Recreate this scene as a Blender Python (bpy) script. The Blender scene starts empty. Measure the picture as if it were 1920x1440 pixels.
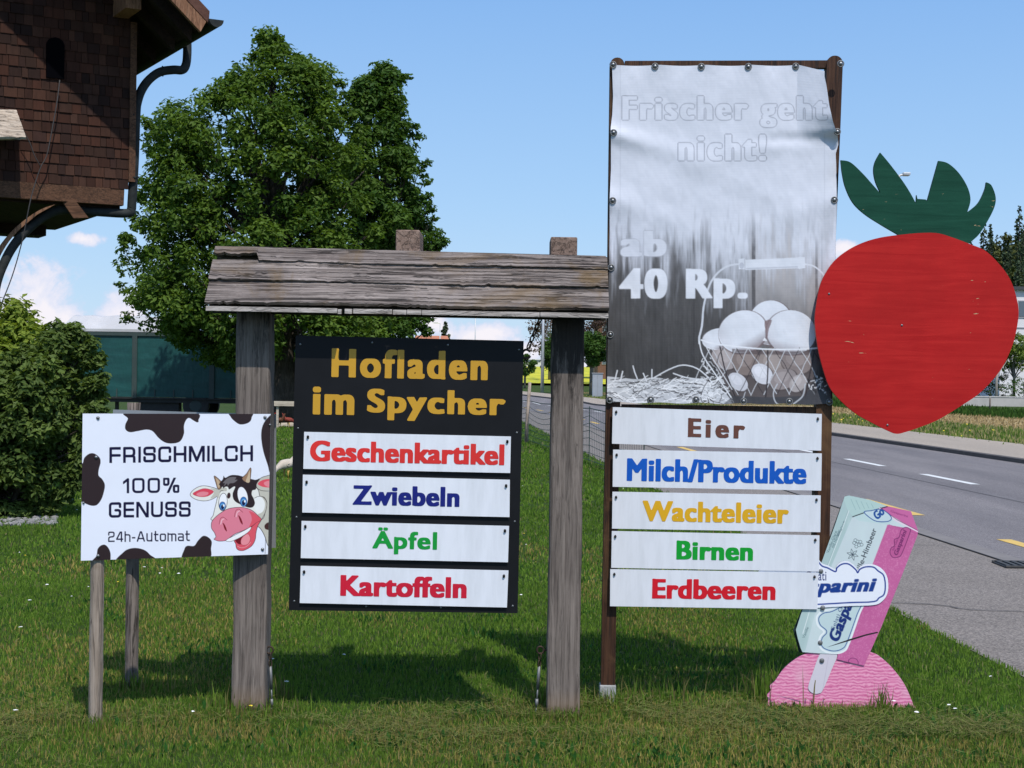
import bpy, bmesh, math, random
import numpy as np
from mathutils import Vector, Matrix
PI = math.pi
random.seed(7)
RNG = np.random.default_rng(11)
SC = bpy.context.scene
COL = SC.collection

# ------------------------------------------------------------------ camera
F = 2900.0                      # focal length in photograph pixels (1920 wide)
EYE = 1.65
ROLL = 0.0145
PITCH = 10.0 / F
fw = Vector((0, math.cos(PITCH), -math.sin(PITCH)))
rt = Vector((math.cos(ROLL), 0, math.sin(ROLL)))
rt = (rt - fw * rt.dot(fw)).normalized()
up = rt.cross(fw).normalized()
cam = bpy.data.cameras.new("camera")
cam.sensor_fit = 'HORIZONTAL'
cam.sensor_width = 36.0
cam.lens = 36.0 * F / 1920.0
cam.clip_end = 6000
cam.clip_start = 0.05
cob = bpy.data.objects.new("camera", cam)
COL.objects.link(cob)
M4 = Matrix(((rt.x, up.x, -fw.x, 0), (rt.y, up.y, -fw.y, 0), (rt.z, up.z, -fw.z, EYE), (0, 0, 0, 1)))
cob.matrix_world = M4
SC.camera = cob


def P(px, py, D):
    """world point seen at photograph pixel px,py whose world Y is D"""
    d = rt * ((px - 960) / F) + up * ((720 - py) / F) + fw
    k = D / d.y
    return Vector((d.x * k, D, EYE + d.z * k))


def G(px, py, z=0.0):
    d = rt * ((px - 960) / F) + up * ((720 - py) / F) + fw
    k = (z - EYE) / d.z
    return Vector((d.x * k, d.y * k, z))


# ------------------------------------------------------------------ light
SUN_AZ, SUN_EL = math.radians(18), math.radians(57)
to_sun = Vector((math.sin(SUN_AZ) * math.cos(SUN_EL), -math.cos(SUN_AZ) * math.cos(SUN_EL), math.sin(SUN_EL)))
sl = bpy.data.lights.new("sun", 'SUN')
sl.energy = 3.1
sl.angle = math.radians(0.55)
sl.color = (1.0, 0.95, 0.87)
so = bpy.data.objects.new("sun", sl)
COL.objects.link(so)
so.rotation_euler = to_sun.to_track_quat('Z', 'Y').to_euler()
SC.view_settings.view_transform = 'Standard'
SC.view_settings.look = 'None'
SC.view_settings.exposure = 0.3
SC.view_settings.gamma = 1.0


class NT:
    """small helper for node trees"""
    def __init__(s, tree):
        s.t = tree
        s.n = tree.nodes
        s.l = tree.links

    def node(s, kind, **kw):
        n = s.n.new(kind)
        for k, v in kw.items():
            if k.startswith('i_'):
                n.inputs[k[2:]].default_value = v
            elif k.startswith('n_'):
                n.inputs[int(k[2:])].default_value = v
            else:
                setattr(n, k, v)
        return n

    def link(s, a, b):
        s.l.new(a, b)

    def math(s, op, a, b=None, c=None, clamp=False):
        n = s.n.new('ShaderNodeMath')
        n.operation = op
        n.use_clamp = clamp
        for i, v in enumerate((a, b, c)):
            if v is None:
                continue
            if isinstance(v, (int, float)):
                n.inputs[i].default_value = v
            else:
                s.l.new(v, n.inputs[i])
        return n.outputs[0]

    def mix(s, fac, a, b, mode='MIX'):
        n = s.n.new('ShaderNodeMix')
        n.data_type = 'RGBA'
        n.blend_type = mode
        for k, v in ((0, fac), (6, a), (7, b)):
            if isinstance(v, (int, float)):
                n.inputs[k].default_value = v
            elif isinstance(v, tuple):
                n.inputs[k].default_value = v if len(v) == 4 else v + (1,)
            else:
                s.l.new(v, n.inputs[k])
        return n.outputs[2]

    def ramp(s, fac, stops):
        n = s.n.new('ShaderNodeValToRGB')
        e = n.color_ramp.elements
        while len(e) < len(stops):
            e.new(0.5)
        for i, (p, c) in enumerate(stops):
            e[i].position = p
            e[i].color = (c, c, c, 1) if isinstance(c, (int, float)) else tuple(c) + (1,)
        s.l.new(fac, n.inputs[0])
        return n.outputs[0]

    def noise(s, vec, scale, detail=4, rough=.55, dist=0.0):
        n = s.n.new('ShaderNodeTexNoise')
        n.inputs['Scale'].default_value = scale
        n.inputs['Detail'].default_value = detail
        n.inputs['Roughness'].default_value = rough
        n.inputs['Distortion'].default_value = dist
        if vec is not None:
            s.l.new(vec, n.inputs['Vector'])
        return n.outputs[0]

    def coord(s, which='Object', scale=(1, 1, 1), rot=(0, 0, 0), loc=(0, 0, 0)):
        t = s.n.new('ShaderNodeTexCoord')
        m = s.n.new('ShaderNodeMapping')
        m.inputs['Scale'].default_value = scale
        m.inputs['Rotation'].default_value = rot
        m.inputs['Location'].default_value = loc
        s.l.new(t.outputs[which], m.inputs['Vector'])
        return m.outputs[0]


# ------------------------------------------------------------------ sky with clouds
wd = bpy.data.worlds.new("World")
SC.world = wd
wd.use_nodes = True
wt = NT(wd.node_tree)
wt.n.clear()
sky = wt.node('ShaderNodeTexSky', sky_type='NISHITA', sun_disc=False)
sky.sun_elevation = SUN_EL
sky.sun_rotation = PI - SUN_AZ
sky.air_density = 1.0
sky.dust_density = 0.35
sky.ozone_density = 1.8
tc = wt.node('ShaderNodeTexCoord')
sep = wt.node('ShaderNodeSeparateXYZ')
wt.link(tc.outputs['Generated'], sep.inputs[0])
azm = wt.math('ARCTAN2', sep.outputs[0], sep.outputs[1])
ele = wt.math('ARCSINE', sep.outputs[2])
cn1 = wt.noise(tc.outputs['Generated'], 38, 8, .62, .3)
cn2 = wt.noise(tc.outputs['Generated'], 130, 5, .6)
mask = None
# (azimuth, elevation, half width, half height) of cumulus banks low over the horizon, radians
BLOBS = [(-.300, .036, .045, .036), (-.325, .022, .05, .02), (-.245, .034, .028, .026), (-.272, .083, .014, .006),
         (-.225, .012, .08, .014), (-.022, .028, .034, .012), (.004, .018, .036, .014), (-.05, .033, .016, .010),
         (.212, .085, .012, .007), (.03, .005, .3, .012), (-.40, .05, .07, .05), (.5, .05, .12, .03), (-.8, .08, .2, .05),
         (1.2, .1, .3, .06), (-1.6, .09, .3, .06), (2.4, .1, .3, .05), (-2.6, .1, .4, .06)]
for a, e, wa, we in BLOBS:
    u = wt.math('DIVIDE', wt.math('SUBTRACT', azm, a), wa)
    v = wt.math('DIVIDE', wt.math('SUBTRACT', ele, e), we)
    r = wt.math('SQRT', wt.math('ADD', wt.math('MULTIPLY', u, u), wt.math('MULTIPLY', v, v)))
    b = wt.math('SUBTRACT', 1.0, r)
    mask = b if mask is None else wt.math('MAXIMUM', mask, b)
mm = wt.math('ADD', mask, wt.math('MULTIPLY', wt.math('SUBTRACT', cn1, .5), 1.9))
mm = wt.math('ADD', mm, wt.math('MULTIPLY', wt.math('SUBTRACT', cn2, .5), .5))
cm = wt.node('ShaderNodeMapRange', interpolation_type='SMOOTHSTEP', n_1=.08, n_2=.45)
wt.link(mm, cm.inputs[0])
haz = wt.node('ShaderNodeMapRange', interpolation_type='SMOOTHSTEP', n_1=.75, n_2=.28, n_3=0.0, n_4=.88)
wt.link(ele, haz.inputs[0])
low = wt.ramp(ele, [(0.0, (2.75, 3.75, 4.85)), (.11, (1.95, 3.2, 4.9)), (.26, (1.16, 2.4, 4.6))])
skyc = wt.mix(haz.outputs[0], sky.outputs[0], low)
cc = wt.ramp(mm, [(.2, (.70, .77, .92)), (.75, (1.0, .95, .95))])
cc2 = wt.mix(1.0, cc, (5.2, 5.2, 5.5), 'MULTIPLY')
cf = wt.math('MULTIPLY', cm.outputs[0], .95)
skyf = wt.mix(cf, skyc, cc2)
bg = wt.node('ShaderNodeBackground', i_Strength=0.15)
wt.link(skyf, bg.inputs[0])
wo = wt.node('ShaderNodeOutputWorld')
wt.link(bg.outputs[0], wo.inputs[0])


# ------------------------------------------------------------------ colours & materials
def lin(c):
    return tuple(((v / 255) / 12.92 if v / 255 <= .04045 else ((v / 255 + .055) / 1.055) ** 2.4) for v in c)


def mat(name, col=(.5, .5, .5), rough=.6, metal=0.0, spec=None):
    m = bpy.data.materials.new(name)
    m.use_nodes = True
    b = m.node_tree.nodes['Principled BSDF']
    b.inputs['Base Color'].default_value = tuple(col) + (1,)
    b.inputs['Roughness'].default_value = rough
    b.inputs['Metallic'].default_value = metal
    if spec is not None:
        b.inputs['Specular IOR Level'].default_value = spec
    return m


def tree_of(m):
    t = NT(m.node_tree)
    return t, m.node_tree.nodes['Principled BSDF']


def bump(t, b, h, strength, dist):
    n = t.node('ShaderNodeBump', i_Strength=strength, i_Distance=dist)
    t.link(h, n.inputs['Height'])
    t.link(n.outputs[0], b.inputs['Normal'])


def varied(name, c1, c2, scale=8, rough=.6, stretch=(1, 1, 1), bs=.0, detail=5, metal=0.0, spec=None):
    m = mat(name, c1, rough, metal, spec)
    t, b = tree_of(m)
    v = t.coord('Object', stretch)
    n = t.noise(v, scale, detail, .6)
    c = t.ramp(n, [(.3, c1), (.7, c2)])
    t.link(c, b.inputs['Base Color'])
    if bs:
        bump(t, b, t.noise(v, scale * 4, 4, .6), bs, .01)
    return m


def wood(name, axis, dark, mid, light, stain=None, grain=22, crack=.5, rough=.85, stain_scale=1.6, b_str=.6, along=.7):
    m = mat(name, mid, rough, spec=.25)
    t, b = tree_of(m)
    sc = [grain, grain, grain]
    sc[axis] = along
    v = t.coord('Object', tuple(sc))
    vo = t.coord('Object')
    f1 = t.noise(v, 1.6, 9, .68, .9)
    f2 = t.noise(v, 5.5, 6, .7, .4)
    big = t.noise(vo, 2.2, 4, .6)
    h = t.math('ADD', t.math('MULTIPLY', f1, .65), t.math('MULTIPLY', f2, .35))
    c = t.ramp(h, [(.30, dark), (.44, mid), (.53, tuple(.5 * (a + q) for a, q in zip(mid, light))), (.66, light)])
    tone = t.ramp(big, [(.25, .62), (.75, 1.12)])
    c = t.mix(1.0, c, tone, 'MULTIPLY')
    cr = t.noise(v, 1.1, 5, .55, 1.2)
    crk = t.ramp(t.math('ABSOLUTE', t.math('SUBTRACT', cr, .5)), [(0.0, 1.0), (.035, 0.0)])
    c = t.mix(t.math('MULTIPLY', crk, crack), c, (.015, .013, .012))
    if stain:
        st = t.ramp(t.noise(vo, stain_scale, 6, .65, .8), [(.52, 0.0), (.68, .75)])
        c = t.mix(st, c, stain)
    t.link(c, b.inputs['Base Color'])
    hh = t.math('SUBTRACT', h, t.math('MULTIPLY', crk, .35))
    bump(t, b, hh, b_str, .012)
    return m


def art_mat(name, rough=.45, weave=0.0):
    m = mat(name, (.8, .8, .8), rough, spec=.35)
    t, b = tree_of(m)
    a = t.node('ShaderNodeVertexColor', layer_name='art')
    n = t.noise(t.coord('Object'), 3.5, 6, .6)
    c = t.mix(1.0, a.outputs[0], t.ramp(n, [(.2, .93), (.8, 1.0)]), 'MULTIPLY')
    t.link(c, b.inputs['Base Color'])
    return m


def leaf_mat(name, c1, c2, trans=.35, rough=.45):
    m = bpy.data.materials.new(name)
    m.use_nodes = True
    t, b = tree_of(m)
    a = t.node('ShaderNodeVertexColor', layer_name='tone')
    sp = t.node('ShaderNodeSeparateColor')
    t.link(a.outputs[0], sp.inputs[0])
    c = t.ramp(sp.outputs[0], [(0.0, c1), (1.0, c2)])
    t.link(c, b.inputs['Base Color'])
    b.inputs['Roughness'].default_value = rough
    b.inputs['Specular IOR Level'].default_value = .14
    tr = t.node('ShaderNodeBsdfTranslucent')
    cb = t.mix(1.0, c, (1.25, 1.25, .55), 'MULTIPLY')
    t.link(cb, tr.inputs[0])
    mx = t.node('ShaderNodeMixShader')
    mx.inputs[0].default_value = trans
    t.link(b.outputs[0], mx.inputs[1])
    t.link(tr.outputs[0], mx.inputs[2])
    out = [n for n in t.n if n.type == 'OUTPUT_MATERIAL'][0]
    t.link(mx.outputs[0], out.inputs[0])
    return m


# ------------------------------------------------------------------ object helpers
OFF = {}


def setp(o, label=None, cat=None, group=None, kind=None):
    if label:
        o['label'] = label
    if cat:
        o['category'] = cat
    if group:
        o['group'] = group
    if kind:
        o['kind'] = kind
    return o


def thing(name, loc, label, cat, group=None):
    o = bpy.data.objects.new(name, None)
    o.empty_display_size = .1
    COL.objects.link(o)
    o.location = loc
    OFF[o] = Vector(loc)
    return setp(o, label, cat, group)


def link_mesh(name, me, mats, parent=None, smooth=False):
    o = bpy.data.objects.new(name, me)
    COL.objects.link(o)
    for m in (mats if isinstance(mats, (list, tuple)) else [mats]):
        me.materials.append(m)
    if parent is not None:
        OFF[o] = OFF[parent]
        o.parent = parent
        d = -OFF[parent]
        me.transform(Matrix.Translation(d))
    else:
        OFF[o] = Vector((0, 0, 0))
    if smooth:
        me.polygons.foreach_set('use_smooth', [True] * len(me.polygons))
    me.update()
    return o


def origin_to(o, loc):
    """move a top-level mesh's origin to loc (world) without moving the mesh"""
    o.data.transform(Matrix.Translation(-Vector(loc)))
    o.location = loc
    OFF[o] = Vector(loc)
    return o


class MB:
    def __init__(s):
        s.v = []
        s.f = []
        s.m = []

    def add(s, vs, fs, mi=0):
        n = len(s.v)
        s.v += [tuple(v) for v in vs]
        s.f += [tuple(i + n for i in f) for f in fs]
        s.m += [mi] * len(fs)
        return s

    def hexa(s, p, mi=0):
        """eight points: bottom four ccw then top four"""
        return s.add(p, [(3, 2, 1, 0), (4, 5, 6, 7), (0, 1, 5, 4), (1, 2, 6, 5), (2, 3, 7, 6), (3, 0, 4, 7)], mi)

    def box(s, c, size, rz=0.0, mi=0, R=None):
        hx, hy, hz = size[0] / 2, size[1] / 2, size[2] / 2
        R = R or Matrix.Rotation(rz, 3, 'Z')
        c = Vector(c)
        p = [c + R @ Vector(q) for q in ((-hx, -hy, -hz), (hx, -hy, -hz), (hx, hy, -hz), (-hx, hy, -hz),
                                         (-hx, -hy, hz), (hx, -hy, hz), (hx, hy, hz), (-hx, hy, hz))]
        return s.hexa(p, mi)

    def tube(s, pts, r, n=10, mi=0, closed=False, caps=True):
        pts = [Vector(p) for p in pts]
        N = len(pts)
        rs = r if isinstance(r, (list, tuple)) else [r] * N
        rings = []
        ref = None
        for i in range(N):
            if closed:
                t = pts[(i + 1) % N] - pts[i - 1]
            else:
                t = pts[min(i + 1, N - 1)] - pts[max(i - 1, 0)]
            t.normalize()
            if ref is None:
                ref = Vector((0, 0, 1)) if abs(t.z) < .9 else Vector((1, 0, 0))
            a = (ref - t * ref.dot(t))
            if a.length < 1e-6:
                a = t.orthogonal()
            a.normalize()
            ref = a
            b = t.cross(a)
            rings.append([pts[i] + (a * math.cos(2 * PI * k / n) + b * math.sin(2 * PI * k / n)) * rs[i] for k in range(n)])
        vs = [v for rg in rings for v in rg]
        fs = []
        for i in range(N if closed else N - 1):
            j = (i + 1) % N
            for k in range(n):
                k2 = (k + 1) % n
                fs.append((i * n + k, i * n + k2, j * n + k2, j * n + k))
        if caps and not closed:
            fs.append(tuple(reversed(range(n))))
            fs.append(tuple((N - 1) * n + k for k in range(n)))
        return s.add(vs, fs, mi)

    def disc(s, c, normal, r, h, n=12, mi=0, dome=False):
        """short cylinder, or a domed bolt head, standing on c along normal"""
        normal = Vector(normal).normalized()
        c = Vector(c)
        if dome:
            return s.tube([c, c + normal * h * .5, c + normal * h * .85, c + normal * h], [r, r * .92, r * .6, r * .05], n, mi)
        return s.tube([c, c + normal * h], r, n, mi)

    def build_each(s, name, mats, parent=None, smooth=False, bevel=0.0):
        """one object per connected piece"""
        root = list(range(len(s.v)))

        def find(a):
            while root[a] != a:
                root[a] = root[root[a]]
                a = root[a]
            return a
        for f in s.f:
            for q in f[1:]:
                root[find(q)] = find(f[0])
        groups = {}
        for f, m in zip(s.f, s.m):
            groups.setdefault(find(f[0]), []).append((f, m))
        out = []
        for fs in groups.values():
            ids = sorted({i for f, _ in fs for i in f})
            mp = {i: k for k, i in enumerate(ids)}
            b = MB()
            b.add([s.v[i] for i in ids], [tuple(mp[i] for i in f) for f, _ in fs])
            b.m = [m for _, m in fs]
            out.append(b.build(name, mats, parent, smooth, bevel))
        return out

    def build(s, name, mats, parent=None, smooth=False, bevel=0.0, seg=2):
        me = bpy.data.meshes.new(name)
        me.from_pydata(s.v, [], s.f)
        if isinstance(mats, (list, tuple)) and len(mats) > 1:
            me.polygons.foreach_set('material_index', s.m)
        if bevel:
            bm = bmesh.new()
            bm.from_mesh(me)
            bmesh.ops.bevel(bm, geom=bm.edges[:], offset=bevel, segments=seg, affect='EDGES', profile=.5)
            bm.to_mesh(me)
            bm.free()
        return link_mesh(name, me, mats, parent, smooth)


def np_mesh(name, V, Fq, mats, parent=None, layer=None, cols=None, smooth=False, mi=None):
    """fast mesh from numpy: V (n,3); Fq list of (k,m) index arrays"""
    me = bpy.data.meshes.new(name)
    V = np.asarray(V, np.float32)
    me.vertices.add(len(V))
    me.vertices.foreach_set('co', V.ravel())
    arrs = [np.asarray(f, np.int32) for f in Fq if len(f)]
    loops = np.concatenate([a.ravel() for a in arrs])
    tot = np.concatenate([np.full(len(a), a.shape[1], np.int32) for a in arrs])
    st = np.concatenate([[0], np.cumsum(tot)[:-1]]).astype(np.int32)
    me.loops.add(len(loops))
    me.loops.foreach_set('vertex_index', loops)
    me.polygons.add(len(tot))
    me.polygons.foreach_set('loop_start', st)
    me.polygons.foreach_set('loop_total', tot)
    me.polygons.foreach_set('use_smooth', [bool(smooth)] * len(tot))
    me.update(calc_edges=True)
    me.validate()
    if mi is not None:
        me.polygons.foreach_set('material_index', np.asarray(mi, np.int32))
    if cols is not None:
        a = me.color_attributes.new(layer, 'FLOAT_COLOR', 'POINT')
        c = np.ones((len(V), 4), np.float32)
        c[:, :3] = cols
        a.data.foreach_set('color', c.ravel())
    return link_mesh(name, me, mats, parent, smooth)


def dup(root, loc, label=None, rz=0.0, scale=1.0):
    r = root.copy()
    COL.objects.link(r)
    r.location = loc
    r.rotation_euler = (0, 0, rz)
    r.scale = (scale,) * 3 if not isinstance(scale, tuple) else scale
    if label:
        r['label'] = label
    for ch in list(root.children):
        c = ch.copy()
        COL.objects.link(c)
        c.parent = r
        for g in list(ch.children):
            d = g.copy()
            COL.objects.link(d)
            d.parent = c
    return r


def smooth_poly(pts, n=6, closed=True):
    pts = [np.array(p, float) for p in pts]
    N = len(pts)
    out = []
    for i in range(N if closed else N - 1):
        p0, p1, p2, p3 = (pts[(i - 1) % N], pts[i], pts[(i + 1) % N], pts[(i + 2) % N]) if closed else \
            (pts[max(i - 1, 0)], pts[i], pts[i + 1], pts[min(i + 2, N - 1)])
        for k in range(n):
            t = k / n
            out.append(.5 * ((2 * p1) + (-p0 + p2) * t + (2 * p0 - 5 * p1 + 4 * p2 - p3) * t * t + (-p0 + 3 * p1 - 3 * p2 + p3) * t ** 3))
    if not closed:
        out.append(pts[-1])
    return out


def vnoise(x, y, seed=0):
    """value noise on numpy arrays"""
    xi, yi = np.floor(x).astype(np.int64), np.floor(y).astype(np.int64)
    xf, yf = x - xi, y - yi
    xf, yf = xf * xf * (3 - 2 * xf), yf * yf * (3 - 2 * yf)

    def h(a, b):
        n = (a * 374761393 + b * 668265263 + seed * 974711) & 0x7fffffff
        n = ((n ^ (n >> 13)) * 1274126177) & 0x7fffffff
        return ((n ^ (n >> 16)) & 0xffff) / 65535.0
    return (h(xi, yi) * (1 - xf) + h(xi + 1, yi) * xf) * (1 - yf) + (h(xi, yi + 1) * (1 - xf) + h(xi + 1, yi + 1) * xf) * yf


def fbm(x, y, seed=0, o=4):
    s, a, t = 0, 1, 0
    for i in range(o):
        s = s + a * vnoise(x * 2 ** i, y * 2 ** i, seed + i)
        t += a
        a *= .5
    return s / t


# ------------------------------------------------------------------ flat artwork: rasters, lettering, cut plates
class Canvas:
    """artwork raster in photograph-pixel coordinates of a flat print"""
    def __init__(s, x0, y0, x1, y1, sc, col):
        s.x0, s.y0, s.sc = x0, y0, sc
        s.W, s.H = int((x1 - x0) * sc) + 2, int((y1 - y0) * sc) + 2
        s.a = np.zeros((s.H, s.W, 3), np.float32)
        s.a[:] = lin(col)

    def mask(s, pts, ss=3):
        p = np.array(pts, float)
        X = (p[:, 0] - s.x0) * s.sc
        Y = (p[:, 1] - s.y0) * s.sc
        m = np.zeros((s.H, s.W), np.float32)
        y0, y1 = max(int(Y.min()) - 1, 0), min(int(Y.max()) + 2, s.H)
        X2, Y2 = np.roll(X, -1), np.roll(Y, -1)
        for iy in range(y0, y1):
            for k in range(ss):
                yy = iy + (k + .5) / ss - .5
                c = ((Y <= yy) & (Y2 > yy)) | ((Y2 <= yy) & (Y > yy))
                if not c.any():
                    continue
                xs = np.sort(X[c] + (yy - Y[c]) / (Y2[c] - Y[c]) * (X2[c] - X[c])) + .5
                for a, b in zip(xs[::2], xs[1::2]):
                    a, b = max(a, 0), min(b, s.W)
                    if b <= a:
                        continue
                    ia, ib = int(a), min(int(b), s.W - 1)
                    if ia == ib:
                        m[iy, ia] += (b - a) / ss
                    else:
                        m[iy, ia] += (ia + 1 - a) / ss
                        m[iy, ia + 1:ib] += 1 / ss
                        m[iy, ib] += (b - ib) / ss
        return np.clip(m, 0, 1)

    def put(s, m, col, al=1.0):
        m = (m * al)[..., None]
        s.a = s.a * (1 - m) + np.array(lin(col), np.float32) * m

    def fill(s, pts, col, sm=0, al=1.0, edge=None, ew=1.0):
        q = smooth_poly(pts, sm) if sm else pts
        s.put(s.mask(q), col, al)
        if edge:
            s.line(list(q) + [q[0]], edge, ew)

    def ell(s, cx, cy, rx, ry, col, rot=0.0, al=1.0, edge=None, ew=1.0):
        c, k = math.cos(rot), math.sin(rot)
        s.fill([(cx + rx * math.cos(t) * c - ry * math.sin(t) * k, cy + rx * math.cos(t) * k + ry * math.sin(t) * c)
                for t in np.linspace(0, 2 * PI, 40, endpoint=False)], col, 0, al, edge, ew)

    def lmask(s, pts, w):
        m = np.zeros((s.H, s.W), np.float32)
        p = [((q[0] - s.x0) * s.sc, (q[1] - s.y0) * s.sc) for q in pts]
        r = w * s.sc / 2
        for (ax, ay), (bx, by) in zip(p[:-1], p[1:]):
            xa, xb = int(max(min(ax, bx) - r - 2, 0)), int(min(max(ax, bx) + r + 3, s.W))
            ya, yb = int(max(min(ay, by) - r - 2, 0)), int(min(max(ay, by) + r + 3, s.H))
            if xb <= xa or yb <= ya:
                continue
            yy, xx = np.mgrid[ya:yb, xa:xb]
            dx, dy = bx - ax, by - ay
            L = dx * dx + dy * dy + 1e-9
            t = np.clip(((xx - ax) * dx + (yy - ay) * dy) / L, 0, 1)
            d = np.hypot(xx - ax - t * dx, yy - ay - t * dy)
            m[ya:yb, xa:xb] = np.maximum(m[ya:yb, xa:xb], np.clip(r + .5 - d, 0, 1) * min(1, 2 * r))
        return m

    def line(s, pts, col, w, al=1.0):
        s.put(s.lmask(pts, w), col, al)

    def sample(s, px, py):
        x = np.clip((px - s.x0) * s.sc, 0, s.W - 1.001)
        y = np.clip((py - s.y0) * s.sc, 0, s.H - 1.001)
        xi, yi = x.astype(int), y.astype(int)
        fx, fy = (x - xi)[:, None], (y - yi)[:, None]
        a = s.a
        return (a[yi, xi] * (1 - fx) + a[yi, xi + 1] * fx) * (1 - fy) + (a[yi + 1, xi] * (1 - fx) + a[yi + 1, xi + 1] * fx) * fy


def text_tris(body, shear=0.0, space=1.0):
    cu = bpy.data.curves.new('tmp', 'FONT')
    cu.body = body
    cu.shear = shear
    cu.space_character = space
    cu.resolution_u = 8
    o = bpy.data.objects.new('tmp', cu)
    COL.objects.link(o)
    dg = bpy.context.evaluated_depsgraph_get()
    me = bpy.data.meshes.new_from_object(o.evaluated_get(dg))
    me.calc_loop_triangles()
    v = np.array([q.co[:2] for q in me.vertices])
    t = np.array([q.vertices for q in me.loop_triangles])
    bpy.data.meshes.remove(me)
    bpy.data.objects.remove(o)
    bpy.data.curves.remove(cu)
    return v[t]


def text_field(body, dx, dy, n=90, shear=0.0, space=1.0):
    """coverage raster of lettering made bolder by dx,dy (em): returns field (rows from the top) cropped to its ink"""
    T = text_tris(body, shear, space)
    ss = 3
    h = 1.0 / (n * ss)
    lo = T.reshape(-1, 2).min(0) - np.array([dx, dy]) - 6 * h
    hi = T.reshape(-1, 2).max(0) + np.array([dx, dy]) + 6 * h
    W, H = [int(math.ceil((b - a) / h / ss)) * ss for a, b in zip(lo, hi)]
    B = np.zeros((H, W), np.float32)
    for tri in T:
        q = (tri - lo) / h
        xa, ya = np.floor(q.min(0)).astype(int) - 1
        xb, yb = np.ceil(q.max(0)).astype(int) + 2
        xa, ya = max(xa, 0), max(ya, 0)
        yy, xx = np.mgrid[ya:min(yb, H), xa:min(xb, W)]
        xx = xx + .5
        yy = yy + .5
        d = (q[1, 0] - q[0, 0]) * (q[2, 1] - q[0, 1]) - (q[2, 0] - q[0, 0]) * (q[1, 1] - q[0, 1])
        if abs(d) < 1e-9:
            continue
        a = ((q[1, 0] - xx) * (q[2, 1] - yy) - (q[2, 0] - xx) * (q[1, 1] - yy)) / d
        b = ((q[2, 0] - xx) * (q[0, 1] - yy) - (q[0, 0] - xx) * (q[2, 1] - yy)) / d
        B[ya:yb, xa:xb] = np.maximum(B[ya:yb, xa:xb], ((a >= -.02) & (b >= -.02) & (a + b <= 1.02)).astype(np.float32))
    for ax, r in ((1, int(round(dx / h))), (0, int(round(dy / h)))):
        A = B.copy()
        for k in range(1, abs(r) + 1):
            A = np.maximum(A, np.roll(B, k, ax))
            A = np.maximum(A, np.roll(B, -k, ax))
        B = A
    Fd = B.reshape(H // ss, ss, W // ss, ss).mean((1, 3))[::-1]
    K = Fd.copy()
    for ax in (0, 1):
        K = (np.roll(K, 1, ax) + 2 * K + np.roll(K, -1, ax)) / 4
    ys, xs = np.where(K > .5)
    return K[ys.min() - 1:ys.max() + 2, xs.min() - 1:xs.max() + 2]


def put_text(cv, body, box, col, dx, dy, shear=0.0, space=1.0, slope=0.0, outline=None, al=1.0, ang=None):
    """print lettering into a canvas inside box (x0,top,x1,bottom) of photograph pixels; ang = (origin, unit along, unit down)"""
    K = text_field(body, dx, dy, 90, shear, space)
    h, w = K.shape
    yy, xx = np.mgrid[0:cv.H, 0:cv.W]
    X, Y = xx / cv.sc + cv.x0, yy / cv.sc + cv.y0
    if ang:
        (ox, oy), (ax, ay), (bx, by) = ang
        X, Y = (X - ox) * ax + (Y - oy) * ay, (X - ox) * bx + (Y - oy) * by
    x0, y0, x1, y1 = box
    Y = Y - slope * (X - (x0 + x1) / 2)
    u = (X - x0) / (x1 - x0) * (w - 3) + 1
    v = (Y - y0) / (y1 - y0) * (h - 3) + 1
    ok = (u > 0) & (v > 0) & (u < w - 1) & (v < h - 1)
    u, v = np.clip(u, 0, w - 1.01), np.clip(v, 0, h - 1.01)
    ui, vi = u.astype(int), v.astype(int)
    fu, fv = u - ui, v - vi
    val = (K[vi, ui] * (1 - fu) + K[vi, ui + 1] * fu) * (1 - fv) + (K[vi + 1, ui] * (1 - fu) + K[vi + 1, ui + 1] * fu) * fv
    val = np.where(ok, val, 0)
    k = max(1.0, (w / (x1 - x0)) / cv.sc * .5)
    g = (h - 3) / (y1 - y0) / cv.sc
    m = np.clip((val - .5) * max(1.0, 1.0 / max(g, .2)) + .5, 0, 1).astype(np.float32)
    if outline:
        big = m.copy()
        for ddx, ddy in ((1, 0), (-1, 0), (0, 1), (0, -1)):
            big = np.maximum(big, np.roll(np.roll(m, ddx, 1), ddy, 0))
            big = np.maximum(big, .85 * np.roll(np.roll(m, 2 * ddx, 1), 2 * ddy, 0))
        cv.put(np.clip(big - m, 0, 1), outline, .95)
        if col:
            cv.put(m, col, al)
    else:
        cv.put(m, col, al)


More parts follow.
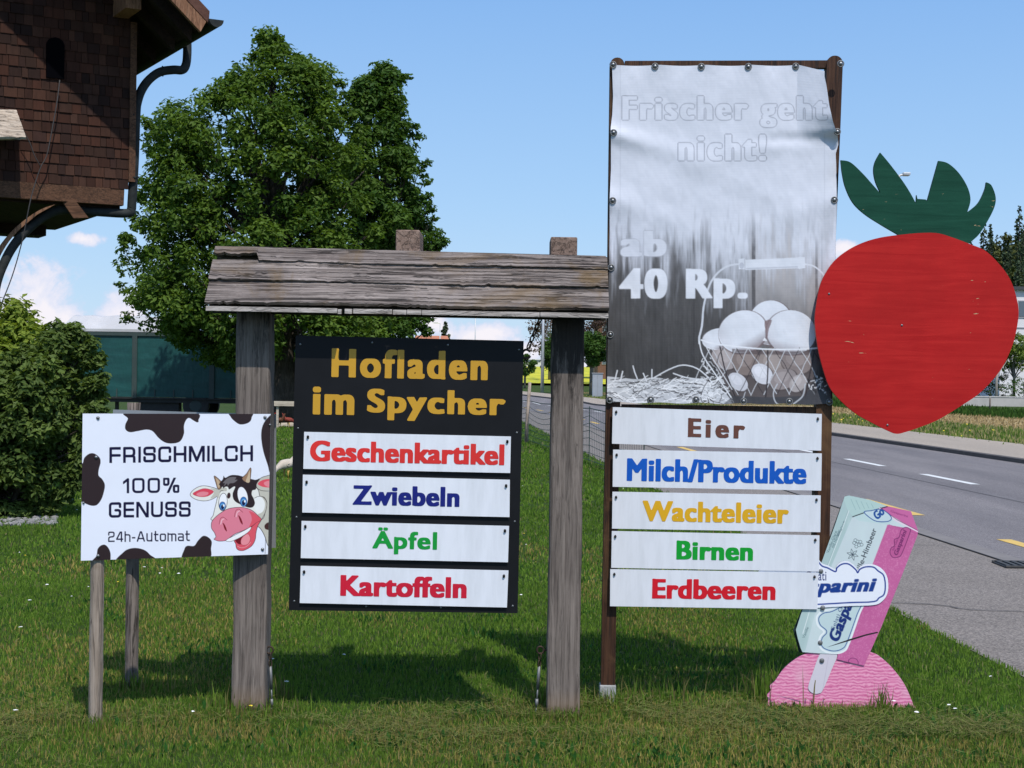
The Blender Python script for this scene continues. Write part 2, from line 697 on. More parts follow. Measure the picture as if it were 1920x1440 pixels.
def cut(K, lev=.5):
    """marching squares: field -> (verts in grid units, quads, tris, others, boundary edges)"""
    H, W = K.shape
    ins = K > lev
    ids = -np.ones((H, W), np.int64)
    cs = ins[:-1, :-1].astype(int) + ins[:-1, 1:] + ins[1:, 1:] + ins[1:, :-1]
    n = int(ins.sum())
    ids[ins] = np.arange(n)
    yy, xx = np.where(ins)
    V = [np.stack([xx, yy], 1).astype(float)]
    fy, fx = np.where(cs == 4)
    quads = np.stack([ids[fy, fx], ids[fy + 1, fx], ids[fy + 1, fx + 1], ids[fy, fx + 1]], 1)
    ed = {}
    ex = []
    poly = []

    def cross(a, b):
        key = (a, b) if a < b else (b, a)
        if key not in ed:
            va, vb = K[a[1], a[0]], K[b[1], b[0]]
            t = (lev - va) / (vb - va)
            t = min(max(t, .02), .98)
            ed[key] = n + len(ex)
            ex.append((a[0] + (b[0] - a[0]) * t, a[1] + (b[1] - a[1]) * t))
        return ed[key]
    by, bx = np.where((cs > 0) & (cs < 4))
    bed = []
    for y, x in zip(by.tolist(), bx.tolist()):
        c = [(x, y), (x, y + 1), (x + 1, y + 1), (x + 1, y)]
        p = []
        mk = []
        for i in range(4):
            a, b = c[i], c[(i + 1) % 4]
            ia, ib = ins[a[1], a[0]], ins[b[1], b[0]]
            if ia:
                p.append(int(ids[a[1], a[0]]))
                mk.append(0)
            if ia != ib:
                p.append(cross(a, b))
                mk.append(1 if ia else 2)
        if len(p) >= 3:
            poly.append(p)
            for i in range(len(p)):
                if mk[i] == 1:
                    bed.append((p[i], p[(i + 1) % len(p)]))
    if ex:
        V.append(np.array(ex))
    return np.concatenate(V), quads, poly, bed


def cut_plate(name, K, to_px, Dfun, mats, parent=None, thick=.0, cv=None, lift=0.0, nrm=None):
    """cut sheet whose outline is field K; grid units -> photograph pixels -> world plane. Front face, sides, back"""
    V, quads, poly, bed = cut(K)
    px, py = to_px(V[:, 0], V[:, 1])
    D = np.broadcast_to(np.asarray(Dfun(px, py) if callable(Dfun) else Dfun, float), px.shape) - lift
    W = world(px, py, D)
    n = len(W)
    fs = [quads]
    for k in (3, 4, 5, 6):
        q = [p for p in poly if len(p) == k]
        if q:
            fs.append(np.array(q))
    nf = sum(len(f) for f in fs)
    mi = [0] * nf
    if thick:
        B = W.copy()
        B[:, 1] += thick
        W = np.concatenate([W, B])
        be = np.array(bed)
        side = np.stack([be[:, 1], be[:, 0], be[:, 0] + n, be[:, 1] + n], 1)
        back = [f[:, ::-1] + n for f in fs]
        fs = fs + [side] + back
        mi = mi + [1] * (len(side) + nf)
    cols = None
    if cv is not None:
        c = cv.sample(px, py)
        cols = np.concatenate([c, c]) if thick else c
    if not isinstance(mats, (list, tuple)):
        mats = [mats, mats]
    o = np_mesh(name, W, fs, mats, parent, 'art', cols, mi=mi if thick else None)
    return o


def world(px, py, D):
    px, py = np.asarray(px, float), np.asarray(py, float)
    a, b = (px - 960) / F, (720 - py) / F
    dx = rt.x * a + up.x * b + fw.x
    dy = rt.y * a + up.y * b + fw.y
    dz = rt.z * a + up.z * b + fw.z
    k = D / dy
    return np.stack([dx * k, dy * k, EYE + dz * k], -1)


def lettering(body, box, D, m, parent, dx, dy, slope=0.0, space=1.0, name='lettering', n=70, lean=-.02):
    K = text_field(body, dx, dy, n, 0.0, space)
    h, w = K.shape
    x0, y0, x1, y1 = box
    cx, cy = (x0 + x1) / 2, (y0 + y1) / 2

    def to_px(u, v):
        X = x0 + (u - 1) / (w - 3) * (x1 - x0)
        Y = y0 + (v - 1) / (h - 3) * (y1 - y0)
        return X + lean * (Y - cy), Y + slope * (X - cx)
    return cut_plate(name, K, to_px, D, m, parent)


def outline_field(pts, sc=1.0, pad=3):
    p = np.array(pts, float)
    x0, y0 = p.min(0) - pad
    x1, y1 = p.max(0) + pad
    cv = Canvas(x0, y0, x1, y1, sc, (0, 0, 0))
    m = cv.mask(pts, 4)
    return m, (lambda u, v: (u / sc + x0, v / sc + y0))


def prism(name, pts, D0, thick, mats, parent=None, label=None):
    """solid plate from a photograph-pixel outline, front at world Y=D0"""
    fr = [P(x, y, D0) for x, y in pts]
    n = len(fr)
    ar = sum(pts[i][0] * pts[(i + 1) % n][1] - pts[(i + 1) % n][0] * pts[i][1] for i in range(n))
    if ar < 0:
        fr = fr[::-1]
    bk = [v + Vector((0, thick, 0)) for v in fr]
    mb = MB()
    mb.add(fr + bk, [tuple(range(n))[::-1]] + [tuple(range(n, 2 * n))], 0)
    sides = [(i, (i + 1) % n, (i + 1) % n + n, i + n) for i in range(n)]
    mb.f += sides
    mb.m += [1] * n
    o = mb.build(name, mats, parent)
    return o


# ================================================================== SETTING
def road_x(X0, y):
    return X0 - .049 * y - .0014 * max(y - 60.0, 0.0) ** 2


def ter(x, y):
    """terrain height"""
    x, y = np.asarray(x, float), np.asarray(y, float)
    s = np.interp(y, [-1e4, 100, 140, 170, 350, 700, 6000], [0, 0, .45, 1.25, 4.3, 6, 12])
    hill = 54 * np.exp(-((x - 235) / 62) ** 2 / 2 - ((y - 540) / 130) ** 2 / 2)
    return s + np.where(y > 160, hill, hill * 0)


m_ground = mat('ground_turf', (.05, .085, .02), .95, spec=.1)
t, b = tree_of(m_ground)
vo = t.coord('Object')
n1 = t.noise(vo, .55, 5, .6)
n2 = t.noise(vo, 9, 6, .7)
n3 = t.noise(vo, 60, 4, .7)
c = t.ramp(n1, [(.3, (.035, .065, .014)), (.55, (.05, .09, .02)), (.75, (.085, .10, .032))])
c = t.mix(t.ramp(n2, [(.5, 0.0), (.75, .6)]), c, (.095, .085, .035))
c = t.mix(1.0, c, t.ramp(n3, [(.25, .5), (.7, 1.25)]), 'MULTIPLY')
t.link(c, b.inputs['Base Color'])
bump(t, b, n3, .8, .03)

xs = np.concatenate([np.linspace(-3000, -160, 12), np.arange(-150, 420, 6.0), np.linspace(440, 3000, 12)])
ys = np.concatenate([[-600, -120, -40], np.arange(-10, 420, 5.0), np.arange(430, 900, 20.0), np.linspace(950, 5000, 8)])
gx, gy = np.meshgrid(xs, ys)
V = np.stack([gx.ravel(), gy.ravel(), ter(gx, gy).ravel()], 1)
nx = len(xs)
iy, ix = np.mgrid[0:len(ys) - 1, 0:nx - 1]
i0 = (iy * nx + ix).ravel()
o = np_mesh('ground', V, [np.stack([i0, i0 + 1, i0 + nx + 1, i0 + nx], 1)], m_ground, smooth=True)
setp(o, kind='structure')

YS = list(np.arange(2, 60, 3.0)) + list(np.arange(60, 240, 4.0))


def strip(name, Xa, Xb, z, m, y0=2.0, y1=236.0, side=False):
    yy = [y for y in YS if y0 <= y <= y1]
    mb = MB()
    vs = []
    for y in yy:
        lift = z + (.05 if y > 100 else 0)
        for X in (Xa, Xb):
            x = road_x(X, y)
            vs.append((x, y, float(ter(x, y)) + lift))
    fs = [(2 * i, 2 * i + 1, 2 * i + 3, 2 * i + 2) for i in range(len(yy) - 1)]
    if side:
        n = len(vs)
        vs += [(a, q, w - .2) for a, q, w in vs]
        fs += [(2 * i + n, 2 * i, 2 * i + 2, 2 * i + 2 + n) for i in range(len(yy) - 1)]
        fs += [(2 * i + 1, 2 * i + 1 + n, 2 * i + 3 + n, 2 * i + 3) for i in range(len(yy) - 1)]
    mb.add(vs, fs)
    return setp(mb.build(name, m), kind='structure')


def asphalt(name, c1, c2, speck=.5, streak=True):
    m = mat(name, c1, .85, spec=.3)
    t, b = tree_of(m)
    vo = t.coord('Object')
    sp = t.noise(vo, 130, 3, .8)
    vr = t.node('ShaderNodeTexVoronoi', i_Scale=95.0)
    t.link(vo, vr.inputs['Vector'])
    sc_ = t.node('ShaderNodeSeparateColor')
    t.link(vr.outputs['Color'], sc_.inputs[0])
    big = t.noise(t.coord('Object', (1.2, .12, 1)) if streak else vo, .9, 5, .6)
    c = t.ramp(big, [(.3, c1), (.7, c2)])
    c = t.mix(1.0, c, t.ramp(sc_.outputs[0], [(0, 1 - speck), (1, 1 + speck)]), 'MULTIPLY')
    c = t.mix(.5, c, t.mix(1.0, c, t.ramp(sp, [(.2, .5), (.8, 1.5)]), 'MULTIPLY'))
    t.link(c, b.inputs['Base Color'])
    bump(t, b, sp, .5, .006)
    return m


m_road = asphalt('road_asphalt', (.140, .128, .132), (.215, .196, .196), .4)
m_near = asphalt('pavement_asphalt', (.190, .166, .148), (.225, .198, .178), .5, False)
m_far = asphalt('far_pavement_asphalt', (.33, .28, .23), (.38, .32, .26), .3)
m_kerb = varied('kerb_stone', (.10, .085, .075), (.06, .05, .045), 3, .8)
strip('road', 5.36, 12.5, .008, m_road)
strip('near_pavement', 3.35, 5.45, .004, m_near)
strip('far_pavement', 12.62, 15.7, .10, m_far, side=True)
strip('kerb', 12.45, 12.62, .095, m_kerb, side=True)
strip('gutter_strip', 5.33, 5.56, .012, varied('gutter_concrete', (.22, .20, .19), (.17, .155, .15), 4, .9), 2, 60)
m_joint = mat('joint_tar', (.05, .046, .044), .8)
strip('road_seam', 8.28, 8.31, .0105, m_joint, 3, 90)
strip('pavement_seam', 5.325, 5.345, .0145, m_joint, 3, 60)


def joint(pts, w):
    mb = MB()
    q = [G(x, y, .0105) for x, y in pts]
    vs = []
    for i, p_ in enumerate(q):
        t_ = (q[min(i + 1, len(q) - 1)] - q[max(i - 1, 0)]).normalized()
        n_ = Vector((-t_.y, t_.x, 0)) * w * random.uniform(.3, .7)
        vs += [p_ - n_, p_ + n_]
    mb.add(vs, [(2 * i, 2 * i + 1, 2 * i + 3, 2 * i + 2) for i in range(len(q) - 1)])
    setp(mb.build('pavement_crack', m_joint), kind='structure')


joint([(1640, 1128), (1690, 1130), (1740, 1132), (1780, 1136), (1796, 1140), (1830, 1143), (1880, 1145), (1960, 1147)], .022)
joint([(1640, 1019), (1690, 1021), (1752, 1022)], .018)
m_line = varied('road_paint_white', (.78, .78, .76), (.62, .62, .6), 6, .6)
m_yel = varied('road_paint_yellow', (.72, .47, .10), (.6, .4, .1), 6, .6)


def dashes(name, X, wdt, y0, L, per, n, m):
    mb = MB()
    for i in range(n):
        a = y0 + per * i
        q = []
        for yy, s in ((a, -1), (a, 1), (a + L, 1), (a + L, -1)):
            x = road_x(X, yy) + s * wdt / 2
            q.append((x, yy, float(ter(x, yy)) + .0125 + (.05 if yy > 100 else 0)))
        mb.add(q, [(0, 1, 2, 3)])
    setp(mb.build(name, m), kind='structure')


dashes('centre_line_marking', 8.95, .16, 4.4, 2.75, 5.3, 24, m_line)
dashes('bike_lane_marking', 6.08, .16, 2.9, 2.6, 5.5, 22, m_yel)

# stubble field and rapeseed field beyond the road
m_straw = mat('stubble', (.42, .30, .14), .95)
t, b = tree_of(m_straw)
vo = t.coord('Object')
c = t.ramp(t.noise(vo, 3.5, 7, .75), [(.3, (.26, .18, .075)), (.5, (.42, .31, .15)), (.7, (.52, .41, .22))])
c = t.mix(t.ramp(t.noise(vo, .35, 4, .6), [(.5, 0.0), (.75, .5)]), c, (.16, .17, .05))
t.link(c, b.inputs['Base Color'])
bump(t, b, t.noise(vo, 9, 4, .7), .8, .08)
strip('stubble_field', 21.5, 29.2, .02, m_straw, 10, 104)
m_rape = mat('rapeseed', (.55, .5, .02), .95)
t, b = tree_of(m_rape)
vo = t.coord('Object', (.6, .12, 1))
c = t.ramp(t.noise(vo, 1.1, 6, .7), [(.3, (.28, .33, .02)), (.5, (.52, .50, .015)), (.7, (.68, .60, .02))])
t.link(c, b.inputs['Base Color'])
mb = MB()
yy = list(np.arange(160, 352, 8.0))
vs = []
for y in yy:
    for k in range(13):
        x = -60 + k * 8.0
        vs.append((x, y, float(ter(x, y)) + .25))
mb.add(vs, [(13 * i + k, 13 * i + k + 1, 13 * i + k + 14, 13 * i + k + 13) for i in range(len(yy) - 1) for k in range(12)])
setp(mb.build('rapeseed_field', m_rape), kind='structure')


# ------------------------------------------------------------------ grass
def in_lawn(x, y):
    return x < (3.36 - .049 * y) + .10 * (vnoise(x * 3 + 50, y * 3, 4) - .5)


def blades(name, pts, hgt, wid, tone, m, lean=.62, flat=False):
    n = len(pts)
    az = RNG.uniform(0, 2 * PI, n)
    ln = np.abs(RNG.normal(0, lean, n))
    dx, dy = np.cos(az), np.sin(az)
    if flat:
        ln = RNG.uniform(1.15, 1.5, n)
    fx = RNG.uniform(0, 2 * PI, n)
    wx, wy = np.cos(fx) * wid / 2, np.sin(fx) * wid / 2
    hm, hr = hgt * .55 * np.cos(ln * .6), hgt * .55 * np.sin(ln * .6)
    ht, hq = hm + hgt * .5 * np.cos(ln * 1.3), hr + hgt * .5 * np.sin(ln * 1.3)
    if flat:
        z0 = RNG.uniform(.012, .045, n)
        hm, ht = z0 + hm * .15, z0 + RNG.uniform(-.01, .02, n)
    else:
        z0 = np.full(n, -.005)
    x, y, z = pts[:, 0], pts[:, 1], pts[:, 2] + z0
    zb = pts[:, 2]
    V = np.empty((n, 5, 3), np.float32)
    V[:, 0] = np.stack([x - wx, y - wy, z], 1)
    V[:, 1] = np.stack([x + wx, y + wy, z], 1)
    V[:, 2] = np.stack([x + dx * hr + wx * .8, y + dy * hr + wy * .8, zb + hm], 1)
    V[:, 3] = np.stack([x + dx * hr - wx * .8, y + dy * hr - wy * .8, zb + hm], 1)
    V[:, 4] = np.stack([x + dx * hq, y + dy * hq, zb + np.maximum(ht, .004)], 1)
    i = np.arange(n) * 5
    c = np.repeat(tone, 5, axis=0)
    o = np_mesh(name, V.reshape(-1, 3), [np.stack([i, i + 1, i + 2, i + 3], 1), np.stack([i + 3, i + 2, i + 4], 1)], m, None, 'tone', c)
    return setp(o, kind='stuff')


m_grass = bpy.data.materials.new('grass_blades')
m_grass.use_nodes = True
t, b = tree_of(m_grass)
a = t.node('ShaderNodeVertexColor', layer_name='tone')
t.link(a.outputs[0], b.inputs['Base Color'])
b.inputs['Roughness'].default_value = .75
b.inputs['Specular IOR Level'].default_value = .06
tr = t.node('ShaderNodeBsdfTranslucent')
t.link(a.outputs[0], tr.inputs[0])
mx = t.node('ShaderNodeMixShader')
mx.inputs[0].default_value = .38
t.link(b.outputs[0], mx.inputs[1])
t.link(tr.outputs[0], mx.inputs[2])
t.link(mx.outputs[0], [n for n in t.n if n.type == 'OUTPUT_MATERIAL'][0].inputs[0])

bands = [(5.7, 8.6, 8600, .0048, .031), (8.6, 12.5, 3800, .0072, .034), (12.5, 20, 1150, .0130, .042),
         (20, 34, 360, .022, .055), (34, 62, 130, .038, .065)]
PT, HG, WD = [], [], []
for y0, y1, den, w, h in bands:
    ym = y1
    half = ym * .345 + 1.2
    n = int(den * (y1 - y0) * 2 * half)
    y = RNG.uniform(y0, y1, n)
    x = RNG.uniform(-half, half, n)
    k = (np.abs(x) < y * .345 + 1.1) & in_lawn(x, y)
    x, y = x[k], y[k]
    den_k = RNG.uniform(0, 1, len(x)) < .55 + .6 * fbm(x * 2.2, y * 2.2, 9)
    x, y = x[den_k], y[den_k]
    PT.append(np.stack([x, y, np.zeros(len(x))], 1))
    rag = fbm(x * 1.3 + 7, y * 1.3, 21)
    HG.append(h * RNG.uniform(.5, 1.25, len(x)) * (.65 + .75 * rag))
    WD.append(w * RNG.uniform(.6, 1.3, len(x)))
PT, HG, WD = np.concatenate(PT), np.concatenate(HG), np.concatenate(WD)
x, y = PT[:, 0], PT[:, 1]
dry = np.clip((fbm(x * .9 + 3, y * .55, 31) - .50) * 4.5, 0, 1) * .60
dry = np.maximum(dry, .7 * np.exp(-((y - 7.15 - .15 * np.sin(x * 2)) / .42) ** 2) * (fbm(x * 2, y * 4, 77) > .38))
dry = np.clip(dry + .30 * np.clip((7.9 - y) / .9, 0, 1) * (fbm(x * 3, y * 3, 91) > .45) - .5 * (y > 16), 0, 1)
rnd = RNG.uniform(0, 1, len(x))
g1, g2, g3 = np.array([.070, .155, .017]), np.array([.185, .290, .042]), np.array([.38, .31, .09])
tone = g1 + (g2 - g1) * rnd[:, None]
isd = (RNG.uniform(0, 1, len(x)) < dry * .62)[:, None]
tone = np.where(isd, g3 * (.6 + .6 * rnd[:, None]), tone)
straw = (RNG.uniform(0, 1, len(x)) < .035)[:, None]
tone = np.where(straw, np.array([.27, .24, .11]), tone)
tone = tone * (.8 + .45 * fbm(x * .7, y * .7, 55))[:, None]
grass_obj = blades('grass', PT, HG, WD, tone, m_grass)
setp(grass_obj, 'short mown green lawn grass around the signs', 'grass')

# low broad-leaved weeds and clover in patches
CP = []
for i in range(150):
    y = 6.6 + 14 * random.random() ** 1.5
    x = random.uniform(-.35, .35) * y
    if x < 3.1 - .049 * y:
        m_ = random.randint(14, 40)
        q = RNG.normal(0, random.uniform(.05, .16), (m_, 2))
        CP.append(np.stack([x + q[:, 0], y + q[:, 1], np.zeros(m_)], 1))
CP = np.concatenate(CP)
r_ = RNG.uniform(0, 1, len(CP))[:, None]
setp(blades('clover', CP, RNG.uniform(.025, .055, len(CP)), RNG.uniform(.014, .026, len(CP)), np.array([.035, .11, .022]) * (.7 + .9 * r_), m_grass, 1.0),
     'low broad leaved clover and weeds patching the lawn', 'weeds')

# tufts left long round the feet of posts
TP, TH = [], []
for px, py, r, n, h in ((178, 1372, .16, 200, .075), (245, 1290, .15, 180, .09), (465, 1340, .22, 300, .075), (1055, 1347, .2, 300, .065),
                        (1140, 1322, .12, 180, .085), (1437, 1312, .14, 150, .20), (1650, 1334, .05, 50, .14), (1580, 1338, .30, 200, .04),
                        (320, 1300, .12, 50, .16), (420, 1330, .1, 60, .14), (1215, 1312, .25, 160, .12), (505, 1312, .12, 200, .14), (1012, 1325, .12, 160, .12)):
    g = G(px, py)
    q = RNG.normal(0, 1, (n, 2)) * r * .6
    TP.append(np.stack([g.x + q[:, 0], g.y + q[:, 1] * .8, np.zeros(n)], 1))
    TH.append(h * RNG.uniform(.35, 1.2, n))
TP, TH = np.concatenate(TP), np.concatenate(TH)
r_ = RNG.uniform(0, 1, len(TP))[:, None]
tt = np.where(RNG.uniform(0, 1, len(TP))[:, None] < .25, np.array([.22, .19, .07]) * (.6 + .7 * r_), g1 * .9 + (g2 - g1) * r_)
setp(blades('grass_tufts', TP, TH, RNG.uniform(.004, .008, len(TP)), tt, m_grass, .35), 'longer grass tufts left standing at the feet of the sign posts', 'grass')

# cut grass lying in swaths on the lawn
n = 15000
x = RNG.uniform(-3.2, 3.0, n)
yc = 7.25 + .22 * np.sin(x * 1.7 + .6) + .1 * x
y = yc + RNG.normal(0, .22, n) * RNG.choice([1, 1, 2.2], n)
k = in_lawn(x, y) & (fbm(x * 2.1, y * 3, 88) > .42)
x, y = x[k], y[k]
n = len(x)
r_ = RNG.uniform(0, 1, n)[:, None]
tt = np.where(r_ < .55, np.array([.26, .24, .09]) * (.5 + r_), np.array([.16, .19, .055]) * (.5 + r_))
setp(blades('grass_clippings', np.stack([x, y, np.zeros(n)], 1), RNG.uniform(.05, .17, n), RNG.uniform(.003, .006, n), tt, m_grass, flat=True),
     'pale cut grass clippings lying on the lawn around the posts', 'clippings')

# daisies and dandelions: tiny flower heads strewn over the lawn
mb = MB()
for i in range(330):
    y = 7.0 + 22 * random.random() ** 1.3
    x = random.uniform(-.34, .34) * y
    if x > 3.1 - .049 * y or vnoise(np.array([x * .9]), np.array([y * .5]), 66)[0] < .42:
        continue
    r = random.uniform(.007, .014)
    z = random.uniform(.05, .085)
    pts = [(x + r * math.cos(k * PI / 4), y + r * math.sin(k * PI / 4), z + random.uniform(0, .004)) for k in range(8)]
    mb.add(pts + [(x, y, z + .006)], [(k, (k + 1) % 8, 8) for k in range(8)], 1 if random.random() < .18 else 0)
o = mb.build('daisy_flowers', [mat('petal_white', (.82, .82, .8), .7), mat('petal_yellow', (.75, .55, .03), .7)])
setp(o, 'tiny white and yellow flower heads scattered over the lawn', 'flowers', kind='stuff')

# verge beyond the road: long grass with dandelions, and stubble straws
n = 26000
X0 = RNG.uniform(15.75, 21.6, n) + RNG.normal(0, .25, n)
y = RNG.uniform(30, 125, n)
x = X0 - .049 * y - .0014 * np.maximum(y - 60, 0) ** 2
r_ = RNG.uniform(0, 1, n)[:, None]
tt = np.where(r_ < .45, np.array([.42, .36, .15]), np.array([.11, .17, .03]) * (.6 + r_))
vg = blades('verge_grass', np.stack([x, y, ter(x, y)], 1), RNG.uniform(.05, .20, n), RNG.uniform(.04, .08, n), tt, m_grass, .3)
setp(vg, 'long green verge grass beyond the far pavement', 'grass')
n = 14000
X0 = RNG.uniform(28.6, 40.5, n)
y = RNG.uniform(45, 150, n)
x = X0 - .049 * y - .0014 * np.maximum(y - 60, 0) ** 2
r_ = RNG.uniform(0, 1, n)[:, None]
tt = np.array([.05, .10, .018]) * (.6 + r_)
setp(blades('field_grass', np.stack([x, y, ter(x, y)], 1), RNG.uniform(.12, .35, n), RNG.uniform(.06, .12, n), tt, m_grass, .3),
     'green strip of grass between the stubble field and the low garden wall', 'grass')
n = 15000
X0 = RNG.uniform(21.3, 29.2, n)
y = RNG.uniform(30, 140, n)
x = X0 - .049 * y - .0014 * np.maximum(y - 60, 0) ** 2
r_ = RNG.uniform(0, 1, n)[:, None]
tt = np.array([.48, .36, .18]) * (.5 + .7 * r_)
setp(blades('stubble_straws', np.stack([x, y, ter(x, y)], 1), RNG.uniform(.05, .2, n), RNG.uniform(.04, .09, n), tt, m_grass, .7),
     'dry straw coloured stubble standing on the field across the road', 'stubble')
mb = MB()
for i in range(38):
    X0, y = random.choice([random.uniform(16.5, 19.5), random.uniform(15.8, 21)]), random.uniform(38, 80)
    x = road_x(X0, y)
    r = random.uniform(.025, .045)
    z = random.uniform(.1, .2)
    mb.add([(x - r, y, z), (x, y - r, z - r * .5), (x + r, y, z), (x, y + r, z + r * .5)], [(0, 1, 2, 3)])
setp(mb.build('dandelion_flowers', mat('dandelion_yellow', (.8, .6, .02), .7)), 'yellow dandelion heads in the verge beyond the road', 'flowers', kind='stuff')

# white gravel under the bush
mb = MB()
ICO = None
bm = bmesh.new()
bmesh.ops.create_icosphere(bm, subdivisions=1, radius=1)
ICO = ([v.co.copy() for v in bm.verts], [tuple(v.index for v in f.verts) for f in bm.faces])
bm.free()
for i in range(520):
    g = G(random.uniform(-60, 105), random.uniform(954, 986))
    s = random.uniform(.015, .042)
    R = Matrix.Rotation(random.uniform(0, 6), 3, 'Z')
    S = Vector((s * random.uniform(.8, 1.6), s, s * random.uniform(.5, .9)))
    mb.add([R @ Vector((v.x * S.x, v.y * S.y, v.z * S.z)) * random.uniform(.85, 1.1) + Vector((g.x, g.y, s * .4)) for v in ICO[0]], ICO[1], 0)
setp(mb.build('gravel', varied('gravel_stone', (.34, .33, .32), (.10, .10, .10), 14, .9)), 'pale grey gravel strip under the leafy bush', 'gravel', kind='stuff')


# ================================================================== FARM SIGN WITH ROOF
LG, MG, DG = (.50, .46, .44), (.20, .18, .175), (.055, .05, .05)
m_roofw = wood('weathered_roof_board', 0, (.028, .024, .024), (.130, .104, .094), (.43, .37, .342), (.17, .11, .05), 26, .95, .9, 2.6, .9, .8)
m_fascia = wood('weathered_board_edge', 0, (.10, .085, .075), (.36, .32, .29), (.62, .57, .54), None, 16, .4, .9, 2, .7, 2.5)
m_dark = wood('dark_beam', 0, (.008, .007, .006), (.025, .02, .018), (.06, .05, .045), None, 20, .5)
m_end = wood('end_grain', 1, (.10, .065, .05), (.24, .16, .125), (.38, .27, .22), None, 20, .6, .9)


def post_mat(name, seed, top_dark):
    m = wood(name, 2, (.075, .060, .052), (.150, .122, .107), (.29, .243, .212), None, 30, .45, .9, 1.2, .35, 1.1)
    t, b = tree_of(m)
    src = b.inputs['Base Color'].links[0].from_socket
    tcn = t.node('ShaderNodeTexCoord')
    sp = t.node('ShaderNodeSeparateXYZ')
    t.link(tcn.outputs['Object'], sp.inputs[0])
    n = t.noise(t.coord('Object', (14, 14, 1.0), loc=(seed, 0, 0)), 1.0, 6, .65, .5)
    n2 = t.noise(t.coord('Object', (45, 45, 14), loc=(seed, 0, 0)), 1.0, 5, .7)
    # dark streaky patches, denser towards the top and thinning out below
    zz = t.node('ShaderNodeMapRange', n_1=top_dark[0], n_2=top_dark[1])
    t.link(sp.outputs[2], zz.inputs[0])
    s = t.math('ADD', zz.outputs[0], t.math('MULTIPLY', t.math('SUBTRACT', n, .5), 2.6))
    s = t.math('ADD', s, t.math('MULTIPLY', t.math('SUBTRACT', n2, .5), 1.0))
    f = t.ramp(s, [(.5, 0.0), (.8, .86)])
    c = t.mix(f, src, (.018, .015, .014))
    # brown foot
    z2 = t.node('ShaderNodeMapRange', n_1=.14, n_2=.0)
    t.link(sp.outputs[2], z2.inputs[0])
    c = t.mix(t.math('MULTIPLY', z2.outputs[0], .6), c, (.26, .17, .09))
    t.link(c, b.inputs['Base Color'])
    return m


stand = thing('roofed_sign_stand', (-.05, 7.63, 0), 'weathered grey timber sign stand with two thick posts and a little plank roof', 'sign stand')


def sq_post(name, pxb, pyb, w, d, ztop, m, parent, D, bev=.018):
    b0 = P(pxb, pyb, D)
    mb = MB()
    n = 14
    hx = w / 2
    ring = []
    for k in range(n + 1):
        z = -.08 + (ztop + .08) * k / n
        jx, jy = random.uniform(-.003, .003), random.uniform(-.003, .003)
        ww = hx * random.uniform(.975, 1.02)
        ring.append([(b0.x + jx - ww, D + jy, z), (b0.x + jx + ww, D + jy, z), (b0.x + jx + ww, D + d + jy, z), (b0.x + jx - ww, D + d + jy, z)])
    vs = [v for r in ring for v in r]
    fs = [(4 * k + i, 4 * k + (i + 1) % 4, 4 * k + 4 + (i + 1) % 4, 4 * k + 4 + i) for k in range(n) for i in range(4)]
    fs += [(3, 2, 1, 0), (4 * n, 4 * n + 1, 4 * n + 2, 4 * n + 3)]
    mb.add(vs, fs)
    me = bpy.data.meshes.new(name)
    me.from_pydata(mb.v, [], mb.f)
    bm = bmesh.new()
    bm.from_mesh(me)
    long_e = [e for e in bm.edges if abs(e.verts[0].co.z - e.verts[1].co.z) > .03]
    bmesh.ops.bevel(bm, geom=long_e, offset=bev, segments=3, affect='EDGES', profile=.6)
    bm.to_mesh(me)
    bm.free()
    return link_mesh(name, me, m, parent, True)


PD = 7.55
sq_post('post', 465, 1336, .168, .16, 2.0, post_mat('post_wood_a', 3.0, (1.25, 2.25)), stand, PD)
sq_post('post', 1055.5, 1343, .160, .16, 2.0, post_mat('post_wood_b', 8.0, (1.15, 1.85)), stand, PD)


def plank(mb, pxa, pya, pxb, pyb, Da, pxc, pyc, pxd, pyd, Db, th, jag=.004, n=60, broken=None):
    """board from its top edge (a->b at depth Da) to its bottom edge (c->d at Db), thickness th outward, ragged ends and edges"""
    A, B_, C_, D_ = P(pxa, pya, Da), P(pxb, pyb, Da), P(pxc, pyc, Db), P(pxd, pyd, Db)
    nr = (B_ - A).cross(A - C_).normalized()
    if nr.y > 0:
        nr = -nr
    rows = []
    for k in range(n + 1):
        t = k / n
        tp = A.lerp(B_, t)
        bt = C_.lerp(D_, t)
        dn = (bt - tp).normalized()
        bt = bt + dn * (random.uniform(-jag, jag) + (jag * 2.5 if random.random() < .06 else 0) - (jag * 4 if random.random() < .04 else 0))
        wv = .003 * math.sin(t * 9 + pya) + random.uniform(-.0012, .0012)
        if broken and t < broken:
            tp = tp.lerp(bt, .0)
            bt = tp.lerp(bt, .55 + random.uniform(-.1, .1))
        rows.append((tp + nr * wv, bt + nr * (th * .35 + wv), tp + nr * (th * .5 + wv), bt + nr * (th + wv)))
    vs = [v for r in rows for v in r]
    fs = []
    for k in range(n):
        a, q = 4 * k, 4 * k + 4
        fs += [(a + 2, a + 3, q + 3, q + 2), (a + 3, a + 1, q + 1, q + 3), (a, q, q + 1, a + 1), (a + 2, q + 2, q, a)]
    fs += [(0, 1, 3, 2), (4 * n, 4 * n + 2, 4 * n + 3, 4 * n + 1)]
    mb.add(vs, fs)


RD, ED = 7.63, 7.42      # ridge and eave depth


def rd(t):
    return RD + (ED - RD) * t


def ro(t):
    """roof outline left/right pixel at t down the slope"""
    return (405 + (385 - 405) * t, 466 + (572 - 466) * t), (1138 + (1141.5 - 1138) * t, 485 + (586 - 485) * t)


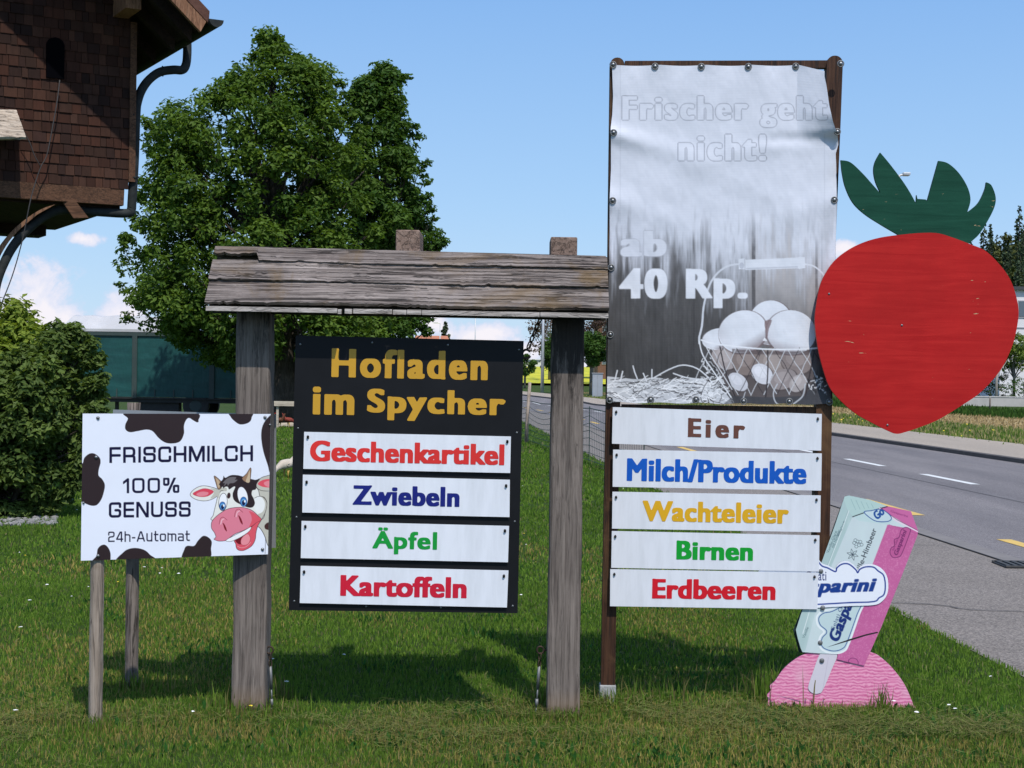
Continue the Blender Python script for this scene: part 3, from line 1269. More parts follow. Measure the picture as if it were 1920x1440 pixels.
mb = MB()
for k, (ta, tb) in enumerate(((0, .255), (.225, .60), (.57, 1.0))):
    (la, lya), (ra, rya) = ro(ta)
    (lb, lyb), (rb, ryb) = ro(tb)
    e = (0, 3, 0)[k]
    plank(mb, la - e * .3, lya, ra, rya, rd(ta) - .012 * (2 - k) * 0, lb - e * .3, lyb, rb, ryb, rd(tb), .030, .0016, 110, .115 if k == 0 else None)
roof = mb.build('plank_roof', m_roofw, stand)
mb = MB()       # thick end-grain edge of the lowest board, in several split lengths
for xa, xb, dy in ((385.5, 632, 0), (633, 640, 1.5), (646, 660, .5), (662, 735, 0), (736.5, 762, .6), (763, 790, 0), (791, 1012, .3), (1013, 1141, 0)):
    ya, yb = 573.5 + (xa - 385) * .0185 + dy, 573.5 + (xb - 385) * .0185 + dy
    a, q = P(xa, ya, ED - .034), P(xb, yb, ED - .034)
    mb.hexa([a + Vector((0, 0, -.0235)), q + Vector((0, 0, -.0235)), q + Vector((0, .03, -.022)), a + Vector((0, .03, -.022)),
             a + Vector((0, .004, 0)), q + Vector((0, .004, 0)), q + Vector((0, .03, 0)), a + Vector((0, .03, 0))])
mb.build_each('eave_edge', m_fascia, stand, bevel=.002)
mb = MB()       # rear slope
A, B_ = P(405, 468, RD + .01), P(1136, 487, RD + .01)
C_, D_ = A + Vector((0, .235, -.27)), B_ + Vector((0, .235, -.27))
mb.hexa([C_, D_, B_, A, C_ + Vector((0, .02, .02)), D_ + Vector((0, .02, .02)), B_ + Vector((0, .012, .02)), A + Vector((0, .012, .02))])
mb.build('rear_roof_slope', m_roofw, stand)
mb = MB()       # beams under the roof
a, q = P(398, 586, 7.585), P(1136, 600, 7.585)
mb.hexa([a, q, q + Vector((0, .10, 0)), a + Vector((0, .10, 0)), a + Vector((0, 0, .10)), q + Vector((0, 0, .10)), q + Vector((0, .10, .10)), a + Vector((0, .10, .10))])
a, q = P(392, 583, 7.45), P(1139, 596.5, 7.45)
mb.hexa([a, q, q + Vector((0, .04, 0)), a + Vector((0, .04, 0)), a + Vector((0, 0, .05)), q + Vector((0, 0, .05)), q + Vector((0, .04, .05)), a + Vector((0, .04, .05))])
mb.build_each('roof_beam', m_dark, stand)
for x0, x1, y0, y1, dep in ((745, 790, 433, 482, .30), (1030, 1080, 442, 492, .26)):
    mb = MB()
    A = P((x0 + x1) / 2, (y0 + y1) / 2, 7.66 + dep / 2)
    w, h = (x1 - x0) * 7.66 / F, (y1 - y0) * 7.66 / F
    mb.box((A.x + .002, 7.66 + dep / 2, P(900, y1, 7.66).z + h / 2), (w, dep, h))
    mb.build('rafter_end', m_end, stand, bevel=.006)

# ---- black board hanging between the posts
m_black = varied('black_board', (.005, .005, .006), (.008, .008, .010), 5, .5, spec=.22)
m_alu = mat('aluminium_edge', (.55, .57, .6), .35, .9)
m_white = mat('white_plate', (.78, .80, .86), .38, spec=.4)
t, b = tree_of(m_white)
dn = t.noise(t.coord('Object', (9, 1, 1.6)), 1.6, 6, .65)
dn2 = t.noise(t.coord('Object'), 26, 4, .6)
c = t.ramp(dn, [(.3, (.66, .68, .73)), (.55, (.75, .77, .83)), (.8, (.79, .81, .87))])
c = t.mix(t.ramp(dn2, [(.70, 0.0), (.80, .5)]), c, (.45, .42, .38))
t.link(c, b.inputs['Base Color'])
m_screw = varied('screw_steel', (.26, .27, .28), (.16, .165, .17), 60, .42, metal=.85)
m_blackm = varied('black_steel', (.02, .02, .022), (.05, .045, .04), 30, .5, metal=.7)
m_rust = varied('rusty_chain', (.035, .028, .024), (.10, .06, .04), 40, .7, metal=.6)


def BD(px, py):
    """depth of the board's plane: hangs slightly forward at the foot"""
    return 7.525 - .055 * (np.asarray(py, float) - 629) / 515 + 0 * np.asarray(px, float)


def quad_plate(name, q, Df, th, mats, parent=None, bev=0.0, lift=0.0):
    """sheet with photograph-pixel corners TL,TR,BR,BL"""
    fr = [P(x, y, float(Df(x, y)) - lift) for x, y in q]
    TL, TR, BR, BL = fr
    bk = [v + Vector((0, th, 0)) for v in fr]
    mb = MB()
    mb.add([BL, BR, TR, TL] + [bk[3], bk[2], bk[1], bk[0]], [(0, 1, 2, 3)], 0)
    mb.f += [(5, 4, 7, 6), (4, 5, 1, 0), (5, 6, 2, 1), (6, 7, 3, 2), (7, 4, 0, 3)]
    mb.m += [1] * 5
    return mb.build(name, mats, parent)


c0 = P(762, 1150, 7.58)
board = thing('hanging_sign_board', (c0.x, 7.6, c0.z), 'large black board with gold lettering hanging between the two grey posts', 'sign board')
bq = [(554.5, 628.8), (982, 639.2), (970.5, 1149.8), (541.3, 1144)]
quad_plate('board', bq, BD, .012, [m_black, m_alu], board)
m_gold = varied('gold_lettering', lin((206, 156, 36)), lin((192, 143, 32)), 2, .4)
lettering('Hofladen', (622.5, 656.5, 914.5, 709.5), lambda x, y: BD(x, y) - .0016, m_gold, board, .046, .018, .022, 1.20)
lettering('im', (587, 726.5, 664, 777.6), lambda x, y: BD(x, y) - .0016, m_gold, board, .046, .018, .0225, 1.15)
lettering('Spycher', (689, 731.8, 947.2, 790), lambda x, y: BD(x, y) - .0016, m_gold, board, .046, .018, .0225, 1.15)
mb = MB()
for cx, cy in ((109, 115), (450, 107), (808, 118), (1145, 141), (98, 513), (1135, 534), (91, 934), (1125, 955), (80, 1332), (1115, 1355), (420, 1357), (775, 1362)):
    px, py = 520 + cx / 2.527, 600 + cy / 2.527
    mb.disc(P(px, py, float(BD(px, py)) - .0004), (0, -1, 0), .0055, .003, 10, dome=True)
mb.build_each('screw', m_screw, board, True)

PL = [('red', 'Geschenkartikel', [(570.3, 809.7), (958, 818.4), (956.5, 886.9), (568.7, 879)], (582, 829.5, 945.6, 868), .0215, (222, 44, 38), [(577.4, 818), (951.3, 826.4)], 1.06),
      ('dark blue', 'Zwiebeln', [(567.9, 890), (956, 899.6), (955.3, 969.6), (566.7, 960.9)], (661.5, 911.5, 861.3, 948.7), .021, (8, 20, 118), [(575, 902.6), (949, 909.4)], 1.08),
      ('green', 'Äpfel', [(565.5, 976.7), (954.5, 986.2), (952.5, 1054.3), (563.9, 1046.4)], (699, 990, 819, 1039.5), .021, (0, 152, 52), [(572.6, 985.8), (946.8, 993.8)], 1.10),
      ('crimson', 'Kartoffeln', [(563.9, 1061), (953.3, 1069.7), (950.5, 1139), (562, 1130.7)], (638.8, 1080.5, 874.5, 1119), .02, (206, 14, 48), [(570.3, 1070.8), (944.8, 1078.6)], 1.06)]
BDX, BDY = .046, .017
for cn, word, q, box, sl_, rgb, holes, spc in PL:
    cc0 = P((q[2][0] + q[3][0]) / 2, (q[2][1] + q[3][1]) / 2, 7.6)
    th = thing('product_plate', (cc0.x, 7.59, cc0.z), f'white plate reading {word} in {cn} letters hooked on the black board', 'sign plate', 'white product plates')
    quad_plate('plate', q, lambda x, y: BD(x, y) - .014, .005, [m_white, m_white], th)
    lettering(word, box, lambda x, y: BD(x, y) - .0153, varied('lettering_' + cn.replace(' ', '_'), lin(rgb), lin(tuple(int(v * .94) for v in rgb)), 3, .4), th, BDX if word != 'Äpfel' else .034, BDY, sl_, spc)
    mb = MB()
    for hx, hy in holes:
        s = P(hx, hy + 1, float(BD(hx, hy)) - .0145)
        mb.tube([s + Vector((0, 0, -.008)), s + Vector((0, -.0015, -.006)), s + Vector((0, -.0015, .003)), s + Vector((0, 0, .006))], [.0035, .006, .006, .003], 8)
        mb.disc(s + Vector((0, 0, .002)), (0, -1, 0), .0055, .011, 10)
    mb.build_each('hook', m_blackm, th, True)


def chain_mesh(mb, a, b, link=.042, r=.0035):
    a, b = Vector(a), Vector(b)
    d = (b - a)
    n = max(2, int(d.length / (link * .74)))
    t = d.normalized()
    u = t.orthogonal().normalized()
    v = t.cross(u)
    for i in range(n):
        c = a + d * ((i + .5) / n)
        s = u if i % 2 else v
        pts = []
        for k in range(14):
            w = 2 * PI * k / 14
            pts.append(c + t * math.copysign(abs(math.cos(w)) ** .8, math.cos(w)) * link * .5 + s * math.sin(w) * link * .24)
        mb.tube(pts, r, 6, closed=True)


mb = MB()
top = P(1014, 596, 7.62)
end = P(990, 652, 7.56)
chain_mesh(mb, top, end)
hk = P(987, 664, 7.555)
mb.tube([hk + Vector((.020 * math.cos(w), .0, .022 * math.sin(w))) for w in np.linspace(.5, 5.9, 16)], .0058, 8)
ch = mb.build('hanging_chain', m_rust, None, True)
origin_to(ch, top)
setp(ch, 'short rusty chain from the roof to the right edge of the black board', 'chain')
mb = MB()
top = P(548, 592, 7.64)
end = P(572, 650, 7.56)
chain_mesh(mb, top, end)
ch = mb.build('hanging_chain', m_rust, None, True)
origin_to(ch, top)
setp(ch, 'short rusty chain from the roof to the left edge of the black board', 'chain')


def tie_down(px, dirx, label):
    tp = P(px, 1219, 7.6)
    th = thing('ground_tie', (tp.x, 7.6, 0), label, 'tie rod', 'tie rods at the post feet')
    mb = MB()
    r = .018
    mb.tube([tp + Vector((r * math.cos(w) * .9, 0, r * math.sin(w))) for w in np.linspace(0, 2 * PI, 15)[:-1]], .0045, 8, closed=True)
    mb.tube([tp + Vector((dirx * .016, 0, 0)), tp + Vector((dirx * .05, 0, .0))], .005, 8)
    mb.build('eye_bolt', m_rust, th, True)
    mb = MB()
    chain_mesh(mb, tp + Vector((0, 0, -.012)), tp + Vector((-dirx * .004, 0, -.085)), .034, .0036)
    mb.build('chain', m_rust, th, True)
    mb = MB()
    b0 = tp + Vector((-dirx * .004, 0, -.08))
    mb.tube([b0, b0 + Vector((-dirx * .006, 0, -.11))], .0075, 8)
    mb.tube([b0 + Vector((-dirx * .006, 0, -.11)), b0 + Vector((-dirx * .009, 0, -.17))], .004, 8)
    mb.tube([b0 + Vector((-dirx * .009, 0, -.16)), b0 + Vector((-dirx * .01, 0, -.20))], .008, 8)
    z = tp.z - .28
    mb.tube([b0 + Vector((-dirx * .01, 0, -.2)), Vector((b0.x - dirx * .015, b0.y, -.03))], .005, 8)
    mb.build('turnbuckle', m_alu2, th, True)


m_alu2 = varied('galvanised_steel', (.24, .245, .25), (.15, .155, .16), 20, .55, metal=.5)
tie_down(506, -1, 'eye bolt, chain and turnbuckle beside the left grey post')
tie_down(1013, 1, 'eye bolt, chain and turnbuckle beside the right grey post')


# ================================================================== MILK SIGN WITH THE COW
INK, BRN = (16, 11, 54), (48, 35, 38)
cv = Canvas(148, 770, 512, 1056, 2.4, (236, 240, 253))


def c1(L):
    return [(130 + x / 4.234, 740 + y / 4.234) for x, y in L]


def c7(L):
    return [(340 + x / 7.578, 860 + y / 7.578) for x, y in L]


for L in ([(463, 140), (985, 140), (1025, 205), (1015, 220), (985, 205), (950, 185), (925, 205), (910, 250), (910, 310), (880, 370), (820, 388), (760, 380), (710, 345), (660, 290), (610, 278), (540, 290), (480, 298), (445, 275), (445, 235), (465, 190)],
          [(1275, 140), (1448, 140), (1448, 180), (1436, 212), (1400, 232), (1350, 235), (1305, 205), (1280, 175)],
          [(1612, 150), (1560, 200), (1530, 260), (1523, 340), (1540, 450), (1575, 560), (1592, 620), (1625, 600), (1630, 160)],
          [(90, 560), (106, 545), (120, 500), (160, 468), (200, 468), (240, 500), (248, 540), (235, 590), (232, 640), (260, 670), (282, 715), (275, 770), (255, 830), (220, 875), (180, 882), (140, 870), (100, 850), (85, 845)],
          [(185, 1325), (215, 1280), (225, 1225), (255, 1195), (290, 1195), (320, 1235), (328, 1285), (310, 1325)],
          [(380, 1330), (430, 1250), (480, 1222), (540, 1218), (600, 1235), (640, 1270), (680, 1320)],
          [(905, 1310), (912, 1230), (935, 1200), (990, 1200), (1020, 1160), (1060, 1122), (1100, 1130), (1130, 1165), (1125, 1220), (1108, 1300)]):
    cv.fill(c1(L), BRN, 5)


# stroke lettering, wide technical style: polylines in a unit-high box, y up
def rnd(L, r=.22):
    L = [np.array(p, float) for p in L]
    out = [L[0]]
    for i in range(1, len(L) - 1):
        a, p, b_ = L[i - 1], L[i], L[i + 1]
        da, db = a - p, b_ - p
        la, lb = np.linalg.norm(da), np.linalg.norm(db)
        q = min(r, la / 2, lb / 2)
        s, e = p + da / la * q, p + db / lb * q
        for k in range(7):
            u = k / 6
            out.append((1 - u) ** 2 * s + 2 * u * (1 - u) * p + u * u * e)
    return out + [L[-1]]


def glyph(ch, t=.165):
    q = t / 2
    T, M, B0 = 1 - q, .5, q
    e = .3
    if ch == 'F':
        return .80, [[(q, -e), (q, T), (.8 + e, T)], [(q, .47), (.72, .47)]]
    if ch == 'R':
        return .90, [[(q, -e), (q, T)], rnd([(q, T), (.86 - q, T), (.86 - q, .42), (q, .42)]), rnd([(.5, .42), (.87 - q, .42), (.87 - q, -e)], .16)]
    if ch == 'I':
        return t, [[(q, -e), (q, 1 + e)]]
    if ch == 'S':
        W = .88
        return W, [rnd([(W - q, .68), (W - q, T), (q, T), (q, .52), (W - q, .52), (W - q, B0), (q, B0), (q, .32)], .17)]
    if ch == 'C':
        W = .92
        return W, [rnd([(W - q, .66), (W - q, T), (q, T), (q, B0), (W - q, B0), (W - q, .34)])]
    if ch == 'G':
        W = .94
        return W, [rnd([(W - q, .70), (W - q, T), (q, T), (q, B0), (W - q, B0), (W - q, .48), (.52, .48)], .2)]
    if ch == 'H':
        return .9, [[(q, -e), (q, 1 + e)], [(.9 - q, -e), (.9 - q, 1 + e)], [(q, .5), (.9 - q, .5)]]
    if ch == 'M':
        return 1.12, [[(q, -e), (q, 1 + e)], [(1.12 - q, -e), (1.12 - q, 1 + e)], [(q, 1.08), (.56, .1), (1.12 - q, 1.08)]]
    if ch == 'L':
        return .72, [[(q, 1 + e), (q, B0), (.72 + e, B0)]]
    if ch == 'E':
        return .80, [[(.8 + e, T), (q, T), (q, B0), (.8 + e, B0)], [(q, .5), (.74, .5)]]
    if ch == 'N':
        return .95, [[(q, -e), (q, 1 + e)], [(.95 - q, -e), (.95 - q, 1 + e)], [(q, 1.02), (.95 - q, -.02)]]
    if ch == 'U':
        return .9, [rnd([(q, 1 + e), (q, B0), (.9 - q, B0), (.9 - q, 1 + e)], .24)]
    if ch == '1':
        return .42, [[(.42 - q, -e), (.42 - q, T), (.02, .68)]]
    if ch == '0':
        W = .84
        p = rnd([(W / 2, T), (W - q, T), (W - q, B0), (q, B0), (q, T), (W / 2, T)], .24)
        return W, [p]
    if ch == '%':
        z = lambda x, y: rnd([(x + .15, y + .40), (x + .30, y + .40), (x + .30, y), (x, y), (x, y + .40), (x + .15, y + .40)], .12)
        return 1.1, [z(.06, .54), z(.74, .06), [(.30, -.05), (.82, 1.05)]]
    if ch == '2':
        W = .8
        return W, [rnd([(q, .68), (q, T), (W - q, T), (W - q, .52), (q, .46), (q, B0)], .18) + [(W + e, B0)]]
    if ch == '4':
        return .86, [[(.66, -e), (.66, T), (.52, T), (q, .26), (1.2, .26)]]
    if ch == '-':
        return .42, [[(0, .38), (.42, .38)]]
    if ch == 'A':
        return 1.0, [[(-.03, -.2), (.44, T), (.56, T), (1.03, -.2)], [(.2, .3), (.8, .3)]]
    if ch == 'h':
        return .74, [[(q, -e), (q, 1 + e)], rnd([(q, .66), (.74 - q, .66), (.74 - q, -e)], .2)]
    if ch == 'u':
        return .74, [rnd([(q, .74), (q, B0), (.74 - q, B0), (.74 - q, .74)], .2), [(.74 - q, .8), (.74 - q, -e)]]
    if ch == 't':
        return .56, [rnd([(.2, .95), (.2, B0), (.56, B0)], .18), [(.0, .66), (.54, .66)]]
    if ch == 'o':
        W = .76
        return W, [rnd([(W / 2, .68), (W - q, .68), (W - q, B0), (q, B0), (q, .68), (W / 2, .68)], .22)]
    if ch == 'm':
        W = 1.1
        return W, [[(q, .76), (q, -e)], rnd([(q, .68), (W / 2, .68), (W / 2, -e)], .18), rnd([(W / 2, .68), (W - q, .68), (W - q, -e)], .18)]
    if ch == 'a':
        W = .74
        return W, [rnd([(.08, .68), (W - q, .68), (W - q, -e)], .18), rnd([(W - q, .40), (q, .40), (q, B0), (W - q, B0)], .16)]
    return .4, []


def stroke_text(cv, s, box, col, t, slope, gap=.16):
    W = sum(glyph(c, t)[0] for c in s) + gap * (len(s) - 1)
    x0, y0, x1, y1 = box
    sx, sy = (x1 - x0) / W, (y1 - y0)
    cx = (x0 + x1) / 2
    u = 0
    for ch in s:
        w, st = glyph(ch, t)
        m = np.zeros((cv.H, cv.W), np.float32)
        for path in st:
            pts = []
            for p in path:
                X = x0 + (u + p[0]) * sx
                pts.append((X, y1 - p[1] * sy + slope * (X - cx)))
            m = np.maximum(m, cv.lmask(pts, t * (sx + sy) / 2))
        xa = x0 + u * sx
        clip = cv.mask([(xa, y0 + slope * (xa - cx)), (xa + w * sx, y0 + slope * (xa + w * sx - cx)),
                        (xa + w * sx, y1 + slope * (xa + w * sx - cx)), (xa, y1 + slope * (xa - cx))])
        cv.put(np.minimum(m, clip), col)
        u += w + gap


stroke_text(cv, 'FRISCHMILCH', (205, 836.4, 474.5, 866.6), INK, .185, -.0125)
stroke_text(cv, '100%', (230.5, 896.0, 336.3, 924.6), INK, .165, -.008, .20)
stroke_text(cv, 'GENUSS', (204, 940.6, 357.5, 970.2), INK, .185, -.012)
stroke_text(cv, '24h-Automat', (202.7, 995.6, 356, 1015.6), INK, .155, -.012, .17)

# laughing cow, looking over the board's right edge
OL, CRM, BEI = (52, 36, 46), (236, 236, 230), (198, 195, 183)
ew = 1.0
cv.fill(c7([(1090, 440), (1250, 470), (1330, 480), (1330, 1330), (1245, 1290), (1225, 1215), (1190, 1120), (1150, 1030), (1085, 950)]), BEI)
cv.line(smooth_poly(c7([(1080, 960), (1120, 990), (1165, 1060), (1195, 1130), (1215, 1200), (1240, 1250)]), 5, False), OL, 1.2)
cv.line(c7([(1197, 1130), (1190, 1350)]), OL, .9)
cv.fill(c7([(1180, 960), (1200, 925), (1245, 905), (1290, 960), (1245, 1010), (1195, 1000)]), (70, 40, 40), 4)
cv.fill(c7([(1065, 390), (1080, 335), (1130, 275), (1200, 248), (1280, 235), (1330, 300), (1330, 470), (1250, 462), (1150, 455), (1090, 430)]), BEI, 4, 1, OL, ew)
cv.fill(c7([(1085, 357), (1150, 305), (1250, 290), (1330, 310), (1330, 400), (1250, 410), (1150, 398)]), (226, 84, 100), 4)
cv.fill(c7([(1170, 350), (1220, 318), (1300, 320), (1300, 392), (1220, 398)]), (236, 140, 152), 4)
cv.fill(c7([(125, 510), (165, 450), (240, 402), (320, 385), (420, 402), (520, 440), (515, 520), (440, 575), (340, 600), (240, 590), (165, 558)]), CRM, 4, 1, OL, ew)
cv.fill(c7([(410, 425), (470, 425), (520, 445), (515, 520), (450, 560), (415, 560), (455, 500), (460, 455)]), BEI, 4)
cv.fill(c7([(163, 500), (240, 450), (340, 424), (458, 462), (400, 520), (330, 541), (240, 536)]), (222, 70, 92), 4, 1, (170, 40, 62), .6)
cv.fill(c7([(215, 500), (290, 468), (380, 478), (370, 515), (300, 533), (240, 528)]), (234, 138, 150), 4)
cv.fill(c7([(515, 440), (560, 400), (700, 350), (1000, 380), (1090, 440), (1115, 530), (1170, 545), (1210, 600), (1215, 660), (1190, 770), (1135, 870), (900, 900), (450, 880), (455, 800), (480, 690), (510, 560)]), CRM, 4, 1, OL, ew)
cv.fill(c7([(1110, 540), (1165, 545), (1210, 600), (1215, 660), (1190, 770), (1135, 870), (1080, 800), (1150, 760), (1185, 680), (1180, 600), (1140, 555)]), BEI, 3)
cv.fill(c7([(505, 440), (560, 415), (640, 415), (640, 460), (560, 470), (530, 560), (510, 540)]), BEI, 3)
cv.ell(*c7([(1108, 652)])[0], 78 / 7.578, 118 / 7.578, (240, 241, 240), -.1)
cv.line(smooth_poly(c7([(1040, 560), (1100, 535), (1160, 545), (1205, 600), (1215, 660), (1190, 770), (1135, 870)]), 5, False), OL, .9)
cv.fill(c7([(465, 255), (490, 255), (550, 308), (565, 330), (560, 420), (520, 432), (495, 360)]), (150, 118, 92), 3, 1, OL, ew)
cv.fill(c7([(490, 275), (540, 320), (545, 400), (520, 410), (505, 340)]), (196, 170, 140), 3)
cv.fill(c7([(535, 360), (590, 290), (600, 240), (625, 272), (700, 235), (800, 235), (860, 250), (1000, 290), (1060, 300), (1115, 280), (1098, 320), (1068, 360), (1060, 435), (1010, 452), (1000, 510), (1030, 570), (1045, 640), (1010, 692), (940, 692), (850, 655), (770, 612), (735, 560), (730, 490), (765, 405), (740, 400), (680, 438), (660, 400), (620, 402), (600, 425), (585, 398), (560, 425), (550, 385)]), (46, 34, 38), 3)
cv.fill(c7([(590, 345), (640, 290), (700, 262), (780, 265), (760, 300), (800, 300), (745, 345), (690, 350), (660, 385), (650, 350), (600, 395), (620, 350)]), (112, 106, 108), 3)
cv.fill(c7([(975, 135), (992, 150), (985, 250), (970, 332), (905, 330), (862, 278), (925, 215)]), (160, 126, 98), 3, 1, OL, ew)
cv.fill(c7([(970, 165), (972, 330), (915, 325), (945, 240)]), (204, 182, 152), 3)
cv.line(smooth_poly(c7([(548, 478), (565, 455), (595, 455)]), 5, False), OL, .8)
for (ex, ey), rx, ry, ro_, (ix, iy_), irx, iry in (((592, 615), 60, 125, .08, (585, 672), 44, 60), ((872, 535), 72, 138, -.22, (884, 612), 48, 70)):
    px, py = c7([(ex, ey)])[0]
    cv.ell(px, py, rx / 7.578, ry / 7.578, (247, 248, 252), ro_, 1, OL, ew)
    px, py = c7([(ix, iy_)])[0]
    cv.ell(px, py, irx / 7.578, iry / 7.578, (52, 120, 190), 0, 1, (24, 44, 92), .7)
    cv.ell(px + .4, py + 1.0, irx * .72 / 7.578, iry * .70 / 7.578, (120, 180, 226), 0)
    cv.ell(px + .1, py + 2.0, irx * .52 / 7.578, iry * .56 / 7.578, (18, 20, 70), 0)
    cv.ell(px + 2.4, py - .8, 1.5, 2.4, (250, 250, 255), 0)
cv.ell(*c7([(675, 525)])[0], 25 / 7.578, 43 / 7.578, (58, 34, 36), .1)
PNK, RED = (226, 130, 150), (224, 88, 104)
cv.fill(c7([(755, 1160), (850, 1110), (990, 980), (1060, 890), (1135, 868), (1090, 950), (1062, 1050), (1050, 1150), (1000, 1240), (900, 1300), (830, 1306), (785, 1275), (772, 1210)]), RED, 4, 1, OL, ew)
cv.fill(c7([(765, 1155), (830, 1115), (905, 1085), (900, 1150), (850, 1215), (800, 1205)]), (112, 16, 32), 3)
cv.fill(c7([(850, 1150), (890, 1095), (950, 1070), (980, 1140), (950, 1210), (890, 1230), (850, 1210)]), (238, 146, 156), 4, 1, (160, 40, 58), .6)
cv.line(smooth_poly(c7([(800, 1245), (850, 1265), (920, 1250), (985, 1190)]), 5, False), (240, 150, 160), 1.2)
cv.fill(c7([(425, 950), (440, 882), (520, 800), (640, 722), (760, 694), (880, 694), (1000, 732), (1090, 810), (1137, 870), (1070, 905), (1000, 962), (880, 1022), (760, 1072), (690, 1122), (640, 1162), (540, 1172), (480, 1155), (465, 1142), (490, 1112), (470, 1052), (435, 1002)]), PNK, 4, 1, OL, ew)
cv.fill(c7([(960, 745), (1030, 770), (1090, 815), (1135, 868), (1070, 905), (1000, 958), (960, 975), (1000, 880), (990, 800)]), RED, 3)
cv.fill(c7([(632, 1160), (760, 1088), (900, 1018), (992, 968), (965, 1030), (860, 1105), (760, 1155), (690, 1178)]), (248, 248, 250), 3, 1, OL, .8)
for nx_, ny_, s_ in ((600, 950, 1.0), (822, 845, 1.08)):
    cv.fill(c7([(nx_ - 12 * s_, ny_ - 40 * s_), (nx_ + 18 * s_, ny_ - 10), (nx_ + 45 * s_, ny_ + 60 * s_), (nx_ + 42 * s_, ny_ + 85 * s_), (nx_ + 15 * s_, ny_ + 50 * s_), (nx_ - 2, ny_)]), (126, 14, 34), 3)
    cv.line(smooth_poly(c7([(nx_ - 62 * s_, ny_ - 20), (nx_ - 45 * s_, ny_ - 95 * s_), (nx_ - 5, ny_ - 118 * s_), (nx_ + 50, ny_ - 78 * s_)]), 5, False), (150, 44, 66), .9)
    cv.line(smooth_poly(c7([(nx_ - 40 * s_, ny_ - 20), (nx_ - 25 * s_, ny_ - 75 * s_), (nx_ + 5, ny_ - 95 * s_)]), 5, False), (246, 196, 206), 1.6)

DL, DR = 7.165, 7.53


def CD(px, py=0):
    u = (np.asarray(px, float) - 152) / (507 - 152)
    return 1.0 / (1 / DL + (1 / DR - 1 / DL) * u)


def quad_art(name, q, nu, nv, Df, cv, m, parent, th, back):
    u, v = np.meshgrid(np.linspace(0, 1, nu), np.linspace(0, 1, nv))
    u, v = u.ravel(), v.ravel()
    TL, TR, BR, BL = [np.array(p, float) for p in q]
    pt = (TL * ((1 - u) * (1 - v))[:, None] + TR * (u * (1 - v))[:, None] + BR * (u * v)[:, None] + BL * ((1 - u) * v)[:, None])
    W = world(pt[:, 0], pt[:, 1], Df(pt[:, 0], pt[:, 1]))
    iy, ix = np.mgrid[0:nv - 1, 0:nu - 1]
    i0 = (iy * nu + ix).ravel()
    f = np.stack([i0, i0 + nu, i0 + nu + 1, i0 + 1], 1)
    n = len(W)
    cor = [0, nu - 1, n - 1, n - nu]
    Bk = W[cor] + np.array([0, th, 0])
    Wf = W[cor] + np.array([0, .0005, 0])
    W2 = np.concatenate([W, Wf, Bk])
    a = n
    f2 = np.array([[a, a + 1, a + 5, a + 4], [a + 1, a + 2, a + 6, a + 5], [a + 2, a + 3, a + 7, a + 6], [a + 3, a, a + 4, a + 7], [a + 4, a + 5, a + 6, a + 7]])
    cols = np.concatenate([cv.sample(pt[:, 0], pt[:, 1]), np.ones((8, 3)) * .5])
    return np_mesh(name, W2, [np.concatenate([f, f2])], [m, back], parent, 'art', cols, mi=[0] * len(f) + [1] * 5)


m_art = art_mat('printed_sheet', .32)
c0 = G(178, 1366)
milk = thing('milk_sign', (c0.x, 7.2, 0), 'white sign reading FRISCHMILCH with a laughing cow, on a round wooden stake', 'milk sign')
mq = [(155, 775.4), (507.6, 776.2), (502.4, 1039.3), (151.6, 1051.3)]
quad_art('board', mq, 620, 480, CD, cv, m_art, milk, .004, m_alu)
m_stake = wood('stake_wood', 2, (.12, .09, .065), (.34, .27, .215), (.50, .41, .34), (.16, .11, .07), 26, .6, .85, 3, .5, .9)
m_stake2 = wood('stake_wood_grey', 2, (.05, .04, .036), (.19, .155, .135), (.32, .27, .24), (.08, .06, .045), 30, .9, .9, 3, .6, .9)


def stake(name, pxb, pxt, D, r, ztop, m, parent):
    b0, t0 = P(pxb, 1300, D), P(pxt, 800, D)
    mb = MB()
    pts, rs = [], []
    for k in range(25):
        z = -.08 + (ztop + .08) * k / 24
        s = (z - b0.z) / (t0.z - b0.z)
        pts.append((b0.x + (t0.x - b0.x) * s + random.uniform(-.0008, .0008), D + random.uniform(-.0008, .0008), z))
        rs.append(r * random.uniform(.97, 1.02))
    mb.tube(pts, rs, 14)
    return mb.build(name, m, parent, True)


stake('stake', 179.5, 186, float(CD(182)) + .04, .0325, 1.38, m_stake, milk)
mb = MB()
for cx, cy in ((227, 185), (1553, 180), (1592, 240), (212, 497), (228, 1280), (1533, 1228), (113, 858)):
    px, py = 130 + cx / 4.234, 740 + cy / 4.234
    mb.disc(P(px, py, float(CD(px)) - .0005), (.05, -1, 0), .0085 if cx not in (1592, 113) else .006, .007, 12, dome=True)
mb.build_each('screw', m_screw, milk, True)

rear = thing('rear_sign', tuple(G(245, 1290)), 'grey back of a second sign board behind the milk sign, on its own darker stake', 'sign')
m_back = varied('grey_board_back', (.40, .41, .43), (.34, .35, .37), 4, .5, metal=.3)


def RDp(px, py=0):
    u = (np.asarray(px, float) - 200) / (517 - 200)
    return 1.0 / (1 / 8.11 + (1 / 7.735 - 1 / 8.11) * u)


quad_plate('board', [(212, 768), (517.5, 777.5), (517, 1027), (205, 1036)], RDp, .008, [m_back, m_alu], rear)
stake('stake', 246.5, 250.5, 8.165, .035, 1.495, m_stake2, rear)


# ================================================================== TALL BANNER FRAME
m_brown = wood('brown_stained_post', 2, (.012, .006, .004), (.055, .024, .013), (.12, .056, .03), (.16, .09, .04), 34, .7, .6, 2, .4, .9)
FD = 7.905
frame = thing('banner_frame', (P(1345, 1320, FD).x, FD, 0), 'tall dark brown frame of two posts and a top rail carrying the egg banner', 'banner frame')


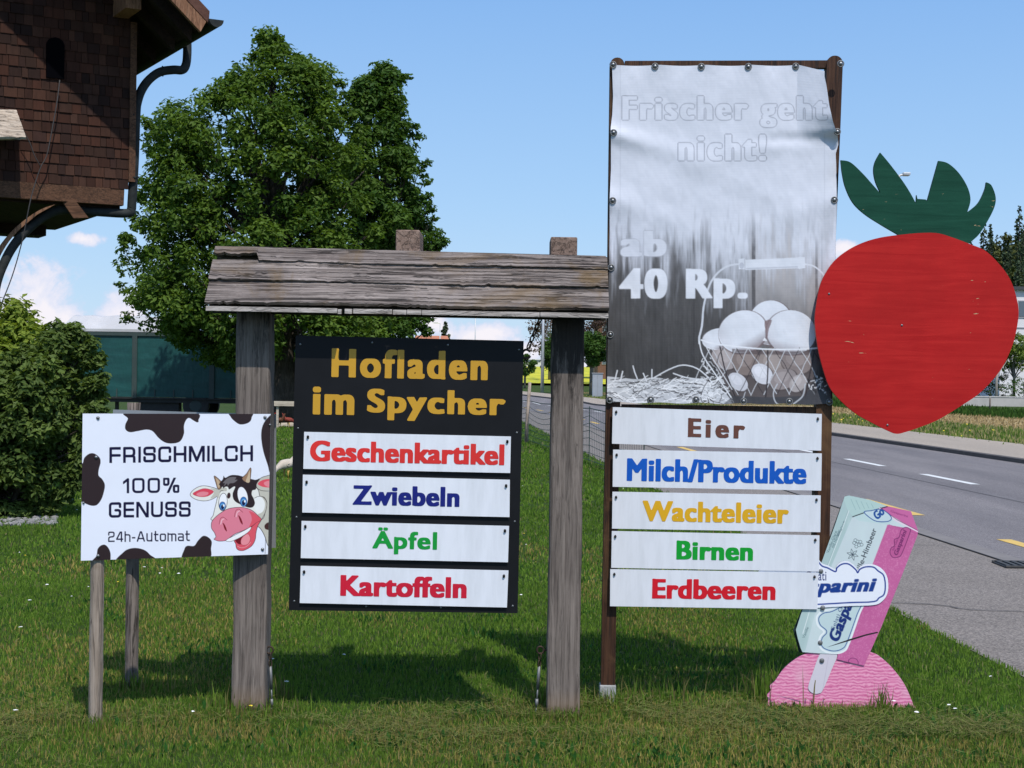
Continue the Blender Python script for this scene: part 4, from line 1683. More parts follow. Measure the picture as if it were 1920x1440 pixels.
def path_post(name, path, w, d, D, m, parent, round_top=True):
    pts = [P(x, y, D) for x, y in path]
    mb = MB()
    rows = []
    for p in pts:
        rows.append([(p.x - w / 2, D, p.z), (p.x + w / 2, D, p.z), (p.x + w / 2, D + d, p.z), (p.x - w / 2, D + d, p.z)])
    tp = pts[-1]
    if round_top:
        for k in range(1, 7):
            a = k / 6 * PI / 2
            ww = w / 2 * math.cos(a * .97)
            z = tp.z + w * .5 * math.sin(a)
            rows.append([(tp.x - ww, D, z), (tp.x + ww, D, z), (tp.x + ww, D + d, z), (tp.x - ww, D + d, z)])
    n = len(rows)
    vs = [v for r in rows for v in r]
    fs = [(4 * k + i, 4 * k + (i + 1) % 4, 4 * k + 4 + (i + 1) % 4, 4 * k + 4 + i) for k in range(n - 1) for i in range(4)]
    fs += [(3, 2, 1, 0), tuple(4 * (n - 1) + i for i in range(4))]
    mb.add(vs, fs)
    return mb.build(name, m, parent)


path_post('post', [(1139.8, 1312), (1145, 1000), (1150, 750), (1154, 400), (1157.5, 121)], .072, .07, FD, m_brown, frame)
path_post('post', [(1536, 1335), (1541, 1000), (1545.5, 760), (1552.5, 440), (1561, 240), (1565.5, 119)], .081, .075, FD, m_brown, frame)
mb = MB()
for (xa, ya), (xb, yb), h in (((1172, 114), (1550, 113), .038), ((1166, 758), (1530, 763), .04)):
    a, q = P(xa, ya, FD + .015), P(xb, yb, FD + .015)
    mb.hexa([a + Vector((0, 0, -h)), q + Vector((0, 0, -h)), q + Vector((0, .045, -h)), a + Vector((0, .045, -h)), a, q, q + Vector((0, .045, 0)), a + Vector((0, .045, 0))])
mb.build_each('rail', m_brown, frame)
m_conc = varied('concrete_foot', (.42, .43, .44), (.30, .31, .30), 14, .9, (1, 1, 1), .4)
mb = MB()
for px in (1139.3, 1536):
    p = P(px, 1318, FD)
    mb.box((p.x, FD + .035, .025), (.083, .085, .13))
mb.build_each('concrete_foot', m_conc, frame, bevel=.006)

# printed banner
BX = [(100, 1147), (121, 1147.5), (180, 1149.5), (215, 1148), (240, 1145), (262, 1145.5), (320, 1145.5), (375, 1143), (440, 1143), (500, 1141.5), (620, 1140), (700, 1138.5), (760, 1138)]
BXR = [(100, 1546), (132, 1546), (150, 1550), (185, 1555), (215, 1562), (240, 1571), (256, 1572), (275, 1567), (300, 1568), (375, 1569), (440, 1567), (520, 1565), (620, 1562), (760, 1558)]
cv = Canvas(1130, 100, 1580, 770, 1.5, (216, 219, 230))
yy, xx = np.mgrid[0:cv.H, 0:cv.W]
X, Y = xx / cv.sc + cv.x0, yy / cv.sc + cv.y0
# photographed barn boards fading up into white: streaky vertical grain
st = fbm(X * .10, Y * .014, 3, 4)
st2 = fbm(X * .35, Y * .022, 13, 4)
st3 = fbm(X * .05, Y * .012, 23, 3)
edge = np.interp(X, [1130, 1180, 1260, 1300, 1340, 1400, 1420, 1480, 1530, 1580], [468, 472, 462, 460, 500, 510, 466, 488, 500, 520])
dk = np.clip((Y - edge + (st - .5) * 150 + (st2 - .5) * 60) / 150 + .44, 0, 1)
dk = dk * dk * (3 - 2 * dk)
tint = np.interp(X, [1130, 1290, 1400, 1412, 1530, 1536, 1580], [0, 0, .05, .30, .30, .40, .42]) * np.clip(1.9 - (Y - 400) / 160, 0, 1)
lum = .042 + .045 * st2 + tint * (.35 + .9 * st) + .03 * st3
lum *= np.interp(Y, [400, 600, 700, 760], [1.4, 1.0, .75, .8])
wood_c = np.stack([lum * 1.02, lum * .97, lum * .99], 2)
faint = np.clip((Y - 360) / 90, 0, 1) * np.clip((st - .52) * 2.2, 0, .35)
base = np.array(lin((216, 219, 230)))
cv.a = (base * (1 - faint[..., None] * .6) * (1 - dk[..., None]) + wood_c * dk[..., None]).astype(np.float32)
for lx, top, wd_, al in ((1413, 395, 7, .75), (1531, 430, 5, .6), (1301, 440, 3, .45), (1163, 480, 2, .5), (1541, 420, 2.5, .4)):
    m = np.clip((wd_ / 2 - np.abs(X - lx)) / 1.2 + .5, 0, 1) * np.clip((Y - top) / 70, 0, 1) * np.clip(.45 + fbm(X * .1, Y * .06, 5) * .9, 0, 1)
    cv.put(m.astype(np.float32), (52, 48, 50), al)
m = np.clip((1 - np.abs(X - 1545) / 14), 0, 1) * np.clip((Y - 380) / 60, 0, 1) * np.clip((620 - Y) / 120, 0, 1)
cv.put(m.astype(np.float32), (190, 192, 200), .55)


def c6(L):
    return [(1120 + x / 4, 420 + y / 4) for x, y in L]


def rline(a, b_, col, w, wob=3, al=1.0):
    n = 6
    pts = [(a[0] + (b_[0] - a[0]) * k / n + random.uniform(-wob, wob), a[1] + (b_[1] - a[1]) * k / n + random.uniform(-wob, wob)) for k in range(n + 1)]
    cv.line(smooth_poly(c6(pts), 3, False), col, w, al)


# straw bed
cv.fill(c6([(0, 1165), (140, 1150), (300, 1165), (430, 1150), (560, 1170), (700, 1160), (780, 1160), (850, 1190), (950, 1260), (1010, 1340), (980, 1400), (0, 1400)]), (206, 208, 214), 3, .93)
for i in range(230):
    x, y = random.uniform(40, 900), random.uniform(1165, 1345)
    l = random.uniform(30, 150)
    a = random.gauss(0, .38)
    rline((x, y), (x + l * math.cos(a), y + l * math.sin(a)), random.choice([(62, 58, 60), (82, 80, 84), (240, 241, 246), (246, 246, 250), (244, 245, 250)]), random.uniform(.6, 1.5), 5)
for i in range(60):
    x, y = random.uniform(750, 960), random.uniform(850, 1320)
    x = min(x, 800 + (y - 850) * .42)
    rline((x, y), (x + random.uniform(10, 80), y + random.uniform(-60, 70)), random.choice([(236, 237, 242), (60, 56, 58), (226, 228, 234)]), random.uniform(.7, 1.4), 9)
for q in ([(430, 1150), (540, 1090), (640, 1058), (740, 1080), (820, 1140), (860, 1190)], [(268, 1065), (280, 1110), (300, 1160)], [(150, 1098), (132, 1170)], [(190, 1105), (172, 1180)], [(410, 1092), (408, 1160)], [(345, 1120), (370, 1180)], [(570, 1120), (660, 1150), (760, 1165)]):
    cv.line(smooth_poly(c6(q), 5, False), (226, 228, 235), 2.2)
# handle and wires
wire = smooth_poly(c6([(1060, 300), (980, 315), (905, 365), (850, 440), (815, 540), (795, 640), (785, 760), (765, 850), (765, 895)]), 6, False)
cv.line(wire, (214, 217, 226), 3.6)
cv.line(smooth_poly(c6([(1555, 300), (1620, 315), (1680, 360), (1720, 420)]), 6, False), (220, 222, 230), 3.0)
cv.fill(c6([(1058, 262), (1105, 258), (1115, 268), (1500, 252), (1515, 246), (1556, 250), (1560, 330), (1515, 338), (1500, 332), (1115, 345), (1100, 338), (1060, 340)]), (222, 225, 234))
cv.line(c6([(1120, 335), (1500, 322)]), (176, 178, 190), 2.5, .6)
cv.line(c6([(1105, 262), (1108, 340)]), (180, 182, 192), 1)
cv.ell(*c6([(1083, 312)])[0], 4.5, 6, (196, 199, 210))
# eggs
EG = (228, 231, 240)
body = [(800, 885), (860, 1010), (960, 1200), (1020, 1290), (1290, 1300), (1560, 1290), (1640, 1120), (1700, 930), (1250, 935), (1000, 910)]
cv.fill(c6(body), (92, 84, 84), 0)
for ex, ey, rx, ry, rot, col in ((960, 1010, 110, 90, .5, (170, 160, 160)), (1120, 1030, 110, 120, 0, (136, 122, 118)), (1330, 1050, 130, 130, 0, (150, 138, 134)), (1500, 1030, 130, 110, .3, (140, 128, 126)),
                                 (1060, 1190, 90, 62, .7, (206, 206, 214)), (1240, 1130, 95, 75, .7, (214, 214, 222)), (1400, 1170, 110, 80, -.4, (150, 140, 140)), (1510, 1200, 80, 62, -.8, (176, 168, 168))):
    px, py = c6([(ex, ey)])[0]
    cv.ell(px, py, rx / 4, ry / 4, (84, 74, 74), rot, .8)
    cv.ell(px - 1.2, py - 1.5, rx / 4 * .93, ry / 4 * .92, col, rot)
    cv.ell(px - 4, py - 5, rx / 4 * .55, ry / 4 * .5, tuple(min(255, v + 26) for v in col), rot, .55)
for ex, ey, rx, ry, rot in ((905, 862, 122, 80, -.2), (1300, 740, 165, 170, 0), (1090, 808, 186, 160, -.35), (1455, 812, 188, 168, .2)):
    px, py = c6([(ex, ey)])[0]
    if ex > 1000:
        cv.ell(px + (-1.2 if ex > 1400 else 1.2), py + 1.0, rx / 4 * 1.03, ry / 4 * 1.03, (120, 104, 106), rot, .75)
    cv.ell(px, py, rx / 4 * .985, ry / 4 * .985, EG, rot)
    mk = cv.mask([(px + rx / 4 * .97 * math.cos(t_), py + ry / 4 * .97 * math.sin(t_)) for t_ in np.linspace(0, 2 * PI, 40)])
    low = np.clip(((Y - py) * .9 + (X - px) * (.5 if ex < 1200 else -.2) - ry / 4 * .42) / (ry / 4 * .5), 0, 1)
    cv.put((mk * low).astype(np.float32), (128, 110, 112), .78)
    lft = np.clip((-(X - px) * .8 + (Y - py) * .3 - rx / 4 * .35) / (rx / 4 * .7), 0, 1)
    cv.put((mk * lft).astype(np.float32), (186, 180, 188), .5)
cv.fill(c6([(1255, 730), (1310, 720), (1285, 790), (1275, 860), (1262, 800)]), (134, 114, 116), 2, .9)
cv.fill(c6([(1240, 875), (1255, 850), (1275, 878)]), (240, 241, 246))
cv.fill(c6([(1010, 935), (1250, 955), (1500, 955), (1650, 940), (1660, 985), (1010, 975)]), (96, 84, 86), 0, .75)
# wire mesh of the basket
for k in range(9):
    x = 850 + k * 95
    for s_ in (1, -1):
        rline((x, 930), (x + s_ * 190 + 20, 1280), (206, 208, 214) if (k + s_) % 3 else (58, 52, 56), 1.3, 6)
for q in ([(920, 920), (960, 1100), (1035, 1300)], [(1278, 940), (1278, 1120), (1262, 1300)], [(1630, 940), (1560, 1300)]):
    cv.line(smooth_poly(c6(q), 5, False), (52, 46, 50), 2.4)
cv.line(smooth_poly(c6([(780, 870), (860, 895), (1000, 914), (1250, 938), (1500, 940), (1660, 930)]), 6, False), (236, 238, 245), 2.8)
cv.line(smooth_poly(c6([(765, 880), (790, 980), (860, 1090), (950, 1220), (1010, 1310)]), 6, False), (232, 234, 240), 2.2)
cv.line(smooth_poly(c6([(800, 890), (860, 1000), (930, 1110), (1010, 1240)]), 6, False), (225, 227, 233), 1.6)
cv.fill(c6([(1020, 1290), (1290, 1300), (1560, 1290), (1640, 1150), (1780, 1200), (1780, 1400), (990, 1400), (950, 1345)]), (70, 70, 76), 0, .72)
for q, w in (([(1350, 1200), (1320, 1270), (1340, 1340), (1390, 1360)], 2.2), ([(1560, 1200), (1540, 1290), (1470, 1350)], 2.4), ([(1080, 1350), (1110, 1260)], 1.6), ([(1600, 1180), (1680, 1160)], 2), ([(1640, 1230), (1690, 1180)], 2)):
    cv.line(smooth_poly(c6(q), 5, False), (196, 199, 206), w, .9)
for i in range(40):
    x, y = random.uniform(1570, 1730), random.uniform(1150, 1260)
    rline((x, y), (x + random.uniform(-25, 25), y + random.uniform(-20, 20)), random.choice([(230, 231, 236), (40, 38, 42)]), 1.4, 2)
GR = (92, 94, 110)
put_text(cv, 'Frischer geht', (1167, 180.5, 1551, 238.5), (218, 221, 232), .056, .008, outline=GR, al=.7, space=1.22)
put_text(cv, 'nicht!', (1272, 252.5, 1436.5, 301), (218, 221, 232), .056, .008, outline=GR, al=.7, space=1.22)
put_text(cv, 'ab', (1164, 433, 1249, 480.5), (216, 219, 229), .062, .012, space=1.2, outline=(178, 180, 190))
put_text(cv, '40 Rp.', (1161, 503, 1401.5, 577.5), (229, 232, 241), .062, .010, space=1.2)
for y_ in (1163,):
    m = np.clip(1.3 - np.abs(X - y_), 0, 1) * (Y < 420)
    cv.put(m.astype(np.float32), (196, 199, 210), .6)
m = np.clip(1.3 - np.abs(X - 1546), 0, 1) * (Y < 430) * (Y > 250)
cv.put(m.astype(np.float32), (196, 199, 210), .6)


def sstep(a, b_, x):
    t_ = np.clip((x - a) / (b_ - a), 0, 1)
    return t_ * t_ * (3 - 2 * t_)


def cloth(px, py):
    """how far the banner stands off the frame towards the viewer, metres"""
    u = (px - 1145) / 420
    d = .010 * np.sin(np.clip(u, 0, 1) * PI) + .010 * (fbm(px * .012 + 3, py * .008, 41, 3) - .5) + .004 * (fbm(px * .05, py * .03, 43, 3) - .5)
    # long diagonal pulls from the side bolts
    for bx, by, sx, sl_, am, wd_ in ((1150, 252, 1, .22, .014, 15), (1150, 376, 1, .30, .008, 20), (1562, 250, -1, .08, .016, 13), (1562, 375, -1, .28, .007, 22), (1150, 500, 1, .2, .004, 16)):
        t_ = (px - bx) * sx
        q = (py - by - sl_ * t_ - .0006 * t_ * t_) / (wd_ * (1 + t_ / 220))
        d = d + am * np.exp(-q * q) * np.exp(-np.clip(t_, 0, 999) / 170) * (t_ > -20)
    # crease under the sagging top right corner
    q = (py - 264 + .06 * (px - 1420)) / 13
    d = d - .014 * np.exp(-q * q) * sstep(1380, 1500, px)
    # puckers between the top bolts
    ph = (px - 1150) / 87.5 * 2 * PI
    d = d + .006 * (np.cos(ph)) * np.exp(-np.clip(py - 121, 0, 999) / 20)
    d = d + .0035 * np.cos((py - 250) / 125 * 2 * PI) * (np.exp(-np.clip(px - 1146, 0, 999) / 14) + np.exp(-np.clip(1568 - px, 0, 999) / 14))
    # loose flap: everything right of a sharp hinge stands out and faces left
    k = 1 - sstep(205, 272, py - .10 * (px - 1495))
    d = d + k * np.clip(px - 1494.5, 0, 999) * .00272 * .40
    return d


cloth_obj_loc = P(1350, 757, 7.89)
nu, nv = 425, 640
u, v = np.meshgrid(np.linspace(0, 1, nu), np.linspace(0, 1, nv))
py = 121.5 + v * (756.5 - 121.5)
lx = np.interp(py, *zip(*BX))
rx_ = np.interp(py, *zip(*BXR))
px = lx + u * (rx_ - lx)
ph = (px - 1150) / 87.5
topy = 121.5 + 2.0 * np.abs(np.sin(ph * PI)) * (px < 1497) + np.clip(px - 1497, 0, 99) * .24
boty = 754.5 + (px - 1138) * .009 + 1.0 * np.sin(px * .08)
py = topy + v * (boty - topy)
px, py = px.ravel(), py.ravel()
W = world(px, py, 7.893 - cloth(px, py))
iy, ix = np.mgrid[0:nv - 1, 0:nu - 1]
i0 = (iy * nu + ix).ravel()
m_ban = art_mat('banner_print', .42)
t, b = tree_of(m_ban)
wv = t.node('ShaderNodeTexWave', i_Scale=38.0)
wv.bands_direction = 'Z'
t.link(t.coord('Object'), wv.inputs['Vector'])
bump(t, b, wv.outputs['Fac'], .12, .001)
ban = thing('egg_banner', tuple(cloth_obj_loc), 'tall faded fabric banner reading Frischer geht nicht, ab 40 Rp., with a basket of eggs', 'banner')
np_mesh('cloth', W, [np.stack([i0, i0 + nu, i0 + nu + 1, i0 + 1], 1)], m_ban, ban, 'art', cv.sample(px, py), smooth=True)
mb = MB()
mbr = MB()
for cx, cy, cr in ((118, 165, 5), (433, 178, 5), (780, 180, 5), (1133, 180, 5), (1488, 178, 5), (1825, 158, 5), (122, 675, 5), (115, 1185, 5), (1800, 668, 5), (1778, 1180, 5),
                   (103, 1687, 6), (97, 2190, 6), (92, 2680, 6), (400, 2678, 6), (740, 2678, 6), (1097, 2690, 6), (1440, 2692, 6), (1740, 2695, 6)):
    x_, y_ = 1120 + cx / 4, 80 + cy / 4
    if cy > 1300:
        y_ = 420 + (cy - 1360) / 4
    d0 = 7.893 - float(cloth(np.array([min(max(x_, 1147), 1560)]), np.array([float(y_)]))[0])
    s = P(x_, y_, d0 - .001)
    mb.disc(s, (0, -1, 0), .0115, .009, 12, dome=True)
    mbr.tube([s + Vector((.0155 * math.cos(w), -.001, .0155 * math.sin(w))) for w in np.linspace(0, 2 * PI, 17)[:-1]], .003, 6, closed=True)
mb.build_each('bolt', m_screw, ban, True)
mbr.build_each('eyelet', m_alu2, ban, True)

# product plates below the banner
PR = [('brown', 'Eier', [(168, 80), (1512, 124), (1508, 360), (163, 315)], (1290, 785.3, 1396.8, 820.5), .031, (106, 64, 52), [(190, 112), (1486, 156)], 1.34),
      ('blue', 'Milch/Produkte', [(170, 353), (1512, 378), (1508, 617), (167, 592)], (1176, 862.5, 1512.3, 905), .019, (0, 88, 192), [(193, 388), (1484, 410)], 1.06),
      ('yellow', 'Wachteleier', [(166, 624), (1505, 648), (1502, 884), (163, 861)], (1205.3, 941.3, 1478.3, 979), .0195, (226, 172, 22), [(189, 660), (1478, 677)], 1.08),
      ('green', 'Birnen', [(162, 877), (1497, 905), (1494, 1137), (158, 1113)], (1269, 1014.6, 1411.6, 1049.8), .018, (0, 158, 44), [(184, 912), (1470, 935)], 1.08),
      ('red', 'Erdbeeren', [(152, 1122), (1490, 1145), (1484, 1380), (150, 1360)], (1222.8, 1086.5, 1454.3, 1123.3), .013, (214, 14, 36), [(178, 1155), (1465, 1172)], 1.07)]
SD = 7.868
for cn, word, q, box, sl_, rgb, holes, spc in PR:
    q = [(1100 + x / 3.429, 740 + y / 3.429) for x, y in q]
    cc0 = P((q[2][0] + q[3][0]) / 2, (q[2][1] + q[3][1]) / 2, SD)
    th = thing('product_plate', (cc0.x, SD, cc0.z), f'white plate reading {word} in {cn} letters below the egg banner', 'sign plate', 'white product plates')
    dd = SD
    quad_plate('plate', q, lambda x, y: dd, .006, [m_white, m_white], th)
    lettering(word, box, dd - .0014, varied('lettering_' + cn + '_on_plate', lin(rgb), lin(tuple(int(v_ * .94) for v_ in rgb)), 3, .4), th, BDX, BDY, sl_, spc)
    mb = MB()
    for hx, hy in holes:
        s = P(1100 + hx / 3.429, 740 + hy / 3.429, dd - .001)
        mb.disc(s + Vector((0, 0, .004)), (0, -1, 0), .0048, .003, 8)
        mb.disc(s, (0, -1, 0), .0068, .010, 10, dome=True)
    mb.build_each('hook', m_blackm, th, True)


# ================================================================== STRAWBERRY SIGN
def plywood(name, c1, c2, chip=.0):
    m = mat(name, c1, .6, spec=.14)
    t, b = tree_of(m)
    v = t.coord('Object', (2.0, 1, 26))
    n = t.noise(v, 1.3, 8, .55, .8)
    c = t.ramp(n, [(.3, c1), (.52, tuple(.5 * (a + q) for a, q in zip(c1, c2))), (.72, c2)])
    bl = t.noise(t.coord('Object'), 2.3, 4, .6)
    c = t.mix(1.0, c, t.ramp(bl, [(.3, .86), (.7, 1.1)]), 'MULTIPLY')
    chn = t.noise(t.coord('Object', (5, 1, 26), loc=(3, 0, 1)), 2.2, 4, .55, .3)
    area = t.noise(t.coord('Object'), 1.6, 2, .5)
    f = t.ramp(t.math('ADD', chn, t.math('MULTIPLY', area, .35)), [(.885 - chip, 0.0), (.90 - chip, 1.0)])
    c = t.mix(f, c, (.50, .36, .20))
    t.link(c, b.inputs['Base Color'])
    bump(t, b, t.math('SUBTRACT', n, t.math('MULTIPLY', f, .4)), .25, .004)
    return m


def cs(L):
    return [(1500 + x / 2.4833, 260 + y / 2.4828) for x, y in L]


m_red = plywood('red_painted_plywood', (.40, .011, .012), (.49, .020, .018))
m_grn = plywood('green_painted_plywood', (.006, .050, .030), (.012, .075, .046), .01)
m_rede = varied('red_painted_edge', (.40, .03, .03), (.5, .10, .07), 12, .7)
m_grne = varied('green_painted_edge', (.01, .04, .03), (.02, .06, .05), 12, .7)
berry = [(70, 860), (75, 780), (95, 680), (130, 610), (170, 560), (230, 515), (300, 481), (380, 459), (470, 447), (560, 439), (640, 440), (710, 460), (790, 490), (860, 520), (920, 575), (970, 640), (1000, 710), (1018, 800), (1010, 880), (990, 960), (950, 1050), (900, 1120), (830, 1190), (740, 1250), (640, 1310), (550, 1346), (490, 1366), (450, 1374), (410, 1360), (340, 1325), (260, 1280), (190, 1220), (140, 1160), (110, 1080), (85, 980)]
leaf = (smooth_poly([(190, 100), (235, 110), (290, 160), (335, 210), (372, 252)], 5, False)
        + smooth_poly([(374, 250), (352, 200), (343, 150), (350, 108), (373, 65)], 5, False)
        + smooth_poly([(374, 65), (420, 120), (480, 200), (515, 255), (541, 303)], 5, False)
        + [(543, 262), (547, 280), (586, 283), (592, 292)]
        + smooth_poly([(645, 103), (690, 115), (740, 160), (780, 225), (794, 285), (779, 343)], 5, False)
        + smooth_poly([(781, 342), (830, 300), (860, 240), (868, 203)], 5, False)
        + smooth_poly([(869, 203), (892, 218), (911, 270), (905, 320), (870, 390), (830, 450), (785, 488)], 5, False)
        + [(710, 475), (640, 455), (560, 456), (470, 462)]
        + smooth_poly([(460, 449), (380, 402), (300, 350), (245, 295), (210, 220), (195, 150)], 5, False))
c0 = P(1690, 812, 7.83)
straw_sign = thing('strawberry_sign', tuple(c0), 'big red plywood strawberry with dark green leaves beside the egg banner', 'cutout sign')
prism('fruit', cs(smooth_poly(berry, 6)), 7.832, .018, [m_red, m_rede], straw_sign)
prism('leaf_crown', cs(leaf), 7.852, .018, [m_grn, m_grne], straw_sign)
mb = MB()
for x_, y_ in ((1554.5, 551), (1691, 610), (1664, 797)):
    mb.disc(P(x_, y_, 7.8318), (0, -1, 0), .006, .003, 10, dome=True)
mb.build_each('screw', m_screw, straw_sign, True)

# ================================================================== ICE CREAM SIGN
def c8(L):
    return [(1400 + x / 3.1316, 900 + y / 3.1304) for x, y in L]


m_sheet = art_mat('ice_sign_print', .35)
m_dkp = varied('dark_sign_edge', (.05, .02, .045), (.09, .03, .07), 10, .7)
m_tealedge = varied('dark_teal_edge', (.01, .03, .03), (.02, .05, .05), 10, .6)
c0 = G(1580, 1329)
ice = thing('ice_cream_sign', (c0.x, 7.89, 0), 'pink and pale blue wrapped ice lolly cutout standing in a pink scoop', 'cutout sign')
dome = [(130, 1342), (118, 1318), (128, 1290), (120, 1262), (140, 1235), (138, 1205), (165, 1180), (215, 1110), (275, 1058), (340, 1022), (440, 1000), (600, 990), (735, 1012), (800, 1050), (870, 1120), (930, 1205), (972, 1300), (985, 1328), (1028, 1366), (1018, 1380), (950, 1352), (890, 1345), (800, 1368), (700, 1362), (480, 1356), (300, 1345)]
cv = Canvas(1425, 1200, 1745, 1350, 2.0, (232, 138, 178))
yy, xx = np.mgrid[0:cv.H, 0:cv.W]
X, Y = xx / cv.sc + cv.x0, yy / cv.sc + cv.y0
ph = Y * 1.05 + 7.5 * fbm(X * .085, Y * .10, 71, 3) + 2.2 * fbm(X * .25, Y * .22, 74, 2)
wv = np.sin(ph) * (.55 + .7 * fbm(X * .12, Y * .12, 72, 2))
cv.put(np.clip((wv - .30) * 2.6, 0, 1).astype(np.float32), (246, 178, 204), .85)
cv.put(np.clip((-.42 - wv) * 2.6, 0, 1).astype(np.float32), (208, 98, 148), .8)
cv.put(np.clip((fbm(X * .02, Y * .03, 73) - .5) * 3, 0, 1).astype(np.float32), (238, 190, 206), .5)
dpx = c8(smooth_poly(dome, 4))
K, fpx = outline_field(dpx, 1.2)
cut_plate('scoop', K, fpx, 7.884, [m_sheet, m_dkp], ice, .010, cv)
K, fpx = outline_field([(x - 0.5, y + 1) for x, y in dpx], .8)
cut_plate('rear_scoop', K, fpx, 7.988, [m_dkp, m_dkp], ice, .010)

# wrapped lolly
cv = Canvas(1480, 920, 1735, 1320, 2.4, (206, 219, 222))
axd = (295 / 813.4, -758 / 813.4)        # along the lolly, upwards
nrm = (758 / 813.4, 295 / 813.4)         # across it, to the right
cv.fill(c8([(540, 60), (640, 120), (618, 222), (440, 640), (345, 1000), (250, 1050), (200, 800)]), (180, 203, 202))
cv.fill(c8([(825, 262), (1040, 300), (1040, 360), (760, 960), (700, 1130), (515, 1080), (530, 1022), (640, 760)]), (203, 104, 158))
yy, xx = np.mgrid[0:cv.H, 0:cv.W]
X, Y = xx / cv.sc + cv.x0, yy / cv.sc + cv.y0
sp_ = fbm(X * .55, Y * .55, 81, 3)
pinkm = cv.mask(c8([(828, 262), (1040, 300), (1040, 360), (760, 960), (700, 1130), (515, 1080), (530, 1022), (640, 760)]))
cv.put((pinkm * np.clip((sp_ - .55) * 5, 0, 1)).astype(np.float32), (222, 140, 184), .6)
cv.put((pinkm * np.clip((fbm(X * .02, Y * .02, 83) - .5) * 3, 0, 1)).astype(np.float32), (186, 84, 142), .5)
cv.put((np.clip((fbm(X * .03, Y * .012, 84) - .5) * 3, 0, 1) * (1 - pinkm)).astype(np.float32), (212, 228, 228), .7)
cv.fill(c8([(560, 85), (725, 112), (830, 152), (690, 192), (625, 216), (590, 170)]), (186, 212, 208))
cv.fill(c8([(825, 152), (970, 182), (1012, 300), (925, 255), (780, 165)]), (208, 110, 164))
cv.fill(c8([(625, 216), (690, 195), (780, 168), (860, 235), (835, 262), (660, 240)]), (198, 220, 220))
cv.line(c8([(622, 216), (690, 192), (826, 156)]), (24, 30, 44), 1.8)
cv.line(c8([(780, 165), (880, 240), (1003, 302)]), (240, 214, 230), 2.2)
cv.line(c8([(783, 161), (884, 234), (1003, 296)]), (120, 52, 96), 1.0)
cv.line(c8([(835, 262), (920, 290), (1003, 318)]), (186, 92, 146), 1.0)
cv.line(c8([(600, 180), (560, 290), (440, 600), (372, 760), (330, 900)]), (224, 234, 234), 1.6)
cv.line(c8([(596, 180), (556, 290), (436, 600)]), (140, 172, 170), .8)
BLU, DBL = (32, 82, 156), (28, 52, 120)
# little badge on the pink side, larger badge and flavour text on the pale side
def badge(path, fill, line_, w):
    q = c8(smooth_poly(path, 5))
    cv.fill(q, fill)
    cv.line(list(q) + [q[0]], line_, w)


PUR = (122, 46, 104)
badge([(860, 455), (842, 430), (848, 400), (868, 385), (868, 350), (895, 335), (905, 298), (930, 278), (955, 285), (960, 305), (912, 430), (890, 452)], (196, 96, 152), PUR, 1.4)
badge([(450, 1000), (425, 965), (432, 920), (455, 890), (420, 855), (412, 805), (445, 770), (490, 760), (560, 735), (690, 700), (660, 790), (600, 960), (570, 1005), (510, 1018)], (204, 222, 224), (238, 244, 246), 3.4)
badge([(455, 988), (438, 960), (445, 925), (468, 900), (466, 880), (432, 850), (424, 810), (452, 782), (500, 772), (570, 740), (675, 715), (648, 790), (590, 950), (562, 990), (510, 1004)], (200, 220, 222), BLU, 1.6)
badge([(690, 190), (730, 180), (790, 172), (840, 205), (848, 232), (815, 245), (750, 238)], (204, 222, 226), BLU, 1.6)


def along(x, y, a=None):
    px_, py_ = c8([(x, y)])[0]
    return ((px_, py_), axd, nrm)


put_text(cv, 'Gasparini', (0, -11.5, 50, -1), PUR, .035, .02, shear=.15, ang=along(895, 448))
put_text(cv, 'Soft Glace', (6, -17, 32, -13), PUR, .0, .0, ang=along(895, 448))
put_text(cv, 'Gasparini', (0, -27, 120, 1), DBL, .05, .025, shear=.15, ang=along(555, 960), space=1.05)
put_text(cv, 'Gelati Glacés', (0, -6.8, 76, 0), (60, 84, 130), .0, .0, ang=along(510, 890))
put_text(cv, 'Vanille-Himbeer', (-34, -9, 72, 1), (44, 52, 66), .012, .012, ang=along(680, 500))
put_text(cv, 'Go', (0, -16, 20, 0), BLU, .05, .03, shear=.2, ang=(c8([(768, 235)])[0], (.75, -.66), (.66, .75)))
put_text(cv, 'Vanille-Glace', (0, -5, 44, 0), (70, 100, 110), .0, .0, ang=along(482, 430))
put_text(cv, 'mit Himbeer', (0, -6, 36, 0), (70, 100, 110), .0, .0, ang=along(512, 400))
put_text(cv, 'Eisglace', (0, -4.5, 30, 0), (70, 100, 110), .0, .0, ang=along(545, 330))
put_text(cv, 'Vanille', (0, -5, 22, 0), (70, 100, 110), .0, .0, ang=along(340, 930))
put_text(cv, 'Gasparini', (0, -5, 34, 0), (150, 60, 120), .02, .01, ang=(c8([(842, 190)])[0], (.95, .31), (-.31, .95)))
for k in range(5):
    a_, b2 = c8([(612 + k * 30, 112 + k * 7)])[0], c8([(640 + k * 26, 175 - k * 3)])[0]
    cv.line([a_, b2], (120, 160, 164), .7, .8)
